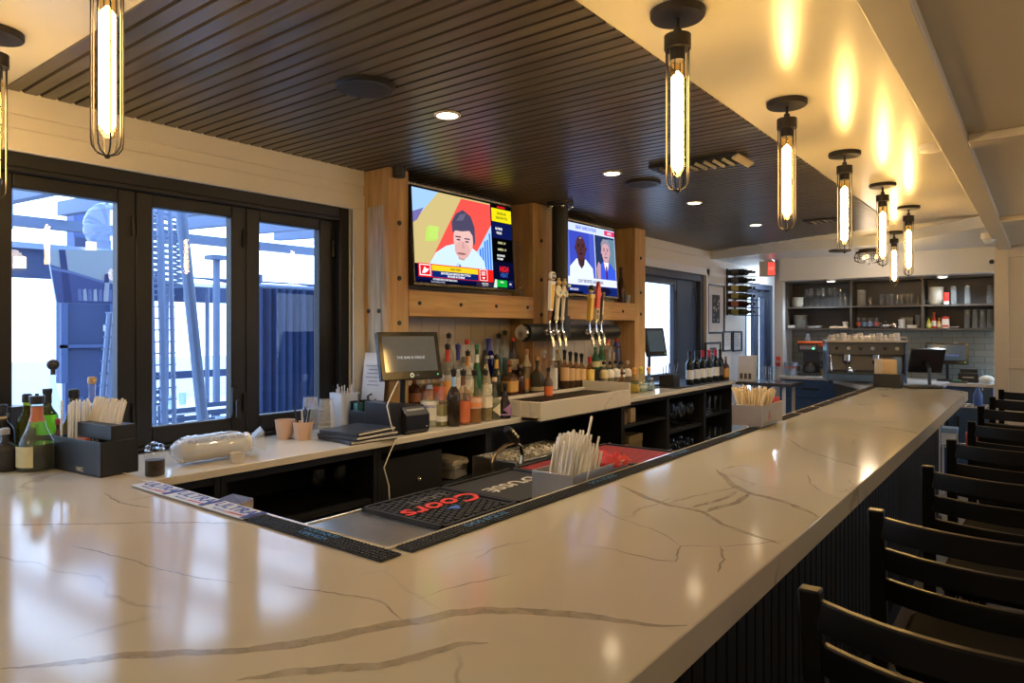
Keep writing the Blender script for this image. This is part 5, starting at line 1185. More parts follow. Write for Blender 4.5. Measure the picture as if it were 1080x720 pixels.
def ultra(o, c, h):
    m = MB(); L = .63
    m.box(-L/2, L/2, -.036, .036, h*.6, h+.0006); 
    for k in range(3):
        cx = -L/2+.105+.21*k
        m.text('ULTRA', (cx, .008, h+.0014), (1, 0, 0), (0, 1, 0), .052, 1, True, sx=1.15)
        m.text('Michelob', (cx-.03, -.024, h+.0014), (1, 0, 0), (0, 1, 0), .016, 1, True, shear=.3)
        m.add([(cx+.0, -.030, h+.0014), (cx+.08, -.024, h+.0014), (cx+.09, -.016, h+.0014), (cx+.02, -.019, h+.0014)], [(0, 1, 2, 3)], 2)
        for j in range(3): m.box(cx+.088+.008*j, cx+.092+.008*j, -.034, .034, h+.0006, h+.0016, 1)
    m.build('printed_face', [whp, navy, redp], o, smooth=False)
rail_mat('white and blue rail mat with red ribbons on the short bar side', -2.27, -1.642, .992, 1.052, .006, rubber, ultra)
rail_mat('black rail mat with two lines of blue lettering at the bar corner', -1.635, -1.118, .992, 1.052, .006, rubber, blue_text('DOS EQUIS', (1, 0, 0), (0, 1, 0), .024, 1.25, 'CERVEZA'))
yy = 1.078
MN = ['black rail mat with blue lettering along the long bar, nearest the corner', 'black rail mat with blue lettering along the long bar, beside the first straw box', 'black rail mat with blue lettering along the long bar, past the first straw box', 'black rail mat with blue lettering along the long bar, before the second straw box']
for k in range(4): rail_mat(MN[k], -1.164, -1.112, yy+.592*k, yy+.592*k+.588, .006, rubber, blue_text('DOS EQUIS', (0, 1, 0), (-1, 0, 0), .03, 1.1))
# far dark mats with pale gaps
for k in range(7):
    y0 = 3.86+.41*k
    rail_mat('short dark rail mat on the far bar, number %s past the second straw box' % ('one', 'two', 'three', 'four', 'five', 'six', 'seven')[k], -1.164, -1.112, y0, y0+.33, .006, M('mat_brown_black', (.02, .014, .012), .6))
# big spill mats on the drainboard
def spill(label, x0, x1, y0, y1, z, kind):
    c = ((x0+x1)/2, (y0+y1)/2, z+.0005); hx, hy = (x1-x0)/2, (y1-y0)/2
    o = thing('spill_mat', label, 'bar mat', c, group='rubber mats on the drainboard')
    m = MB(); m.box(-hx, hx, -hy, hy, 0, .008); m.box(-hx, hx, -hy, -hy+.012, .008, .016); m.box(-hx, hx, hy-.012, hy, .008, .016); m.box(-hx, -hx+.012, -hy, hy, .008, .016); m.box(hx-.012, hx, -hy, hy, .008, .016)
    m.build('mat', rubber, o, smooth=False)
    if kind == 'hex':
        n = MB(); nx = 12; s = (2*hx-.05)/nx
        for i in range(nx):
            for j in range(int((2*hy-.04)/(s*.87))):
                cx = -hx+.03+s*(i+.5*(j % 2)); cy = -hy+.03+s*.87*j
                n.prism([(cx+s*.42*math.cos(a*math.pi/3+.52), cy+s*.42*math.sin(a*math.pi/3+.52)) for a in range(6)], .008, .0145)
        n.build('hexagon_nubs', rubber, o, smooth=False)
    if kind == 'red':
        n = MB(); y = -hy+.02
        while y < hy-.02: n.box(-hx+.014, hx-.014, y, y+.009, .008, .0105); y += .027
        n.build('red_ribs', M('rib_red', (.42, .03, .025), .5), o, smooth=False)
    return o
ZM = .93
c1 = spill('black hexagon-textured rubber mat with red and blue beer lettering on the drainboard', -1.885, -1.495, 1.585, 1.98, ZM, 'hex')
m = MB(); a_, b_ = (.0, -1, 0), (1, 0, 0)
# lettering is read from inside the bar
m = MB(); m.text('Coors', (.0, .015, .0168), a_, b_, .135, bold=True, shear=.25, sx=1.05); m.build('red_lettering', M('print_scarlet', (.72, .045, .03), .45), c1, smooth=False)
m = MB(); m.text('LIGHT', (-.095, .02, .0168), a_, b_, .062, bold=True, sx=1.1); m.build('grey_lettering', M('print_grey_mat', (.10, .10, .10), .5), c1, smooth=False)
m = MB(); m.add([(.055, -.04, .0166), (.05, .03, .0166), (.095, .0, .0166)], [(0, 1, 2)]); m.build('blue_peak', M('print_blue_mat', (.04, .12, .48), .5), c1, smooth=False)
c2 = spill('plain black rubber mat with cream lettering, next to the first straw box', -1.885, -1.495, 1.985, 2.44, ZM, 'plain')
m = MB(); m.text('D\'USSÉ', (-.02, .0, .0090), a_, b_, .085, bold=True, sx=1.2); m.build('cream_lettering', M('print_cream_mat', (.62, .56, .44), .5), c2, smooth=False)
spill('black rubber mat with raised red ribs, behind the first straw box', -1.885, -1.36, 2.445, 2.86, ZM, 'red')
spill('black rubber mat with raised red ribs, farthest along the drainboard', -1.885, -1.36, 2.865, 3.28, ZM, 'red')
# straw boxes
straw_w = M('straw_wrap', (.80, .78, .74), .5)
box_st = M('straw_box_steel', (.42, .39, .35), .33, metal=1, noise=.1)
def open_box(m, x0, x1, y0, y1, z0, z1, t=.004):
    m.box(x0, x1, y0, y1, z0, z0+t); m.box(x0, x1, y0, y0+t, z0+t, z1); m.box(x0, x1, y1-t, y1, z0+t, z1); m.box(x0, x0+t, y0+t, y1-t, z0+t, z1); m.box(x1-t, x1, y0+t, y1-t, z0+t, z1)
ZB = ZM+.001
b1 = thing('straw_box', 'long steel straw box behind the inner edge of the bar, half full of wrapped straws', 'straw box', (-1.262, 2.035, ZB))
m = MB(); open_box(m, -.08, .08, -.185, .185, 0, .170); m.build('box', box_st, b1, bevel=.0015)
m = MB(); m.box(-.076, .076, -.006, 0, .004, .15); m.build('divider', box_st, b1)
m = MB(); m.box(-.07, .05, .02, .17, .1, .135); m.build('black_tray', black, b1, bevel=.003)
cr = thing('red_napkin', 'crumpled bright red cloth lying over the far half of the first straw box', 'cloth', (-1.255, 2.17, ZB+.148))
m = MB(); rnd = random.Random(5); nx, ny = 9, 10
vs = [(-.08+.16*i/(nx-1), -.06+.13*j/(ny-1), .012+rnd.uniform(0, .035)*(1 if 0 < i < nx-1 and 0 < j < ny-1 else .2)) for i in range(nx) for j in range(ny)]
fs = [(i*ny+j, (i+1)*ny+j, (i+1)*ny+j+1, i*ny+j+1) for i in range(nx-1) for j in range(ny-1)]
k = len(vs); vs += [(x, y, z-.010) for x, y, z in vs]; fs += [tuple(q+k for q in reversed(f)) for f in fs]
m.add(vs, fs); m.build('cloth', M('cloth_red', (.62, .03, .03), .6), cr)
GS = 'wrapped straws in the first straw box'
def straw(group, label, base, tip, r=.0046, mat=None, proto={}):
    base, tip = Vector(base), Vector(tip)
    m = MB(); d = tip-base; m.tube([base, base+d*.985, tip], [r, r, r*.75], 6)
    m.v = [tuple(Vector(v)-base) for v in m.v]
    o = m.build('drinking_straw', mat or straw_w, loc=base, ang=80); return tag(o, label, 'straw', group)
rnd = random.Random(12)
for i in range(115):
    bx = -1.262+rnd.uniform(-.06, .06); by = 1.875+rnd.uniform(.0, .135)
    u = (by-1.875)/.135; lean = rnd.uniform(-.25, .95)*.055
    L = rnd.uniform(.245, .285)-.055*max(0, (bx+1.262)/.06)*.9
    straw(GS, 'white paper-wrapped straw in the bunch in the first steel straw box', (bx, by, ZB+.006), (bx+rnd.uniform(-.015, .03), by+.045+lean*.6, ZB+L))
straw(GS, 'white wrapped straw sticking up highest from the first straw box', (-1.255, 1.96, ZB+.006), (-1.235, 2.055, ZB+.335), .005)
# second straw box with beige straws
b2 = thing('straw_box', 'steel straw box standing farther along the bar, packed with beige straws', 'straw box', (-1.175, 3.62, BZ+.0102))
m = MB(); open_box(m, -.075, .075, -.17, .17, 0, .105); m.build('box', box_st, b2, bevel=.0015)
m = MB(); m.box(-.071, .071, .03, .036, .004, .1); m.build('divider', box_st, b2)
m = MB(); m.text('A', (.0752, -.05, .045), (0, 1, 0), (0, 0, 1), .075, bold=True); m.build('red_mark', M('mark_red', (.42, .12, .08), .5), b2, smooth=False)
m = MB(); m.box(-.065, .065, .04, .16, .095, .125); m.build('red_packets', M('packet_red', (.62, .03, .025), .5), b2, bevel=.004)
st2 = M('straw_beige', (.78, .65, .43), .55)
for i in range(120):
    bx = rnd.uniform(-.066, .066); by = rnd.uniform(-.16, .02)
    straw('beige straws in the second straw box', 'beige paper straw in the bunch in the second steel straw box', (-1.175+bx*.55, 3.57+(by+.05)*.8, BZ+.016), (-1.175+bx*1.42, 3.57+(by+.05)*1.1+.008*rnd.uniform(-1, 1), BZ+.19+rnd.uniform(-.012, .012)), .0042, st2)
# caddy at the far end of the bar
b3 = thing('straw_caddy', 'black caddy of cream paper sleeves at the far end of the bar', 'straw caddy', (-1.04, 6.60, BZ+.0005))
m = MB(); open_box(m, -.10, .10, -.10, .10, 0, .115); m.build('box', black, b3, bevel=.002)
for k, (x, y, w_, h_, c) in enumerate(((-.005, -.05, .15, .22, (.62, .46, .27)), (-.02, -.01, .16, .235, (.66, .52, .33)), (.06, .03, .06, .25, (.12, .22, .42)))):
    m = MB(); m.box(x-w_/2, x+w_/2, y-.014, y+.014, .006, h_); m.build('paper_sleeves', M('sleeve_%d' % k, c, .6), b3, bevel=.002)
m = MB()
for k in range(14): m.cyl((-.09+.004*k, -.07+.008*(k % 4), .01), (-.092+.004*k, -.075+.008*(k % 4), .23+.006*(k % 3)), .0035, n=6)
m.build('white_straws', M('straw_pale', (.66, .66, .66), .5), b3)
wb = M('cloth_black', (.015, .015, .016), .7)
m = MB(); rnd2 = random.Random(2)
m.sqlathe([(.10, 0), (.11, .012), (.08, .022), (.05, .026)], sx=1.3, sy=.8, bev=.5); tag(m.build('black_cloth', wb, loc=(-.79, 6.66, BZ+.001), rot=(0, 0, .5)), 'black folded cloth on the end of the bar behind the black caddy', 'cloth')
# caddy at the left end
b0 = thing('straw_caddy', 'black stepped caddy of wrapped straws on the short bar side by the bottles', 'straw caddy', (-2.645, 1.03, BZ+.0005), .12)
m = MB(); m.box(-.15, .15, -.065, .065, 0, .004); open_box(m, -.15, .15, -.065, .065, 0, .118); m.box(-.07, .15, -.03, .055, .118, .168); m.build('box', M('caddy_black', (.010, .010, .011), .45), b0, bevel=.002)
m = MB(); m.text('VMG', (.02, -.0655, .016), (1, 0, 0), (0, 0, 1), .022, bold=True); m.build('lettering', M('gold_print', (.5, .42, .26), .5), b0, smooth=False)
m = MB(); m.box(.0, .05, -.062, -.045, .10, .122); m.build('orange_packets', M('packet_orange', (.55, .12, .03), .5), b0)
G0 = 'wrapped straws in the black caddy at the left'
for i in range(95):
    t = i/94; bx = -.138+.27*rnd.random(); by = rnd.uniform(.058, .061) if bx > -.06 else rnd.uniform(-.055, .055)
    if bx > -.062: by = .06; z0 = .12
    else: z0 = .008
    c, s = math.cos(.12), math.sin(.12)
    zt = .205+rnd.uniform(-.008, .012)
    if bx > -.062:
        bx2 = bx; straw(G0, 'white wrapped straw standing in the black caddy beside the olive bottle', (-2.645+c*bx-s*.012, 1.03+s*bx+c*.012, BZ+.169), (-2.645+c*(bx+rnd.uniform(-.005, .015))-s*.03, 1.03+s*bx+c*.03, BZ+.245+rnd.uniform(-.01, .012)), .0035, M('straw_cream', (.64, .58, .46), .55))
    else: straw(G0, 'white wrapped straw standing in the black caddy beside the olive bottle', (-2.645+c*bx-s*by, 1.03+s*bx+c*by, BZ+.008), (-2.645+c*(bx*.97+.004)-s*by, 1.03+s*bx+c*by, BZ+.235+rnd.uniform(-.012, .01)), .0036)
# ------------------------------------------------------------------ bar stools
stm = M('stool_black', (.004, .0038, .0036), .34, noise=.15, scale=20, spec=.25)
seatm = M('stool_seat_black', (.004, .004, .004), .7, spec=.1)
SW, SD = .48, .42
def make_stool(label, loc, rz=0):
    o = thing('bar_stool', label, 'bar stool', loc, rz, 'ladder-back stools along the bar')
    for s_ in (-1, 1):
        m = MB(); x = s_*SW/2
        pts = [(x*.96, -.03, 0), (x*.98, .01, .45), (x, .015, .74), (x, -.005, .95), (x, -.04, 1.125)]
        vs = []; fs = []
        for px_, py_, pz_ in pts: vs += [(px_-.018, py_-.016, pz_), (px_+.018, py_-.016, pz_), (px_+.018, py_+.016, pz_), (px_-.018, py_+.016, pz_)]
        for i in range(len(pts)-1):
            for j in range(4): fs.append((4*i+j, 4*i+(j+1) % 4, 4*i+4+(j+1) % 4, 4*i+4+j))
        fs += [(3, 2, 1, 0), tuple(len(vs)-4+j for j in range(4))]
        m.add(vs, fs); m.build('rear_leg', stm, o, bevel=.004)
        m = MB(); vs = []; 
        for px_, py_, pz_ in ((x*.95, SD+.01, 0), (x*.9, SD-.03, .70)): vs += [(px_-.018, py_-.018, pz_), (px_+.018, py_-.018, pz_), (px_+.018, py_+.018, pz_), (px_-.018, py_+.018, pz_)]
        m.add(vs, [(3, 2, 1, 0), (4, 5, 6, 7)]+[(j, (j+1) % 4, 4+(j+1) % 4, 4+j) for j in range(4)]); m.build('front_leg', stm, o, bevel=.004)
        m = MB(); m.obox((x*.95, SD/2, .34), (.022, SD-.02, .03)); m.build('side_stretcher', stm, o, bevel=.003)
    for zt, y_ in ((1.108, -.037), (1.03, -.022), (.952, -.008)):
        m = MB(); n = 14; vs = []; fs = []
        for i in range(n+1):
            t = -1+2*i/n; x = t*(SW/2-.012); y = y_-.065*(1-t*t)
            for dy, dz in ((-.009, -.054), (.009, -.054), (.009, 0), (-.009, 0)): vs.append((x, y+dy, zt+dz))
        for i in range(n):
            for j in range(4): fs.append((4*i+j, 4*i+4+j, 4*i+4+(j+1) % 4, 4*i+(j+1) % 4))
        fs += [(0, 1, 2, 3), tuple(4*n+j for j in (3, 2, 1, 0))]
        m.add(vs, fs); m.build('back_rail', stm, o, bevel=.003)
    m = MB(); m.sqlathe([(.19, .70), (.215, .71), (.22, .735), (.205, .75), (.12, .745)], c=(0, SD/2, 0), bev=.3); m.build('seat', seatm, o, bevel=.003)
    m = MB(); m.obox((0, SD-.0, .30), (SW-.05, .022, .034)); m.build('foot_rest', stm, o, bevel=.003)
    m = MB(); m.obox((0, 0, .40), (SW-.05, .02, .03)); m.build('rear_stretcher', stm, o, bevel=.003)
    return o
SN_ = ['first black ladder-back stool, nearest the camera along the bar', 'second black ladder-back stool along the bar', 'third black ladder-back stool along the bar', 'fourth black ladder-back stool along the bar', 'fifth black ladder-back stool along the bar', 'sixth black ladder-back stool along the bar', 'seventh black ladder-back stool along the bar', 'last black ladder-back stool, before the cream partition']
S0 = make_stool(SN_[0], (-.076, 1.29, 0))
for i, (x, y) in enumerate(((-.085, 1.93), (-.055, 2.63), (-.05, 3.3), (-.03, 3.99), (-.04, 4.8), (-.02, 5.5), (0, 6.2))): dup(S0, (x, y, 0), label=SN_[i+1])
# wire rack past the end of the bar
wr = thing('wire_rack', 'small pale wire rack standing past the far end of the bar', 'rack', (-.55, 7.5, 0))
wm = M('wire_pale', (.55, .56, .58), .35, metal=.5)
for x in (-.2, .2):
    for y in (-.15, .15): m = MB(); m.cyl((x, y, 0), (x, y, .92), .01, n=8); m.build('post', wm, wr)
for z in (.12, .5, .87):
    m = MB()
    for k in range(9): m.cyl((-.2+.05*k, -.15, z), (-.2+.05*k, .15, z), .003, n=5)
    for y in (-.15, 0, .15): m.cyl((-.2, y, z-.004), (.2, y, z-.004), .005, n=6)
    m.build('wire_shelf', wm, wr)
put_box('red_box', 'red box on the wire rack seen under the far end of the bar', 'box', -.47, 7.5, .505, .16, .2, .12, M('box_red', (.42, .05, .03), .5), top=M('box_red_lid', (.5, .08, .05), .5))
put_box('white_box', 'white and blue box left of the red one on the wire rack', 'box', -.68, 7.48, .505, .12, .16, .15, M('box_white', (.62, .66, .70), .5), top=M('box_blue_lid', (.2, .3, .45), .5))
sb = thing('spray_bottle', 'blue spray bottle on top of the wire rack at the bar end', 'bottle', (-.46, 7.42, .876))
m = MB(); m.lathe([(.03, 0), (.036, .01), (.036, .1), (.02, .14), (.014, .16), (.014, .17)], 16); m.build('body', M('spray_blue', (.05, .12, .40), .3), sb)
m = MB(); m.box(-.014, .05, -.012, .012, .17, .2); m.tube([(.03, 0, .17), (.036, 0, .14)], .005, 6); m.build('trigger', M('spray_pale', (.55, .58, .62), .4), sb)
# ------------------------------------------------------------------ far end: shelves, coffee counter
shm = M('shelf_taupe', (.075, .068, .060), .45, noise=.08)
SY = 8.80
su = thing('open_shelf_unit', 'dark taupe wall shelves with three bays of glassware above the coffee counter', 'shelves', (-1.45, 9.0, 1.55)); b = (-1.45, 9.0, 1.55)
m = MB(); m.box(-2.518, -.39, 9.07, 9.098, 1.55, 2.138); off(m.build('back_panel', M('shelf_back', (.035, .036, .042), .5), su), b)
for x in (-2.518, -1.79, -1.065, -.41): m = MB(); m.box(x, x+.022, SY, 9.07, 1.55, 2.138); off(m.build('upright', shm, su), b)
for z, nm in ((1.55, 'bottom_shelf'), (1.81, 'middle_shelf'), (2.118, 'top_panel')):
    m = MB()
    for x0, x1 in ((-2.496, -1.79), (-1.768, -1.065), (-1.043, -.41)): m.box(x0, x1, SY, 9.07, z, z+.02)
    off(m.build(nm, shm, su), b)
# tiled splashback
tm = bpy.data.materials.new('glazed_tile'); tm.use_nodes = True; MATS['glazed_tile'] = tm
nt = tm.node_tree; bs = nt.nodes['Principled BSDF']; br = nt.nodes.new('ShaderNodeTexBrick'); tcn = nt.nodes.new('ShaderNodeTexCoord'); mpn = nt.nodes.new('ShaderNodeMapping')
br.inputs['Color1'].default_value = (.22, .25, .24, 1); br.inputs['Color2'].default_value = (.27, .29, .28, 1); br.inputs['Mortar'].default_value = (.16, .16, .15, 1); br.inputs['Scale'].default_value = 1; br.inputs['Brick Width'].default_value = .2; br.inputs['Row Height'].default_value = .07; br.inputs['Mortar Size'].default_value = .004
mpn.inputs['Rotation'].default_value = (R(90), 0, 0)
nt.links.new(tcn.outputs['Object'], mpn.inputs[0]); nt.links.new(mpn.outputs[0], br.inputs['Vector']); nt.links.new(br.outputs['Color'], bs.inputs['Base Color'])
bpn = nt.nodes.new('ShaderNodeBump'); bpn.inputs['Strength'].default_value = .5; bpn.inputs['Distance'].default_value = .003; nt.links.new(br.outputs['Fac'], bpn.inputs['Height']); bpn.invert = True; nt.links.new(bpn.outputs[0], bs.inputs['Normal']); bs.inputs['Roughness'].default_value = .12
m = MB(); m.box(-2.518, -.386, 9.085, 9.0995, 1.0, 1.549); struct(m.build('trim_5', tm))
blue = M('cabinet_blue', (.030, .082, .20), .4, noise=.04)
cc = thing('coffee_counter', 'pale stone worktop of the coffee counter along the far wall', 'counter', (-1.45, 8.8, .96))
m = MB(); m.box(-2.516, -.39, 8.5, 9.083, .965, 1.0); off(m.build('worktop', M('pale_stone', (.58, .58, .58), .25), cc, bevel=.003), (-1.45, 8.8, .96))
for k, (x0, x1, lb) in enumerate(((-2.51, -1.80, 'blue base cabinet left of the coffee machine with dark pulls'), (-1.79, -1.10, 'blue base cabinet behind the coffee machine'), (-1.09, -.40, 'blue base cabinet under the far till'))):
    o = thing('base_cabinet', lb, 'cabinet', ((x0+x1)/2, 8.8, 0), group='blue base cabinets'); cx = (x0+x1)/2
    m = MB(); m.box(x0-cx, x1-cx, -.26, .28, .1, .962); m.box(x0-cx+.02, x1-cx-.02, -.22, .28, 0, .1); m.build('carcass', blue, o, bevel=.002)
    for j in range(2):
        w_ = (x1-x0)/2; a0 = x0-cx+j*w_+.006; a1 = x0-cx+(j+1)*w_-.006
        m = MB(); m.box(a0, a1, -.278, -.26, .12, .74); d = m.build('door', blue, o, bevel=.002)
        m = MB(); m.box(a1-.05 if j == 0 else a0+.03, a1-.03 if j == 0 else a0+.05, -.30, -.278, .5, .66); m.build('handle', blackm, d)
    m = MB(); m.box(x0-cx+.006, x1-cx-.006, -.278, -.26, .755, .95); d = m.build('drawer', blue, o, bevel=.002)
    m = MB(); m.box(-.09, .09, -.30, -.278, .85, .87); m.build('handle', blackm, d)
# angled counter that carries the coffee machine
ac = thing('angled_counter', 'pale angled counter end under the coffee machine', 'counter', (-1.35, 7.9, 0)); b = (-1.35, 7.9, 0)
m = MB(); m.prism([(-1.98, 8.49), (-1.36, 7.42), (-.80, 7.62), (-.80, 8.49)], .958, 1.0); off(m.build('worktop', MATS['pale_stone'], ac, bevel=.003), b)
m = MB(); m.prism([(-1.88, 8.49), (-1.36, 7.56), (-.86, 7.72), (-.86, 8.49)], 0, .958); off(m.build('base', M('counter_grey', (.11, .11, .10), .5), ac), b)
# espresso machine
em = thing('espresso_machine', 'wide two-group steel and blue espresso machine with cups on top', 'espresso machine', (-1.49, 7.95, 1.0), .3)
sl = M('machine_blue_steel', (.12, .20, .34), .28, metal=.6); sg_ = M('machine_grey', (.20, .19, .18), .35, metal=.5)
m = MB(); m.box(-.35, .35, -.12, .26, .13, .40); m.box(-.35, .35, -.02, .26, .03, .13); m.build('body', sg_, em, bevel=.01)
m = MB(); m.box(-.365, -.35, -.25, .27, .02, .43); m.build('side_panel', sl, em, bevel=.006); m = MB(); m.box(.35, .365, -.25, .27, .02, .43); m.build('side_panel', sl, em, bevel=.006)
m = MB(); m.box(-.36, .36, -.27, .0, .035, .10); m.build('drip_tray', sl, em, bevel=.005)
m = MB(); m.box(-.37, .37, -.26, .27, .43, .445); m.tube([(-.36, -.25, .48), (.36, -.25, .48)], .005, 6); 
for k in range(7): m.cyl((-.36+.12*k, -.25, .445), (-.36+.12*k, -.25, .48), .004, n=6)
m.build('cup_tray', M('machine_tray', (.55, .52, .48), .3, metal=.7), em)
m = MB(); m.box(-.35, .35, -.22, -.12, .30, .42); m.build('control_panel', M('machine_panel', (.10, .10, .10), .3), em, bevel=.006)
for k in range(6):
    m = MB(); m.lathe([(.018, 0), (.018, .012), (1e-6, .014)], 14); m.v = [(x-.27+.11*k, -.222-z, y+.365) for x, y, z in m.v]; m.build('dial', M('dial_white', (.5, .5, .48), .35) if k % 2 else black, em)
for x in (-.17, .10):
    m = MB(); m.cyl((x, -.17, .30), (x, -.17, .235), .038, n=16); m.build('group_head', chrome, em)
    m = MB(); m.cyl((x, -.17, .235), (x, -.17, .21), .034, n=16); m.tube([(x, -.2, .225), (x, -.33, .215)], .012, 8); m.tube([(x-.01, -.17, .21), (x-.012, -.18, .185)], .006, 6); m.build('portafilter', M('handle_dark', (.03, .02, .02), .35), em)
for x in (-.33, .30):
    m = MB(); m.tube([(x, -.2, .32), (x+.005, -.24, .25), (x+.01, -.23, .13)], .006, 8); m.build('steam_wand', chrome, em)
for x in (-.32, .32):
    for y in (-.2, .2): m = MB(); m.cyl((x, y, 0), (x, y, .035), .022, n=10); m.build('foot', blackm, em)
CG = 'white cups on the coffee machine'
c_, s_ = math.cos(.3), math.sin(.3)
def on_machine(x, y): return (-1.49+c_*x-s_*y, 7.95+s_*x+c_*y)
cw = M('cup_white', (.62, .60, .56), .3)
for k in range(12):
    x = -.31+.056*k; y = -.12+.1*(k % 2); q = on_machine(x, y)
    cup('white coffee cup turned over on top of the espresso machine', 'coffee_cup', 'cup', q[0], q[1], 1.4455, .036, .026, .055+.01*(k % 3), cw, CG)
m = MB(); m.lathe([(.03, 0), (.036, .01), (.036, .06), (.024, .085), (.03, .09), (.028, .09), (.022, .083), (1e-6, .02)], 16); q = on_machine(-.14, -.18)
o = thing('milk_jug', 'small steel milk jug under the left group of the espresso machine', 'jug', (q[0], q[1], 1.1015)); o.scale = (.8, .8, .8); m.build('body', chrome, o); m = MB(); m.tube([(.035, 0, .02), (.06, 0, .03), (.06, 0, .065), (.034, 0, .075)], .004, 6); m.build('handle', chrome, o)
# grinder with orange lid
p = at(855, 394, Y=8.8)
gr = thing('coffee_grinder', 'small black and steel coffee maker with an orange lid on the far counter', 'coffee maker', (p.x, 8.78, 1.0)); gr.scale = (.9, .9, .80)
m = MB(); m.box(-.12, .12, -.13, .15, 0, .04); m.box(-.11, .11, .05, .15, .04, .36); m.box(-.13, .13, -.12, .15, .36, .48); m.build('body', M('grinder_body', (.05, .045, .045), .3), gr, bevel=.008)
m = MB(); m.lathe([(.07, .045), (.085, .08), (.085, .14), (.06, .19), (.062, .2)], 18, c=(0, -.04, 0)); m.build('carafe', M('carafe_dark', (.03, .03, .035), .1), gr)
m = MB(); m.box(-.135, .20, -.125, .155, .48, .515); m.lathe([(.05, .48), (.055, .5), (.05, .53), (1e-6, .54)], 14, c=(.16, -.06, -.04)); m.build('orange_lid', M('lid_orange', (.72, .13, .02), .4), gr, bevel=.01)
m = MB(); m.box(-.10, .10, -.123, -.12, .40, .46); m.build('front_plate', chrome, gr)
m = MB(); m.sphere((.07, -.125, .41), .014, 8); m.build('green_light', EM('green_lamp', (.1, 1, .45), 2.5), gr)
m = MB(); m.lathe([(.02, .515), (.035, .54), (.03, .58), (.018, .60), (.03, .62), (1e-6, .63)], 14, c=(-.03, 0, 0)); m.build('glass_knob', GL('blue_glass', (.7, .85, .95), body=.15), gr)
p = at(853, 393, Y=8.65)
o = thing('mixing_jug', 'steel mixing jug with red and blue stripes left of the coffee maker', 'jug', (p.x-.2, 8.64, 1.0))
m = MB(); m.lathe([(.05, 0), (.065, .02), (.08, .16), (.076, .16), (.06, .02), (1e-6, .01)], 18); m.build('body', M('jug_blue', (.35, .42, .55), .2, metal=.6), o)
m = MB(); m.lathe([(.0735, .09), (.0755, .105)], 18); m.f = m.f[:18]; m.m = m.m[:18]; m.build('stripe', M('jug_red', (.5, .06, .05), .3), o); m = MB(); m.tube([(.07, 0, .13), (.12, 0, .12), (.11, 0, .05), (.066, 0, .04)], .007, 6); m.build('handle', chrome, o)
o = thing('potted_herb', 'small dark leafy plant in a yellow pot right of the coffee maker', 'plant', (at(868, 394, Y=8.7).x+.03, 8.72, 1.0))
m = MB(); m.lathe([(.04, 0), (.055, .07), (.05, .07), (1e-6, .06)], 16); m.build('pot', M('pot_yellow', (.5, .40, .10), .5), o)
m = MB(); rnd = random.Random(8)
for k in range(26):
    a = rnd.uniform(0, 6.28); r = rnd.uniform(.02, .09); z = rnd.uniform(.09, .2); m.obox((r*math.cos(a), r*math.sin(a), z), (.045, .025, .004), (rnd.uniform(-.8, .8), rnd.uniform(-.8, .8), a))
for k in range(6): a = k; m.tube([(0, 0, .06), (.05*math.cos(a), .05*math.sin(a), .15)], .002, 5)
m.build('leaves', M('leaf_dark', (.02, .03, .015), .6), o, smooth=False)
# till at the far wall
def till(label, loc, rz, W_, H_, cz, txt, lit):
    o = pos(label, loc, rz, W_, H_, R(-4), None, lit, pole=cz)
    if txt: m = MB(); m.text(txt, (0, -.003, cz-.03), (1, 0, 0), (0, 0, 1), .03, bold=True, sx=.9); m.build('lettering', EM('till_text', (.18, .22, .9), .9), o, smooth=False)
    return o
p = at(997, 372, Y=8.62)
till('wide dark till screen with small blue lettering on the far counter', (p.x, 8.72, 1.0), 0, .40, .235, .30, 'THE BAR & GRILLE', (.02, .022, .025))
p = at(961, 380, Y=7.95)
pos('back of a dark blue till screen turned away on the angled counter', (-.915, 7.88, 1.0), R(205), .30, .26, R(-25), None, (.02, .025, .05), pole=.26)
cd = thing('till_printer', 'black till printer on the far counter right of the dark till screen', 'printer', (-.62, 8.72, 1.0))
m = MB(); m.box(-.09, .09, -.1, .12, 0, .10); m.box(-.08, .08, -.02, .12, .10, .14); m.build('body', black, cd, bevel=.006); m = MB(); m.box(-.05, .05, -.104, -.10, .05, .062); m.build('paper_slot', M('slot_pale', (.4, .4, .38), .5), cd)
m = MB(); m.sphere((0, 0, .04), .06, 12, sx=1.1, sz=.7); rnd = random.Random(3); m.v = [(x*(1+rnd.uniform(-.06, .06)), y, z) for x, y, z in m.v]; tag(m.build('cloth_bundle', M('cloth_white', (.6, .58, .5), .7), loc=(-.46, 8.62, 1.0021)), 'white rolled cloth bundle on the far counter beside the cream partition', 'cloth')
for k, x in enumerate((-.54, -.44)):
    m = MB(); m.lathe([(.038, 0), (.042, .01), (.042, .12), (.034, .15), (.036, .17), (1e-6, .172)], 16); tag(m.build('storage_jar', glass2, loc=(x, 8.9, 1.0)), 'clear storage jar on the far counter behind the white cloth', 'jar', 'clear jars on the far counter')
m = MB(); m.box(-.08, .08, -.05, .05, 0, .015); m.box(-.05, .02, -.03, .03, .015, .03, 1); tag(m.build('small_tray', [black, M('tray_green', (.10, .35, .2), .4)], loc=(-.70, 8.56, 1.0), bevel=.002), 'small black tray with a green packet at the front of the far counter', 'tray')
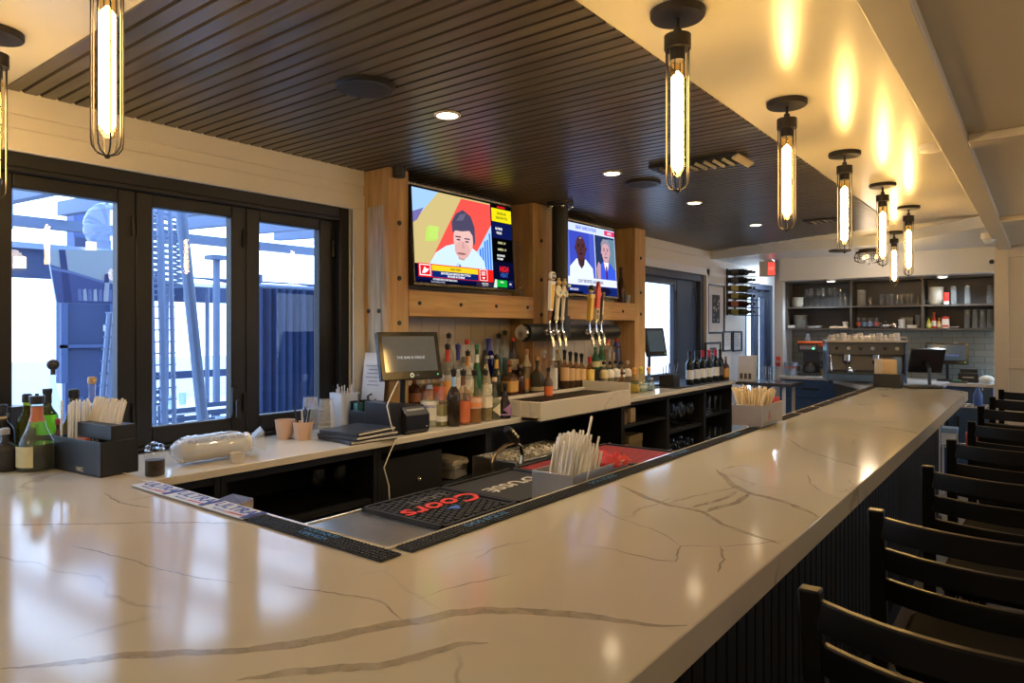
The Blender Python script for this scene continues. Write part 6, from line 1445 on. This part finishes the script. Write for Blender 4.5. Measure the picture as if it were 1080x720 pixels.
# shelf contents ---------------------------------------------------
def SX(u, y=8.93):
    r = ray(u, V0); return y*r[0]/r[1]
def spx(n, y=8.93, u=940): return n*(y/ray(u, V0)[1])/F_PX
ZT, ZL = 1.8305, 1.5705
def stack_bowl(label, u, z, n, r, hh, mat, group=None):
    o = thing('bowl_stack', label, 'bowls', (SX(u), 8.93, z), group=group)
    for k in range(n):
        m = MB(); m.lathe([(r*.6, 0), (r*.75, .01), (r, hh), (r*.97, hh), (r*.7, .014), (1e-6, .012)], 20, c=(0, 0, k*hh*.55)); m.build('bowl', mat, o)
    return o
bowl_m = M('bowl_cream', (.42, .40, .35), .4); bowl_w = M('bowl_white', (.62, .60, .52), .35); pl_m = M('plate_celadon', (.34, .36, .34), .4)
stack_bowl('short stack of grey-cream bowls at the left end of the upper shelf', 841, ZT, 4, .075, .045, bowl_m)
stack_bowl('stack of white bowls on the upper shelf of the right bay', 987, ZT, 7, .08, .045, bowl_w)
o = thing('plate_stack', 'tall stack of grey-green plates on the lower shelf of the left bay', 'plates', (SX(844), 8.93, ZL))
for k in range(10): m = MB(); m.lathe([(.05, 0), (.08, .012), (.08, .016), (.05, .006), (1e-6, .005)], 24, c=(0, 0, .016*k)); m.build('plate', pl_m, o)
m = MB(); m.box(-.035, .035, -.03, .03, 0, .035); tag(m.build('napkin_block', M('napkin_white', (.55, .54, .5), .6), loc=(SX(836)+.01, 8.84, ZL), bevel=.004), 'small pale napkin block in front of the grey-green plates', 'napkins')
for k in range(2): m = MB(); m.lathe([(.05, 0), (.09, .01), (.088, .014), (.05, .006), (1e-6, .005)], 24); tag(m.build('serving_plate', M('plate_white', (.5, .5, .5), .35), loc=(SX(859), 8.93, ZL+.0145*k)), 'flat white plate on the lower shelf, %s of two' % ('lower', 'upper')[k], 'plate', 'flat plates on the lower shelf')
o = thing('serving_board', 'tan board with a white cup on the lower shelf near the first divider', 'board', (SX(886), 8.92, ZL)); m = MB(); m.box(-.10, .10, -.06, .06, 0, .022); m.build('board', M('board_tan', (.62, .48, .32), .5), o, bevel=.003)
cup('white cup standing on the tan serving board', 'white_cup', 'cup', SX(892), 8.92, ZL+.0225, .028, .036, .055, cw)
GW = 'wine glasses on the upper left shelf'
for k in range(6): stem_glass('stem wine glass standing on the upper left shelf below the puck light', SX(850.5+6.2*k), 8.93-.05*(k % 2), ZT, .22, GW, .95)
for k, u in enumerate((887, 892)): tumbler('tall clear glass beside the first shelf divider, %s' % ('left one', 'right one')[k], SX(u), 8.92, ZT, .032, .2-.04*k, 'tall clear glasses at the divider')
m = MB(); pr = [(.045, 0)]
for k in range(6): pr += [(.052, .01+.028*k), (.047, .014+.028*k)]
pr += [(.048, .19), (.044, .19), (1e-6, .17)]
m.lathe(pr, 18); tag(m.build('glass_stack', GL('stack_glass', (.85, .86, .86), body=.25), loc=(SX(908.5), 8.93, ZT)), 'tall stack of clear glasses at the left of the middle upper shelf', 'glasses')
for k, u in enumerate((918, 931, 936.2, 941.4, 946.6, 951.8, 957, 962.2, 968)): tumbler('short clear tumbler in the row on the middle upper shelf', SX(u), 8.93-.06*(k % 2), ZT, .031, .13 if k < 8 and k else .10, 'tumblers on the middle upper shelf')
for k, (u, c) in enumerate(((905.5, (.40, .08, .06)), (911.5, (.15, .3, .5)), (918, (.2, .3, .6)), (924.5, (.35, .08, .08)))):
    o = thing('cocktail_mug', 'glass mug with a coloured print on the lower middle shelf, %s' % ('red, leftmost', 'blue, second', 'blue, third', 'red, beside the round pot')[k], 'mug', (SX(u), 8.92, ZL), group='printed mugs')
    m = MB(); m.lathe([(.028, 0), (.031, .01), (.031, .12), (.028, .12), (.026, .012), (1e-6, .012)], 16); m.build('body', glass2, o)
    m = MB(); m.lathe([(.0315, .025), (.0315, .07)], 16); m.f = m.f[:16]; m.m = m.m[:16]; m.build('print', M('mug_print_%d' % k, c, .4), o)
    m = MB(); m.tube([(.0, -.03, .1), (0, -.052, .09), (0, -.052, .045), (0, -.03, .03)], .005, 6); m.build('handle', glass2, o)
o = thing('teapot', 'round steel teapot on the lower middle shelf', 'teapot', (SX(934.5), 8.92, ZL))
m = MB(); m.lathe([(.03, 0), (.048, .02), (.048, .045), (.03, .065), (.01, .07), (.012, .08), (1e-6, .084)], 16); m.build('body', chrome, o); m = MB(); m.tube([(.045, 0, .03), (.07, 0, .05), (.075, 0, .065)], .007, 6); m.build('spout', chrome, o); m = MB(); m.tube([(-.045, 0, .055), (-.075, 0, .05), (-.07, 0, .02), (-.046, 0, .015)], .005, 6); m.build('handle', chrome, o)
o = thing('creamer', 'small steel creamer between the teapot and the blue and white tin', 'jug', (SX(944), 8.92, ZL)); m = MB(); m.lathe([(.022, 0), (.032, .015), (.03, .04), (.022, .055), (.026, .06), (1e-6, .03)], 14); m.build('body', chrome, o); m = MB(); m.tube([(.03, 0, .045), (.048, 0, .035), (.03, 0, .015)], .004, 6); m.build('handle', chrome, o)
o = thing('tea_tin', 'white and blue tin on the lower middle shelf', 'tin', (SX(951.5), 8.90, ZL)); m = MB(); m.lathe([(.033, 0), (.035, .004), (.035, .095), (.03, .10), (1e-6, .10)], 18); m.build('tin', M('tin_white', (.62, .64, .68), .35), o); m = MB(); m.lathe([(.0355, .02), (.0355, .08)], 18); m.f = m.f[4:11]; m.m = m.m[4:11]; m.build('blue_label', M('tin_label', (.08, .10, .2), .4), o)
put_box('grey_tub', 'grey lidded tub behind the white and blue tin', 'tub', SX(956), 9.0, ZL, .12, .10, .12, M('tub_grey', (.13, .14, .15), .5), top=M('tub_lid', (.17, .18, .19), .5))
m = MB(); m.lathe([(.03, 0), (.042, .15), (.038, .15), (1e-6, .01)], 18); tag(m.build('grey_beaker', M('beaker_grey', (.16, .18, .21), .4), loc=(SX(968.3), 9.0, ZL)), 'slate grey beaker at the right of the lower middle shelf', 'beaker')
m = MB(); m.sqlathe([(.045, 0), (.05, .03), (.042, .036)], sx=1.15, sy=.6, bev=.4); tag(m.build('butter_dish', M('dish_pale', (.5, .5, .48), .4), loc=(SX(963.5), 8.86, ZL)), 'low pale dish in front of the grey beaker', 'dish')
for k, u in enumerate((978, 993)): tumbler('small glass jar in front of the white bowls, %s' % ('left', 'right')[k], SX(u, 8.85), 8.85, ZT, .028, .05, 'small jars before the white bowls')
o = thing('red_tin', 'bright red tin with a white foot on the upper right shelf', 'tin', (SX(998.5), 8.90, ZT)); m = MB(); m.lathe([(.027, .035), (.029, .04), (.029, .125), (.024, .13), (1e-6, .13)], 16); m.build('tin', M('tin_red', (.60, .03, .02), .35), o); m = MB(); m.lathe([(.027, 0), (.027, .036), (1e-6, .036)], 16); m.build('foot', M('tin_foot', (.62, .6, .56), .4), o)
def glass_tower(label, u, z, h, group):
    m = MB(); pr = [(.026, 0)]; n = int(h/.035)
    for k in range(n): pr += [(.031, .008+.035*k), (.027, .012+.035*k)]
    pr += [(.028, h), (.025, h), (1e-6, h-.02)]
    m.lathe(pr, 16); return tag(m.build('glass_stack', GL('tower_glass', (.80, .84, .86), body=.12, refl=1), loc=(SX(u), 8.92, z)), label, 'glasses', group)
glass_tower('stack of dark clear glasses right of the red tin', 1006, ZT, .2, 'glass stacks on the upper right shelf')
glass_tower('stack of clear glasses standing alone on the upper right shelf', 1020.5, ZT, .2, 'glass stacks on the upper right shelf')
glass_tower('stack of clear glasses beside the cream partition on the upper right shelf', 1044, ZT, .2, 'glass stacks on the upper right shelf')
for k, u in enumerate((1020, 1028.5, 1036.3, 1044)): glass_tower('stack of blue-tinged glasses on the lower right shelf, %s' % ('first from the left', 'second from the left', 'third from the left', 'beside the cream partition')[k], u, ZL, .2, 'glass stacks on the lower right shelf')
def sauce(label, u, c, lc, h, cap):
    o = thing('sauce_bottle', label, 'bottle', (SX(u), 8.9, ZL), group='sauce bottles on the lower right shelf')
    m = MB(); m.lathe([(.022, 0), (.024, .006), (.024, h*.6), (.011, h*.78), (.011, h)], 14); m.build('body', M('sauce_%02x%02x' % (int(c[0]*255), int(c[1]*255)), c, .2), o)
    m = MB(); m.lathe([(.0245, h*.15), (.0245, h*.5)], 14); m.f = m.f[:14]; m.m = m.m[:14]; m.build('label', lmat(lc), o)
    m = MB(); m.lathe([(.012, h*.98), (.013, h+.015), (1e-6, h+.016)], 12); m.build('cap', lmat(cap), o)
sauce('yellow and green sauce bottle at the left of the lower right shelf', 980, (.45, .4, .04), (.6, .55, .2), .11, (.08, .25, .06))
sauce('red sauce bottle with a pale label, second on the lower right shelf', 985.5, (.45, .05, .03), (.62, .56, .5), .16, (.4, .04, .03))
sauce('amber sauce bottle left of the big red-lidded jar', 991, (.4, .2, .04), (.6, .5, .3), .1, (.35, .2, .05))
o = thing('lidded_jar', 'white jar with a red lid and red foot on the lower right shelf', 'jar', (SX(997.8), 8.9, ZL)); m = MB(); m.sqlathe([(.034, 0), (.036, .02), (.036, .10), (.034, .105)], bev=.4); m.build('jar', M('jar_white', (.62, .56, .52), .35), o); m = MB(); m.sqlathe([(.037, .10), (.038, .125), (.03, .13)], bev=.4); m.build('lid', M('jar_lid_red', (.5, .05, .04), .35), o); m = MB(); m.box(-.028, .028, -.0375, -.0365, .015, .035); m.build('red_band', M('jar_band', (.5, .06, .04), .4), o)
m = MB(); m.lathe([(.03, 0), (.05, .015), (.048, .018), (1e-6, .006)], 18); tag(m.build('saucer', M('saucer_dusty', (.4, .3, .26), .4), loc=(SX(1006.5), 8.9, ZL)), 'small dusky saucer right of the red-lidded jar', 'saucer')
# ------------------------------------------------------------------ left wall beyond the second window
def frame(label, y0, y1, z0, z1, art, w=.022, mat=None):
    o = thing('picture_frame', label, 'picture', (WX+.002, (y0+y1)/2, (z0+z1)/2), group='framed pictures on the window wall'); hy, hz = (y1-y0)/2, (z1-z0)/2
    m = MB(); m.box(0, .02, -hy, -hy+w, -hz, hz); m.box(0, .02, hy-w, hy, -hz, hz); m.box(0, .02, -hy+w, hy-w, -hz, -hz+w); m.box(0, .02, -hy+w, hy-w, hz-w, hz); m.build('frame', black, o, bevel=.002)
    m = MB(); m.box(0, .006, -hy+w, hy-w, -hz+w, hz-w); m.build('mount', M('mount_white', (.62, .60, .56), .6), o)
    m = MB(); art(m, hy-w, hz-w); m.build('print', [M('print_dark_grey', (.05, .05, .05), .6), M('print_mid_grey', (.22, .22, .22), .6), M('print_light_grey', (.42, .42, .41), .6)], o, smooth=False)
    return o
def art1(m, hy, hz):
    m.box(.006, .007, -hy*.5, hy*.5, -hz*.62, hz*.62, 0); rnd = random.Random(1)
    for k in range(16):
        y, z = rnd.uniform(-.42, .35)*hy, rnd.uniform(-.55, .45)*hz; m.box(.007, .0075+.0001*k, y, y+hy*rnd.uniform(.08, .2), z, z+hz*rnd.uniform(.05, .16), 1+k % 2)
def art2(m, hy, hz):
    for k in range(9): m.box(.006, .007, -hy*.7, hy*(.7-.15*(k % 3)), hz*(.75-.17*k), hz*(.80-.17*k), 1)
def yz(u, v): p = at(u, v, X=WX); return p.y, p.z
y0, z1 = yz(745.5, 298.7); y1, z0 = yz(763, 351.6)
frame('tall framed black and white print right of the second window', y0, y1, z0, z1, art1)
y0, z1 = yz(743, 361); y1, z0 = yz(759, 384)
frame('small framed picture low behind the wine bottles', y0, y1, z0, z1, art1)
y0, z1 = yz(761.5, 349); y1, z0 = yz(771.5, 370)
frame('framed notice of small print, left of the two under the wine rack', y0, y1-.02, z0, z1, art2)
y0, z1 = yz(772, 349); y1, z0 = yz(782, 370)
frame('framed notice of small print, right of the two under the wine rack', y0, y1-.02, z0, z1, art2)
# wall wine rack
wk = thing('wine_rack', 'black metal wall rack holding bottles on their sides', 'wine rack', (WX, 8.75, 2.0)); b = (WX, 8.75, 2.0)
ya, yb_ = at(767, 300, X=WX+.02).y, at(772.5, 300, X=WX+.02).y
for y in (ya+.03, yb_+.12): m = MB(); m.box(WX+.002, WX+.02, y-.012, y+.012, 1.735, 2.325); off(m.build('upright', blackm, wk), b)
RZ = [1.775, 1.875, 1.975, 2.075, 2.175, 2.275]
for z in RZ:
    for y in (ya+.03, yb_+.12):
        m = MB(); m.tube([(WX+.015, y, z-.03), (WX+.20, y, z-.044), (WX+.33, y, z-.044), (WX+.335, y, z-.018)], .005, 6); off(m.build('bracket', blackm, wk), b)
wc = [((.10, .10, .02), (.30, .30, .10)), ((.35, .12, .06), (.50, .20, .12)), ((.16, .14, .03), (.45, .40, .15)), ((.20, .18, .04), (.48, .42, .2)), ((.03, .03, .03), (.08, .08, .10)), ((.03, .03, .03), (.06, .05, .05))]
wlb = ['pale green wine bottle lying lowest in the wall rack', 'orange-labelled wine bottle lying second from the bottom of the wall rack', 'olive wine bottle lying third from the bottom of the wall rack', 'yellow-labelled wine bottle lying fourth from the bottom of the wall rack', 'black wine bottle lying fifth from the bottom of the wall rack', 'black wine bottle lying at the top of the wall rack']
for z, (gc, lc), lb_ in zip(RZ, wc, wlb):
    for k in range(2):
        o = bottle(lb_+(', front one' if k == 0 else ', rear one'), WX+.025, ya+.03+.115*k, z, .30, .038, shape='wine', glass=gc, lab=lc, lz=(.16, .46), cap=BLK, ct='foil', group='bottles in the wall wine rack', liquid=tuple(q*.5 for q in gc), lvl=.6)
        o.rotation_euler = (0, R(90), 0)
# exit sign, red alarm plate
p = at(810, 283.5, Y=8.62)
ex = thing('exit_sign', 'white box sign reading EXIT in red above the corridor door', 'sign', (p.x, 8.62, p.z), .25)
m = MB(); m.box(-.10, .10, -.025, .025, -.095, .095); m.build('box', M('sign_white', (.42, .40, .38), .4), ex, bevel=.004)
m = MB(); m.box(-.0, .082, -.0265, -.0255, -.08, .08); m.build('red_panel', EM('exit_red', (1.0, .10, .07), .9), ex)
m = MB(); m.text('EXIT', (.041, -.0275, 0), (1, 0, 0), (0, 0, 1), .05, bold=True, sx=.6); m.build('lettering', EM('exit_letter', (1.0, .30, .22), 1.0), ex, smooth=False)
m = MB(); m.cyl((0, 0, .095), (0, 0, CF-p.z), .012, n=10); m.box(-.05, .05, -.03, .03, CF-p.z-.012, CF-p.z); m.build('hanger', MATS['sign_white'], ex)
p = at(821.5, 381, Y=8.69)
ap = thing('alarm_pull', 'small red fire alarm pull on the narrow white wall end', 'alarm', (-2.57, 8.70, p.z))
m = MB(); m.box(-.025, .025, -.03, -.001, -.06, .06); m.build('body', M('alarm_red', (.55, .03, .025), .4), ap, bevel=.004); m = MB(); m.box(-.018, .018, -.036, -.03, -.012, .006); m.build('handle', M('alarm_white', (.6, .58, .55), .4), ap)
# ------------------------------------------------------------------ the patio outside
pav = M('patio_paving', (.40, .42, .46), .7, noise=.15, scale=3)
m = MB(); m.box(-16, WX-.21, -6, 16, -.08, -.02); struct(m.build('patio_floor', pav))
pb_ = M('pergola_blue_grey', (.10, .15, .26), .6, noise=.1)
def beam_o(label, pts, w, h, group):
    a, b_ = Vector(pts[0]), Vector(pts[1]); m = MB(); d = (b_-a); L = d.length; c = (a+b_)/2
    m.obox((0, 0, 0), (L, w, h)); o = m.build('pergola_beam', pb_, loc=c); o.rotation_euler = (0, -math.asin(d.z/L), math.atan2(d.y, d.x)); return tag(o, label, 'beam', group)
PB = 'pergola beams over the patio'
for k in range(9):
    y = .9+.62*k; beam_o('blue-grey pergola beam over the patio, %s' % ('opposite the first glass leaf', 'second along', 'third along', 'fourth along', 'fifth along', 'sixth along', 'seventh along', 'eighth along', 'farthest along')[k], ((-3.9, y, 2.62), (-7.9, y-.0, 2.78)), .09, .14, PB)
beam_o('long cross beam at the outer edge of the pergola', ((-7.95, -1, 2.62), (-7.95, 9, 2.62)), .12, .1, PB)
for k, y in enumerate((1.7, 4.44, 7.2)):
    m = MB(); m.box(-.03, .03, -.03, .03, 0, 2.47); m.box(-.09, .09, -.09, .09, 0, .06); m.box(-.1, .1, -.1, .1, 2.42, 2.47); tag(m.build('pergola_post', pb_, loc=(-7.95, y, -.019)), 'square pergola post at the outer edge of the patio, %s' % ('nearest', 'middle', 'farthest')[k], 'post', 'pergola posts')
navy_o = M('patio_navy', (.018, .042, .125), .6, noise=.25, scale=4)
def slab(name, label, cat, u0, u1, v0, v1, X, t, mat, **k):
    a = at(u0, v1, X=X); b_ = at(u1, v0, X=X); bz = at(u0, v0, X=X)
    o = thing(name, label, cat, (X, (a.y+b_.y)/2, a.z)); hy = (b_.y-a.y)/2
    m = MB(); m.box(-t/2, t/2, -hy, hy, 0, bz.z-a.z); m.build('panel', mat, o)
    return o, hy, bz.z-a.z
o, hy, hz = slab('garden_door', 'tall dark blue glazed door panel on the far side of the patio', 'door', 61, 119, 316, 404, -6.5, .08, navy_o)
m = MB(); m.box(.04, .07, -hy, -hy+.05, 0, hz); m.box(.04, .07, hy-.05, hy, 0, hz); m.box(.04, .07, -hy, hy, hz*.42, hz*.46); m.build('frame', M('patio_frame', (.04, .08, .2), .5), o)
m = MB(); m.box(.041, .05, hy*.55, hy*.72, hz*.62, hz*.70); m.build('handle_plate', M('plate_pale', (.5, .55, .6), .4), o)
fo = thing('patio_wall_block', 'dark blue upper wall block seen through the first glass leaf', 'wall block', (-8.5, 2.9, 1.9))
a = at(74, 268, X=-8.6); b_ = at(112, 215, X=-8.6)
fo.location = (-8.6, (a.y+b_.y)/2, a.z); m = MB(); m.box(-.1, .1, -(b_.y-a.y)/2, (b_.y-a.y)/2, 0, b_.z-a.z); m.build('panel', M('block_blue', (.05, .09, .24), .7, noise=.2), fo); m = MB(); m.box(.1, .13, -(b_.y-a.y)/2, (b_.y-a.y)/2, 0, .18); m.build('ledge', navy_o, fo)
m = MB(); m.box(-.05, .05, -.25, .25, -3, 0); m.build('pier', navy_o, fo)
# eaves band with small lamps
a = at(10, 292, X=-8.4); b_ = at(60, 272, X=-8.4)
eb = thing('patio_valance', 'dark blue valance with two small lamps across the far side of the patio', 'valance', (-8.4, 3, a.z)); m = MB(); m.box(-.06, .06, -2.5, .75, 0, .34); m.build('band', navy_o, eb)
m = MB(); m.box(.06, .1, -2.5, .75, .30, .36); m.build('rail', M('valance_rail', (.2, .3, .5), .5), eb)
for u, v in ((22, 277), (97, 261)):
    p = at(u, v, X=-8.25); m = MB(); m.cyl((.13, p.y-3, p.z-a.z-.05), (.13, p.y-3, p.z-a.z+.06), .05, n=10); m.build('lamp', EM('patio_lamp', (1, .72, .38), 5), eb)
for y in (-2.4, .65): m = MB(); m.box(-.05, .05, y-.05, y+.05, -a.z-.02, 0); m.build('post', navy_o, eb)
# round lamp shade and fan
p = at(113, 240, X=-5.5)
gl_ = thing('globe_shade', 'large clear globe shade hanging outside behind the first glass leaf', 'lamp', (p.x, p.y, p.z)); m = MB(); m.sphere((0, 0, 0), .16, 16, sx=.7, sz=1.15); m.build('globe', GL('globe_glass', (.80, .88, 1.0), body=.12), gl_); m = MB(); m.cyl((0, 0, .18), (0, 0, .75), .012, n=8); m.build('cord', pb_, gl_)
# poster board
ps = thing('photo_board', 'tilted photo board of a terrace hung outside behind the first glass leaf', 'poster', tuple(at(86, 292, X=-4.6)))
q = [at(u, v, X=-4.6) for u, v in ((60, 319), (122, 321), (124, 264), (50, 263))]; c = ps.location
q = [Vector((0, v.y-c.y, v.z-c.z)) for v in q]
m = MB(); m.add([v for v in q]+[v+Vector((-.02, 0, 0)) for v in q], [(0, 1, 2, 3), (7, 6, 5, 4), (0, 4, 5, 1), (1, 5, 6, 2), (2, 6, 7, 3), (3, 7, 4, 0)]); m.build('board', M('poster_sky', (.24, .31, .38), .5), ps, smooth=False)
def on(s, t): return q[0].lerp(q[1], s).lerp(q[3].lerp(q[2], s), t)
m = MB(); lay = [0]
def pq(pts, k): lay[0] += 1; m.add([on(s, t)+Vector((.001+.0004*lay[0], 0, 0)) for s, t in pts], [tuple(range(len(pts)))], k)
pq([(0, 0), (1, 0), (1, .36), (.75, .44), (.35, .58), (0, .72)], 0); pq([(.12, .0), (.25, 0), (.24, 1), (.15, 1)], 1); pq([(.0, .62), (.3, .55), (.8, .38), (.8, .42), (.3, .60), (0, .68)], 2)
for k in range(7): s = .35+.085*k; pq([(s, .05), (s+.07, .05), (s+.06, .28), (s+.01, .26)], 2+k % 2)
pq([(.78, .05), (.86, .05), (.88, .40), (.80, .40)], 3); pq([(.79, .40), (.87, .40), (.87, .56), (.8, .56)], 1)
m.build('picture', [M('poster_blue', (.03, .06, .2), .6), M('poster_navy', (.012, .03, .13), .6), M('poster_mid', (.09, .14, .32), .6), M('poster_pale', (.26, .32, .42), .6)], ps, smooth=False)
m = MB(); m.cyl((-.01, -.35, .25), (-.01, -.35, 2.62-c.z), .004, n=5); m.cyl((-.01, .3, .25), (-.01, .3, 2.62-c.z), .004, n=5); m.build('hanging_wire', pb_, ps)
# lattice tower and leaning pole (second leaf), leaning lattice (first leaf)
lat = M('lattice_blue', (.13, .20, .36), .5)
def lattice(label, p0, p1, w):
    o = thing('lattice_tower', label, 'lattice tower', p0, group='lattice towers on the patio'); d = Vector(p1)-Vector(p0)
    m = MB()
    for s in (-1, 0, 1): m.tube([Vector((0, s*w/2, 0)), d+Vector((0, s*w/2, 0))], .014 if s else .022, 6)
    m.build('upright', lat, o)
    m = MB(); n = int(d.length/.07)
    for k in range(n+1): c = d*(k/n); m.tube([c+Vector((0, -w/2-.02, 0)), c+Vector((0, w/2+.02, 0))], .005, 5)
    m.build('rung', lat, o); return o
a = at(177, 449, X=-4.3); b_ = at(168, 205, X=-4.3); lattice('upright ladder-like lattice tower behind the second glass leaf', (a.x, a.y, -.019), (b_.x, b_.y, b_.z+.1), .12)
a = at(113, 445, X=-4.3); b_ = at(123, 330, X=-4.3); d_ = b_-a; lattice('leaning lattice standing behind the right edge of the first glass leaf', tuple(a-d_*((a.z+.019)/d_.z)), tuple(b_), .08)
a = at(214, 448, X=-4.0); b_ = at(190, 215, X=-4.0); d_ = b_-a; base = a-d_*((a.z+.019)/d_.z)
o = thing('leaning_pole', 'thick blue-grey pole leaning outside behind the second glass leaf', 'pole', tuple(base)); m = MB(); m.tube([Vector((0, 0, .03)), b_+d_*.05-base], .032, 10); m.build('pole', M('pole_blue', (.11, .17, .30), .5), o); m = MB(); m.cyl((0, 0, 0), (0, 0, .05), .05, n=12); m.build('foot', pb_, o)
o = thing('folding_gate', 'zigzag folding gate hanging from the pergola behind the second glass leaf', 'gate', tuple(at(178, 265, X=-5))); c = o.location; m = MB()
for k in range(12): z0_ = at(170, 228+6*k, X=-5).z-c.z; m.tube([(0, -.12, z0_), (0, .12, z0_-.045)], .010, 5); m.tube([(0, -.12, z0_-.08), (0, .12, z0_-.045)], .010, 5)
m.build('scissor_bars', pb_, o); m = MB(); 
for y in (-.12, .12): m.cyl((0, y, -.35), (0, y, 2.66-c.z), .012, n=6)
m.build('side_rails', pb_, o)
# low fence, white awning table, dark curtains
a = at(190, 303, X=-8.6); b_ = at(345, 286, X=-8.6)
o = thing('patio_hedge_fence', 'dark blue fence band behind the second and third glass leaves', 'fence', (-9.4, 6.4, -.019)); m = MB(); m.box(-.05, .05, -2.6, 3.5, 1.95, 2.3); m.box(-.05, .05, -2.6, 3.5, .9, 1.0); m.build('boards', navy_o, o)
for y in (-2.5, -.5, 1.5, 3.4): m = MB(); m.box(-.06, .06, y-.05, y+.05, 0, 2.4); m.build('post', navy_o, o)
for lb, u0, u1, v0, v1, X in (('white flat awning seen beyond the fence behind the second glass leaf', 182, 236, 291, 302, -8.75), ('white flat awning in front of the dark curtains behind the third glass leaf', 297, 338, 298, 308, -8.4)):
    a = at(u0, v1, X=X); b_ = at(u1, v0, X=X); o = thing('awning', lb, 'awning', (X, (a.y+b_.y)/2, -.019), group='white awnings'); hy = (b_.y-a.y)/2; zc = a.z
    m = MB(); m.add([(-.5, -hy, zc+.12), (-.5, hy*.9, zc+.12), (.5, hy, zc), (.5, -hy*1.05, zc), (-.5, -hy, zc+.17), (-.5, hy*.9, zc+.17), (.5, hy, zc+.04), (.5, -hy*1.05, zc+.04)], [(3, 2, 1, 0), (4, 5, 6, 7), (0, 1, 5, 4), (1, 2, 6, 5), (2, 3, 7, 6), (3, 0, 4, 7)]); m.build('canopy', M('awning_white', (.8, .8, .8), .6), o, smooth=False)
    for y in (-hy*.8, hy*.8): m = MB(); m.cyl((-.3, y, 0), (-.3, y, zc+.1), .03, n=8); m.build('pole', pb_, o)
a = at(272, 425, X=-6.6); b_ = at(336, 305, X=-6.6)
o = thing('patio_curtain', 'dark blue curtain hanging on the patio behind the third glass leaf', 'curtain', (-6.6, (a.y+b_.y)/2, -.019)); hy = (b_.y-a.y)/2; n = 60
vs = []; 
for i in range(n+1): y = -hy+2*hy*i/n; x = .05*math.sin(i*.9)+.02*math.sin(i*2.3); vs += [(x, y, .05), (x, y, b_.z), (x-.012, y, b_.z), (x-.012, y, .05)]
fs = [(4*i+j, 4*i+4+j, 4*i+4+(j+1) % 4, 4*i+(j+1) % 4) for i in range(n) for j in range(4)]
m = MB(); m.add(vs, fs); m.build('cloth', M('curtain_navy', (.016, .034, .10), .7, noise=.2), o, ang=70); m = MB(); m.cyl((0, -hy-.1, b_.z+.02), (0, hy+.1, b_.z+.02), .025, n=8); m.build('rod', pb_, o)
for y in (-hy-.1, hy+.1): m = MB(); m.cyl((0, y, 0), (0, y, b_.z+.02), .03, n=8); m.build('post', pb_, o)
# patio tables and chairs
pal = M('patio_white', (.70, .72, .75), .5); mid = M('patio_blue_metal', (.04, .07, .15), .45)
def patio_table(label, x, y, w=.75):
    o = thing('patio_table', label, 'table', (x, y, -.019), group='tables on the patio'); m = MB(); m.box(-w/2, w/2, -w/2, w/2, .74, .77); m.build('tabletop', pal, o, bevel=.004)
    m = MB(); m.cyl((0, 0, .03), (0, 0, .74), .035, n=10); m.build('pedestal', mid, o); m = MB(); m.lathe([(.25, 0), (.25, .02), (.05, .05), (1e-6, .05)], 18); m.build('base', mid, o); return o
def patio_chair(label, x, y, rz):
    o = thing('patio_chair', label, 'chair', (x, y, -.019), rz, 'slatted chairs on the patio')
    m = MB()
    for k in range(6): m.box(-.21+.072*k, -.155+.072*k, -.2, .2, .445, .462)
    m.build('seat', mid, o); m = MB()
    for k in range(5): m.box(-.20, .20, .185+.01*k, .20+.01*k, .56+.072*k, .605+.072*k)
    m.build('backrest', mid, o)
    for sx_ in (-.19, .19):
        m = MB(); m.tube([(sx_, .24, 0), (sx_, .19, .45), (sx_, .235, .93)], .013, 6); m.build('rear_leg', mid, o)
        m = MB(); m.tube([(sx_, -.2, 0), (sx_, -.18, .45), (sx_, -.18, .64), (sx_, .19, .65)], .013, 6); m.build('front_leg', mid, o)
    return o
T1 = None; C1 = None; n = 0
spots = [(-5.1, 1.15), (-5.1, 3.0), (-5.1, 4.85), (-7.1, 1.1), (-7.05, 3.55)]
ORD = ['nearest the first glass leaf', 'opposite the second glass leaf', 'opposite the third glass leaf', 'by the blue door panel', 'by the dark curtain']
for i, (x, y) in enumerate(spots):
    lbl = 'white square patio table '+ORD[i]
    if T1 is None: T1 = patio_table(lbl, x, y)
    else: dup(T1, (x, y, -.019), label=lbl)
    for j, (dx, dy, rz) in enumerate(((0, .62, 0), (0, -.62, math.pi), (.62, 0, -math.pi/2), (-.62, 0, math.pi/2))):
        cl_ = 'dark slatted patio chair at the table %s, %s side' % (ORD[i], ('far', 'near', 'window', 'outer')[j])
        if C1 is None: C1 = patio_chair(cl_, x+dx, y+dy, rz)
        else: dup(C1, (x+dx, y+dy, -.019), rz=rz, label=cl_)
    for j in range(3):
        m = None
        tumbler('clear water glass on the patio table %s' % ORD[i], x-.2+.2*j, y+.12*(-1)**j, .752, .04, .13, 'water glasses on the patio tables, '+ORD[i], GL('patio_glass', (.75, .85, 1.0), body=.2))
# small table sign and cups outside the third leaf
o = thing('table_sign', 'white card with a red picture standing on the patio table opposite the third glass leaf', 'card', (-5.0, 4.72, .752)); m = MB(); m.obox((0, 0, .13), (.01, .2, .26), (0, -.12, 0)); m.build('card', pal, o); m = MB(); m.obox((.011, 0, .12), (.004, .1, .1), (0, -.12, 0)); m.build('picture', M('card_red', (.35, .06, .05), .5), o); m = MB(); m.box(-.05, .05, -.06, .06, 0, .012); m.build('foot', pal, o)
# grey hedge bank far behind so the patio does not end in nothing
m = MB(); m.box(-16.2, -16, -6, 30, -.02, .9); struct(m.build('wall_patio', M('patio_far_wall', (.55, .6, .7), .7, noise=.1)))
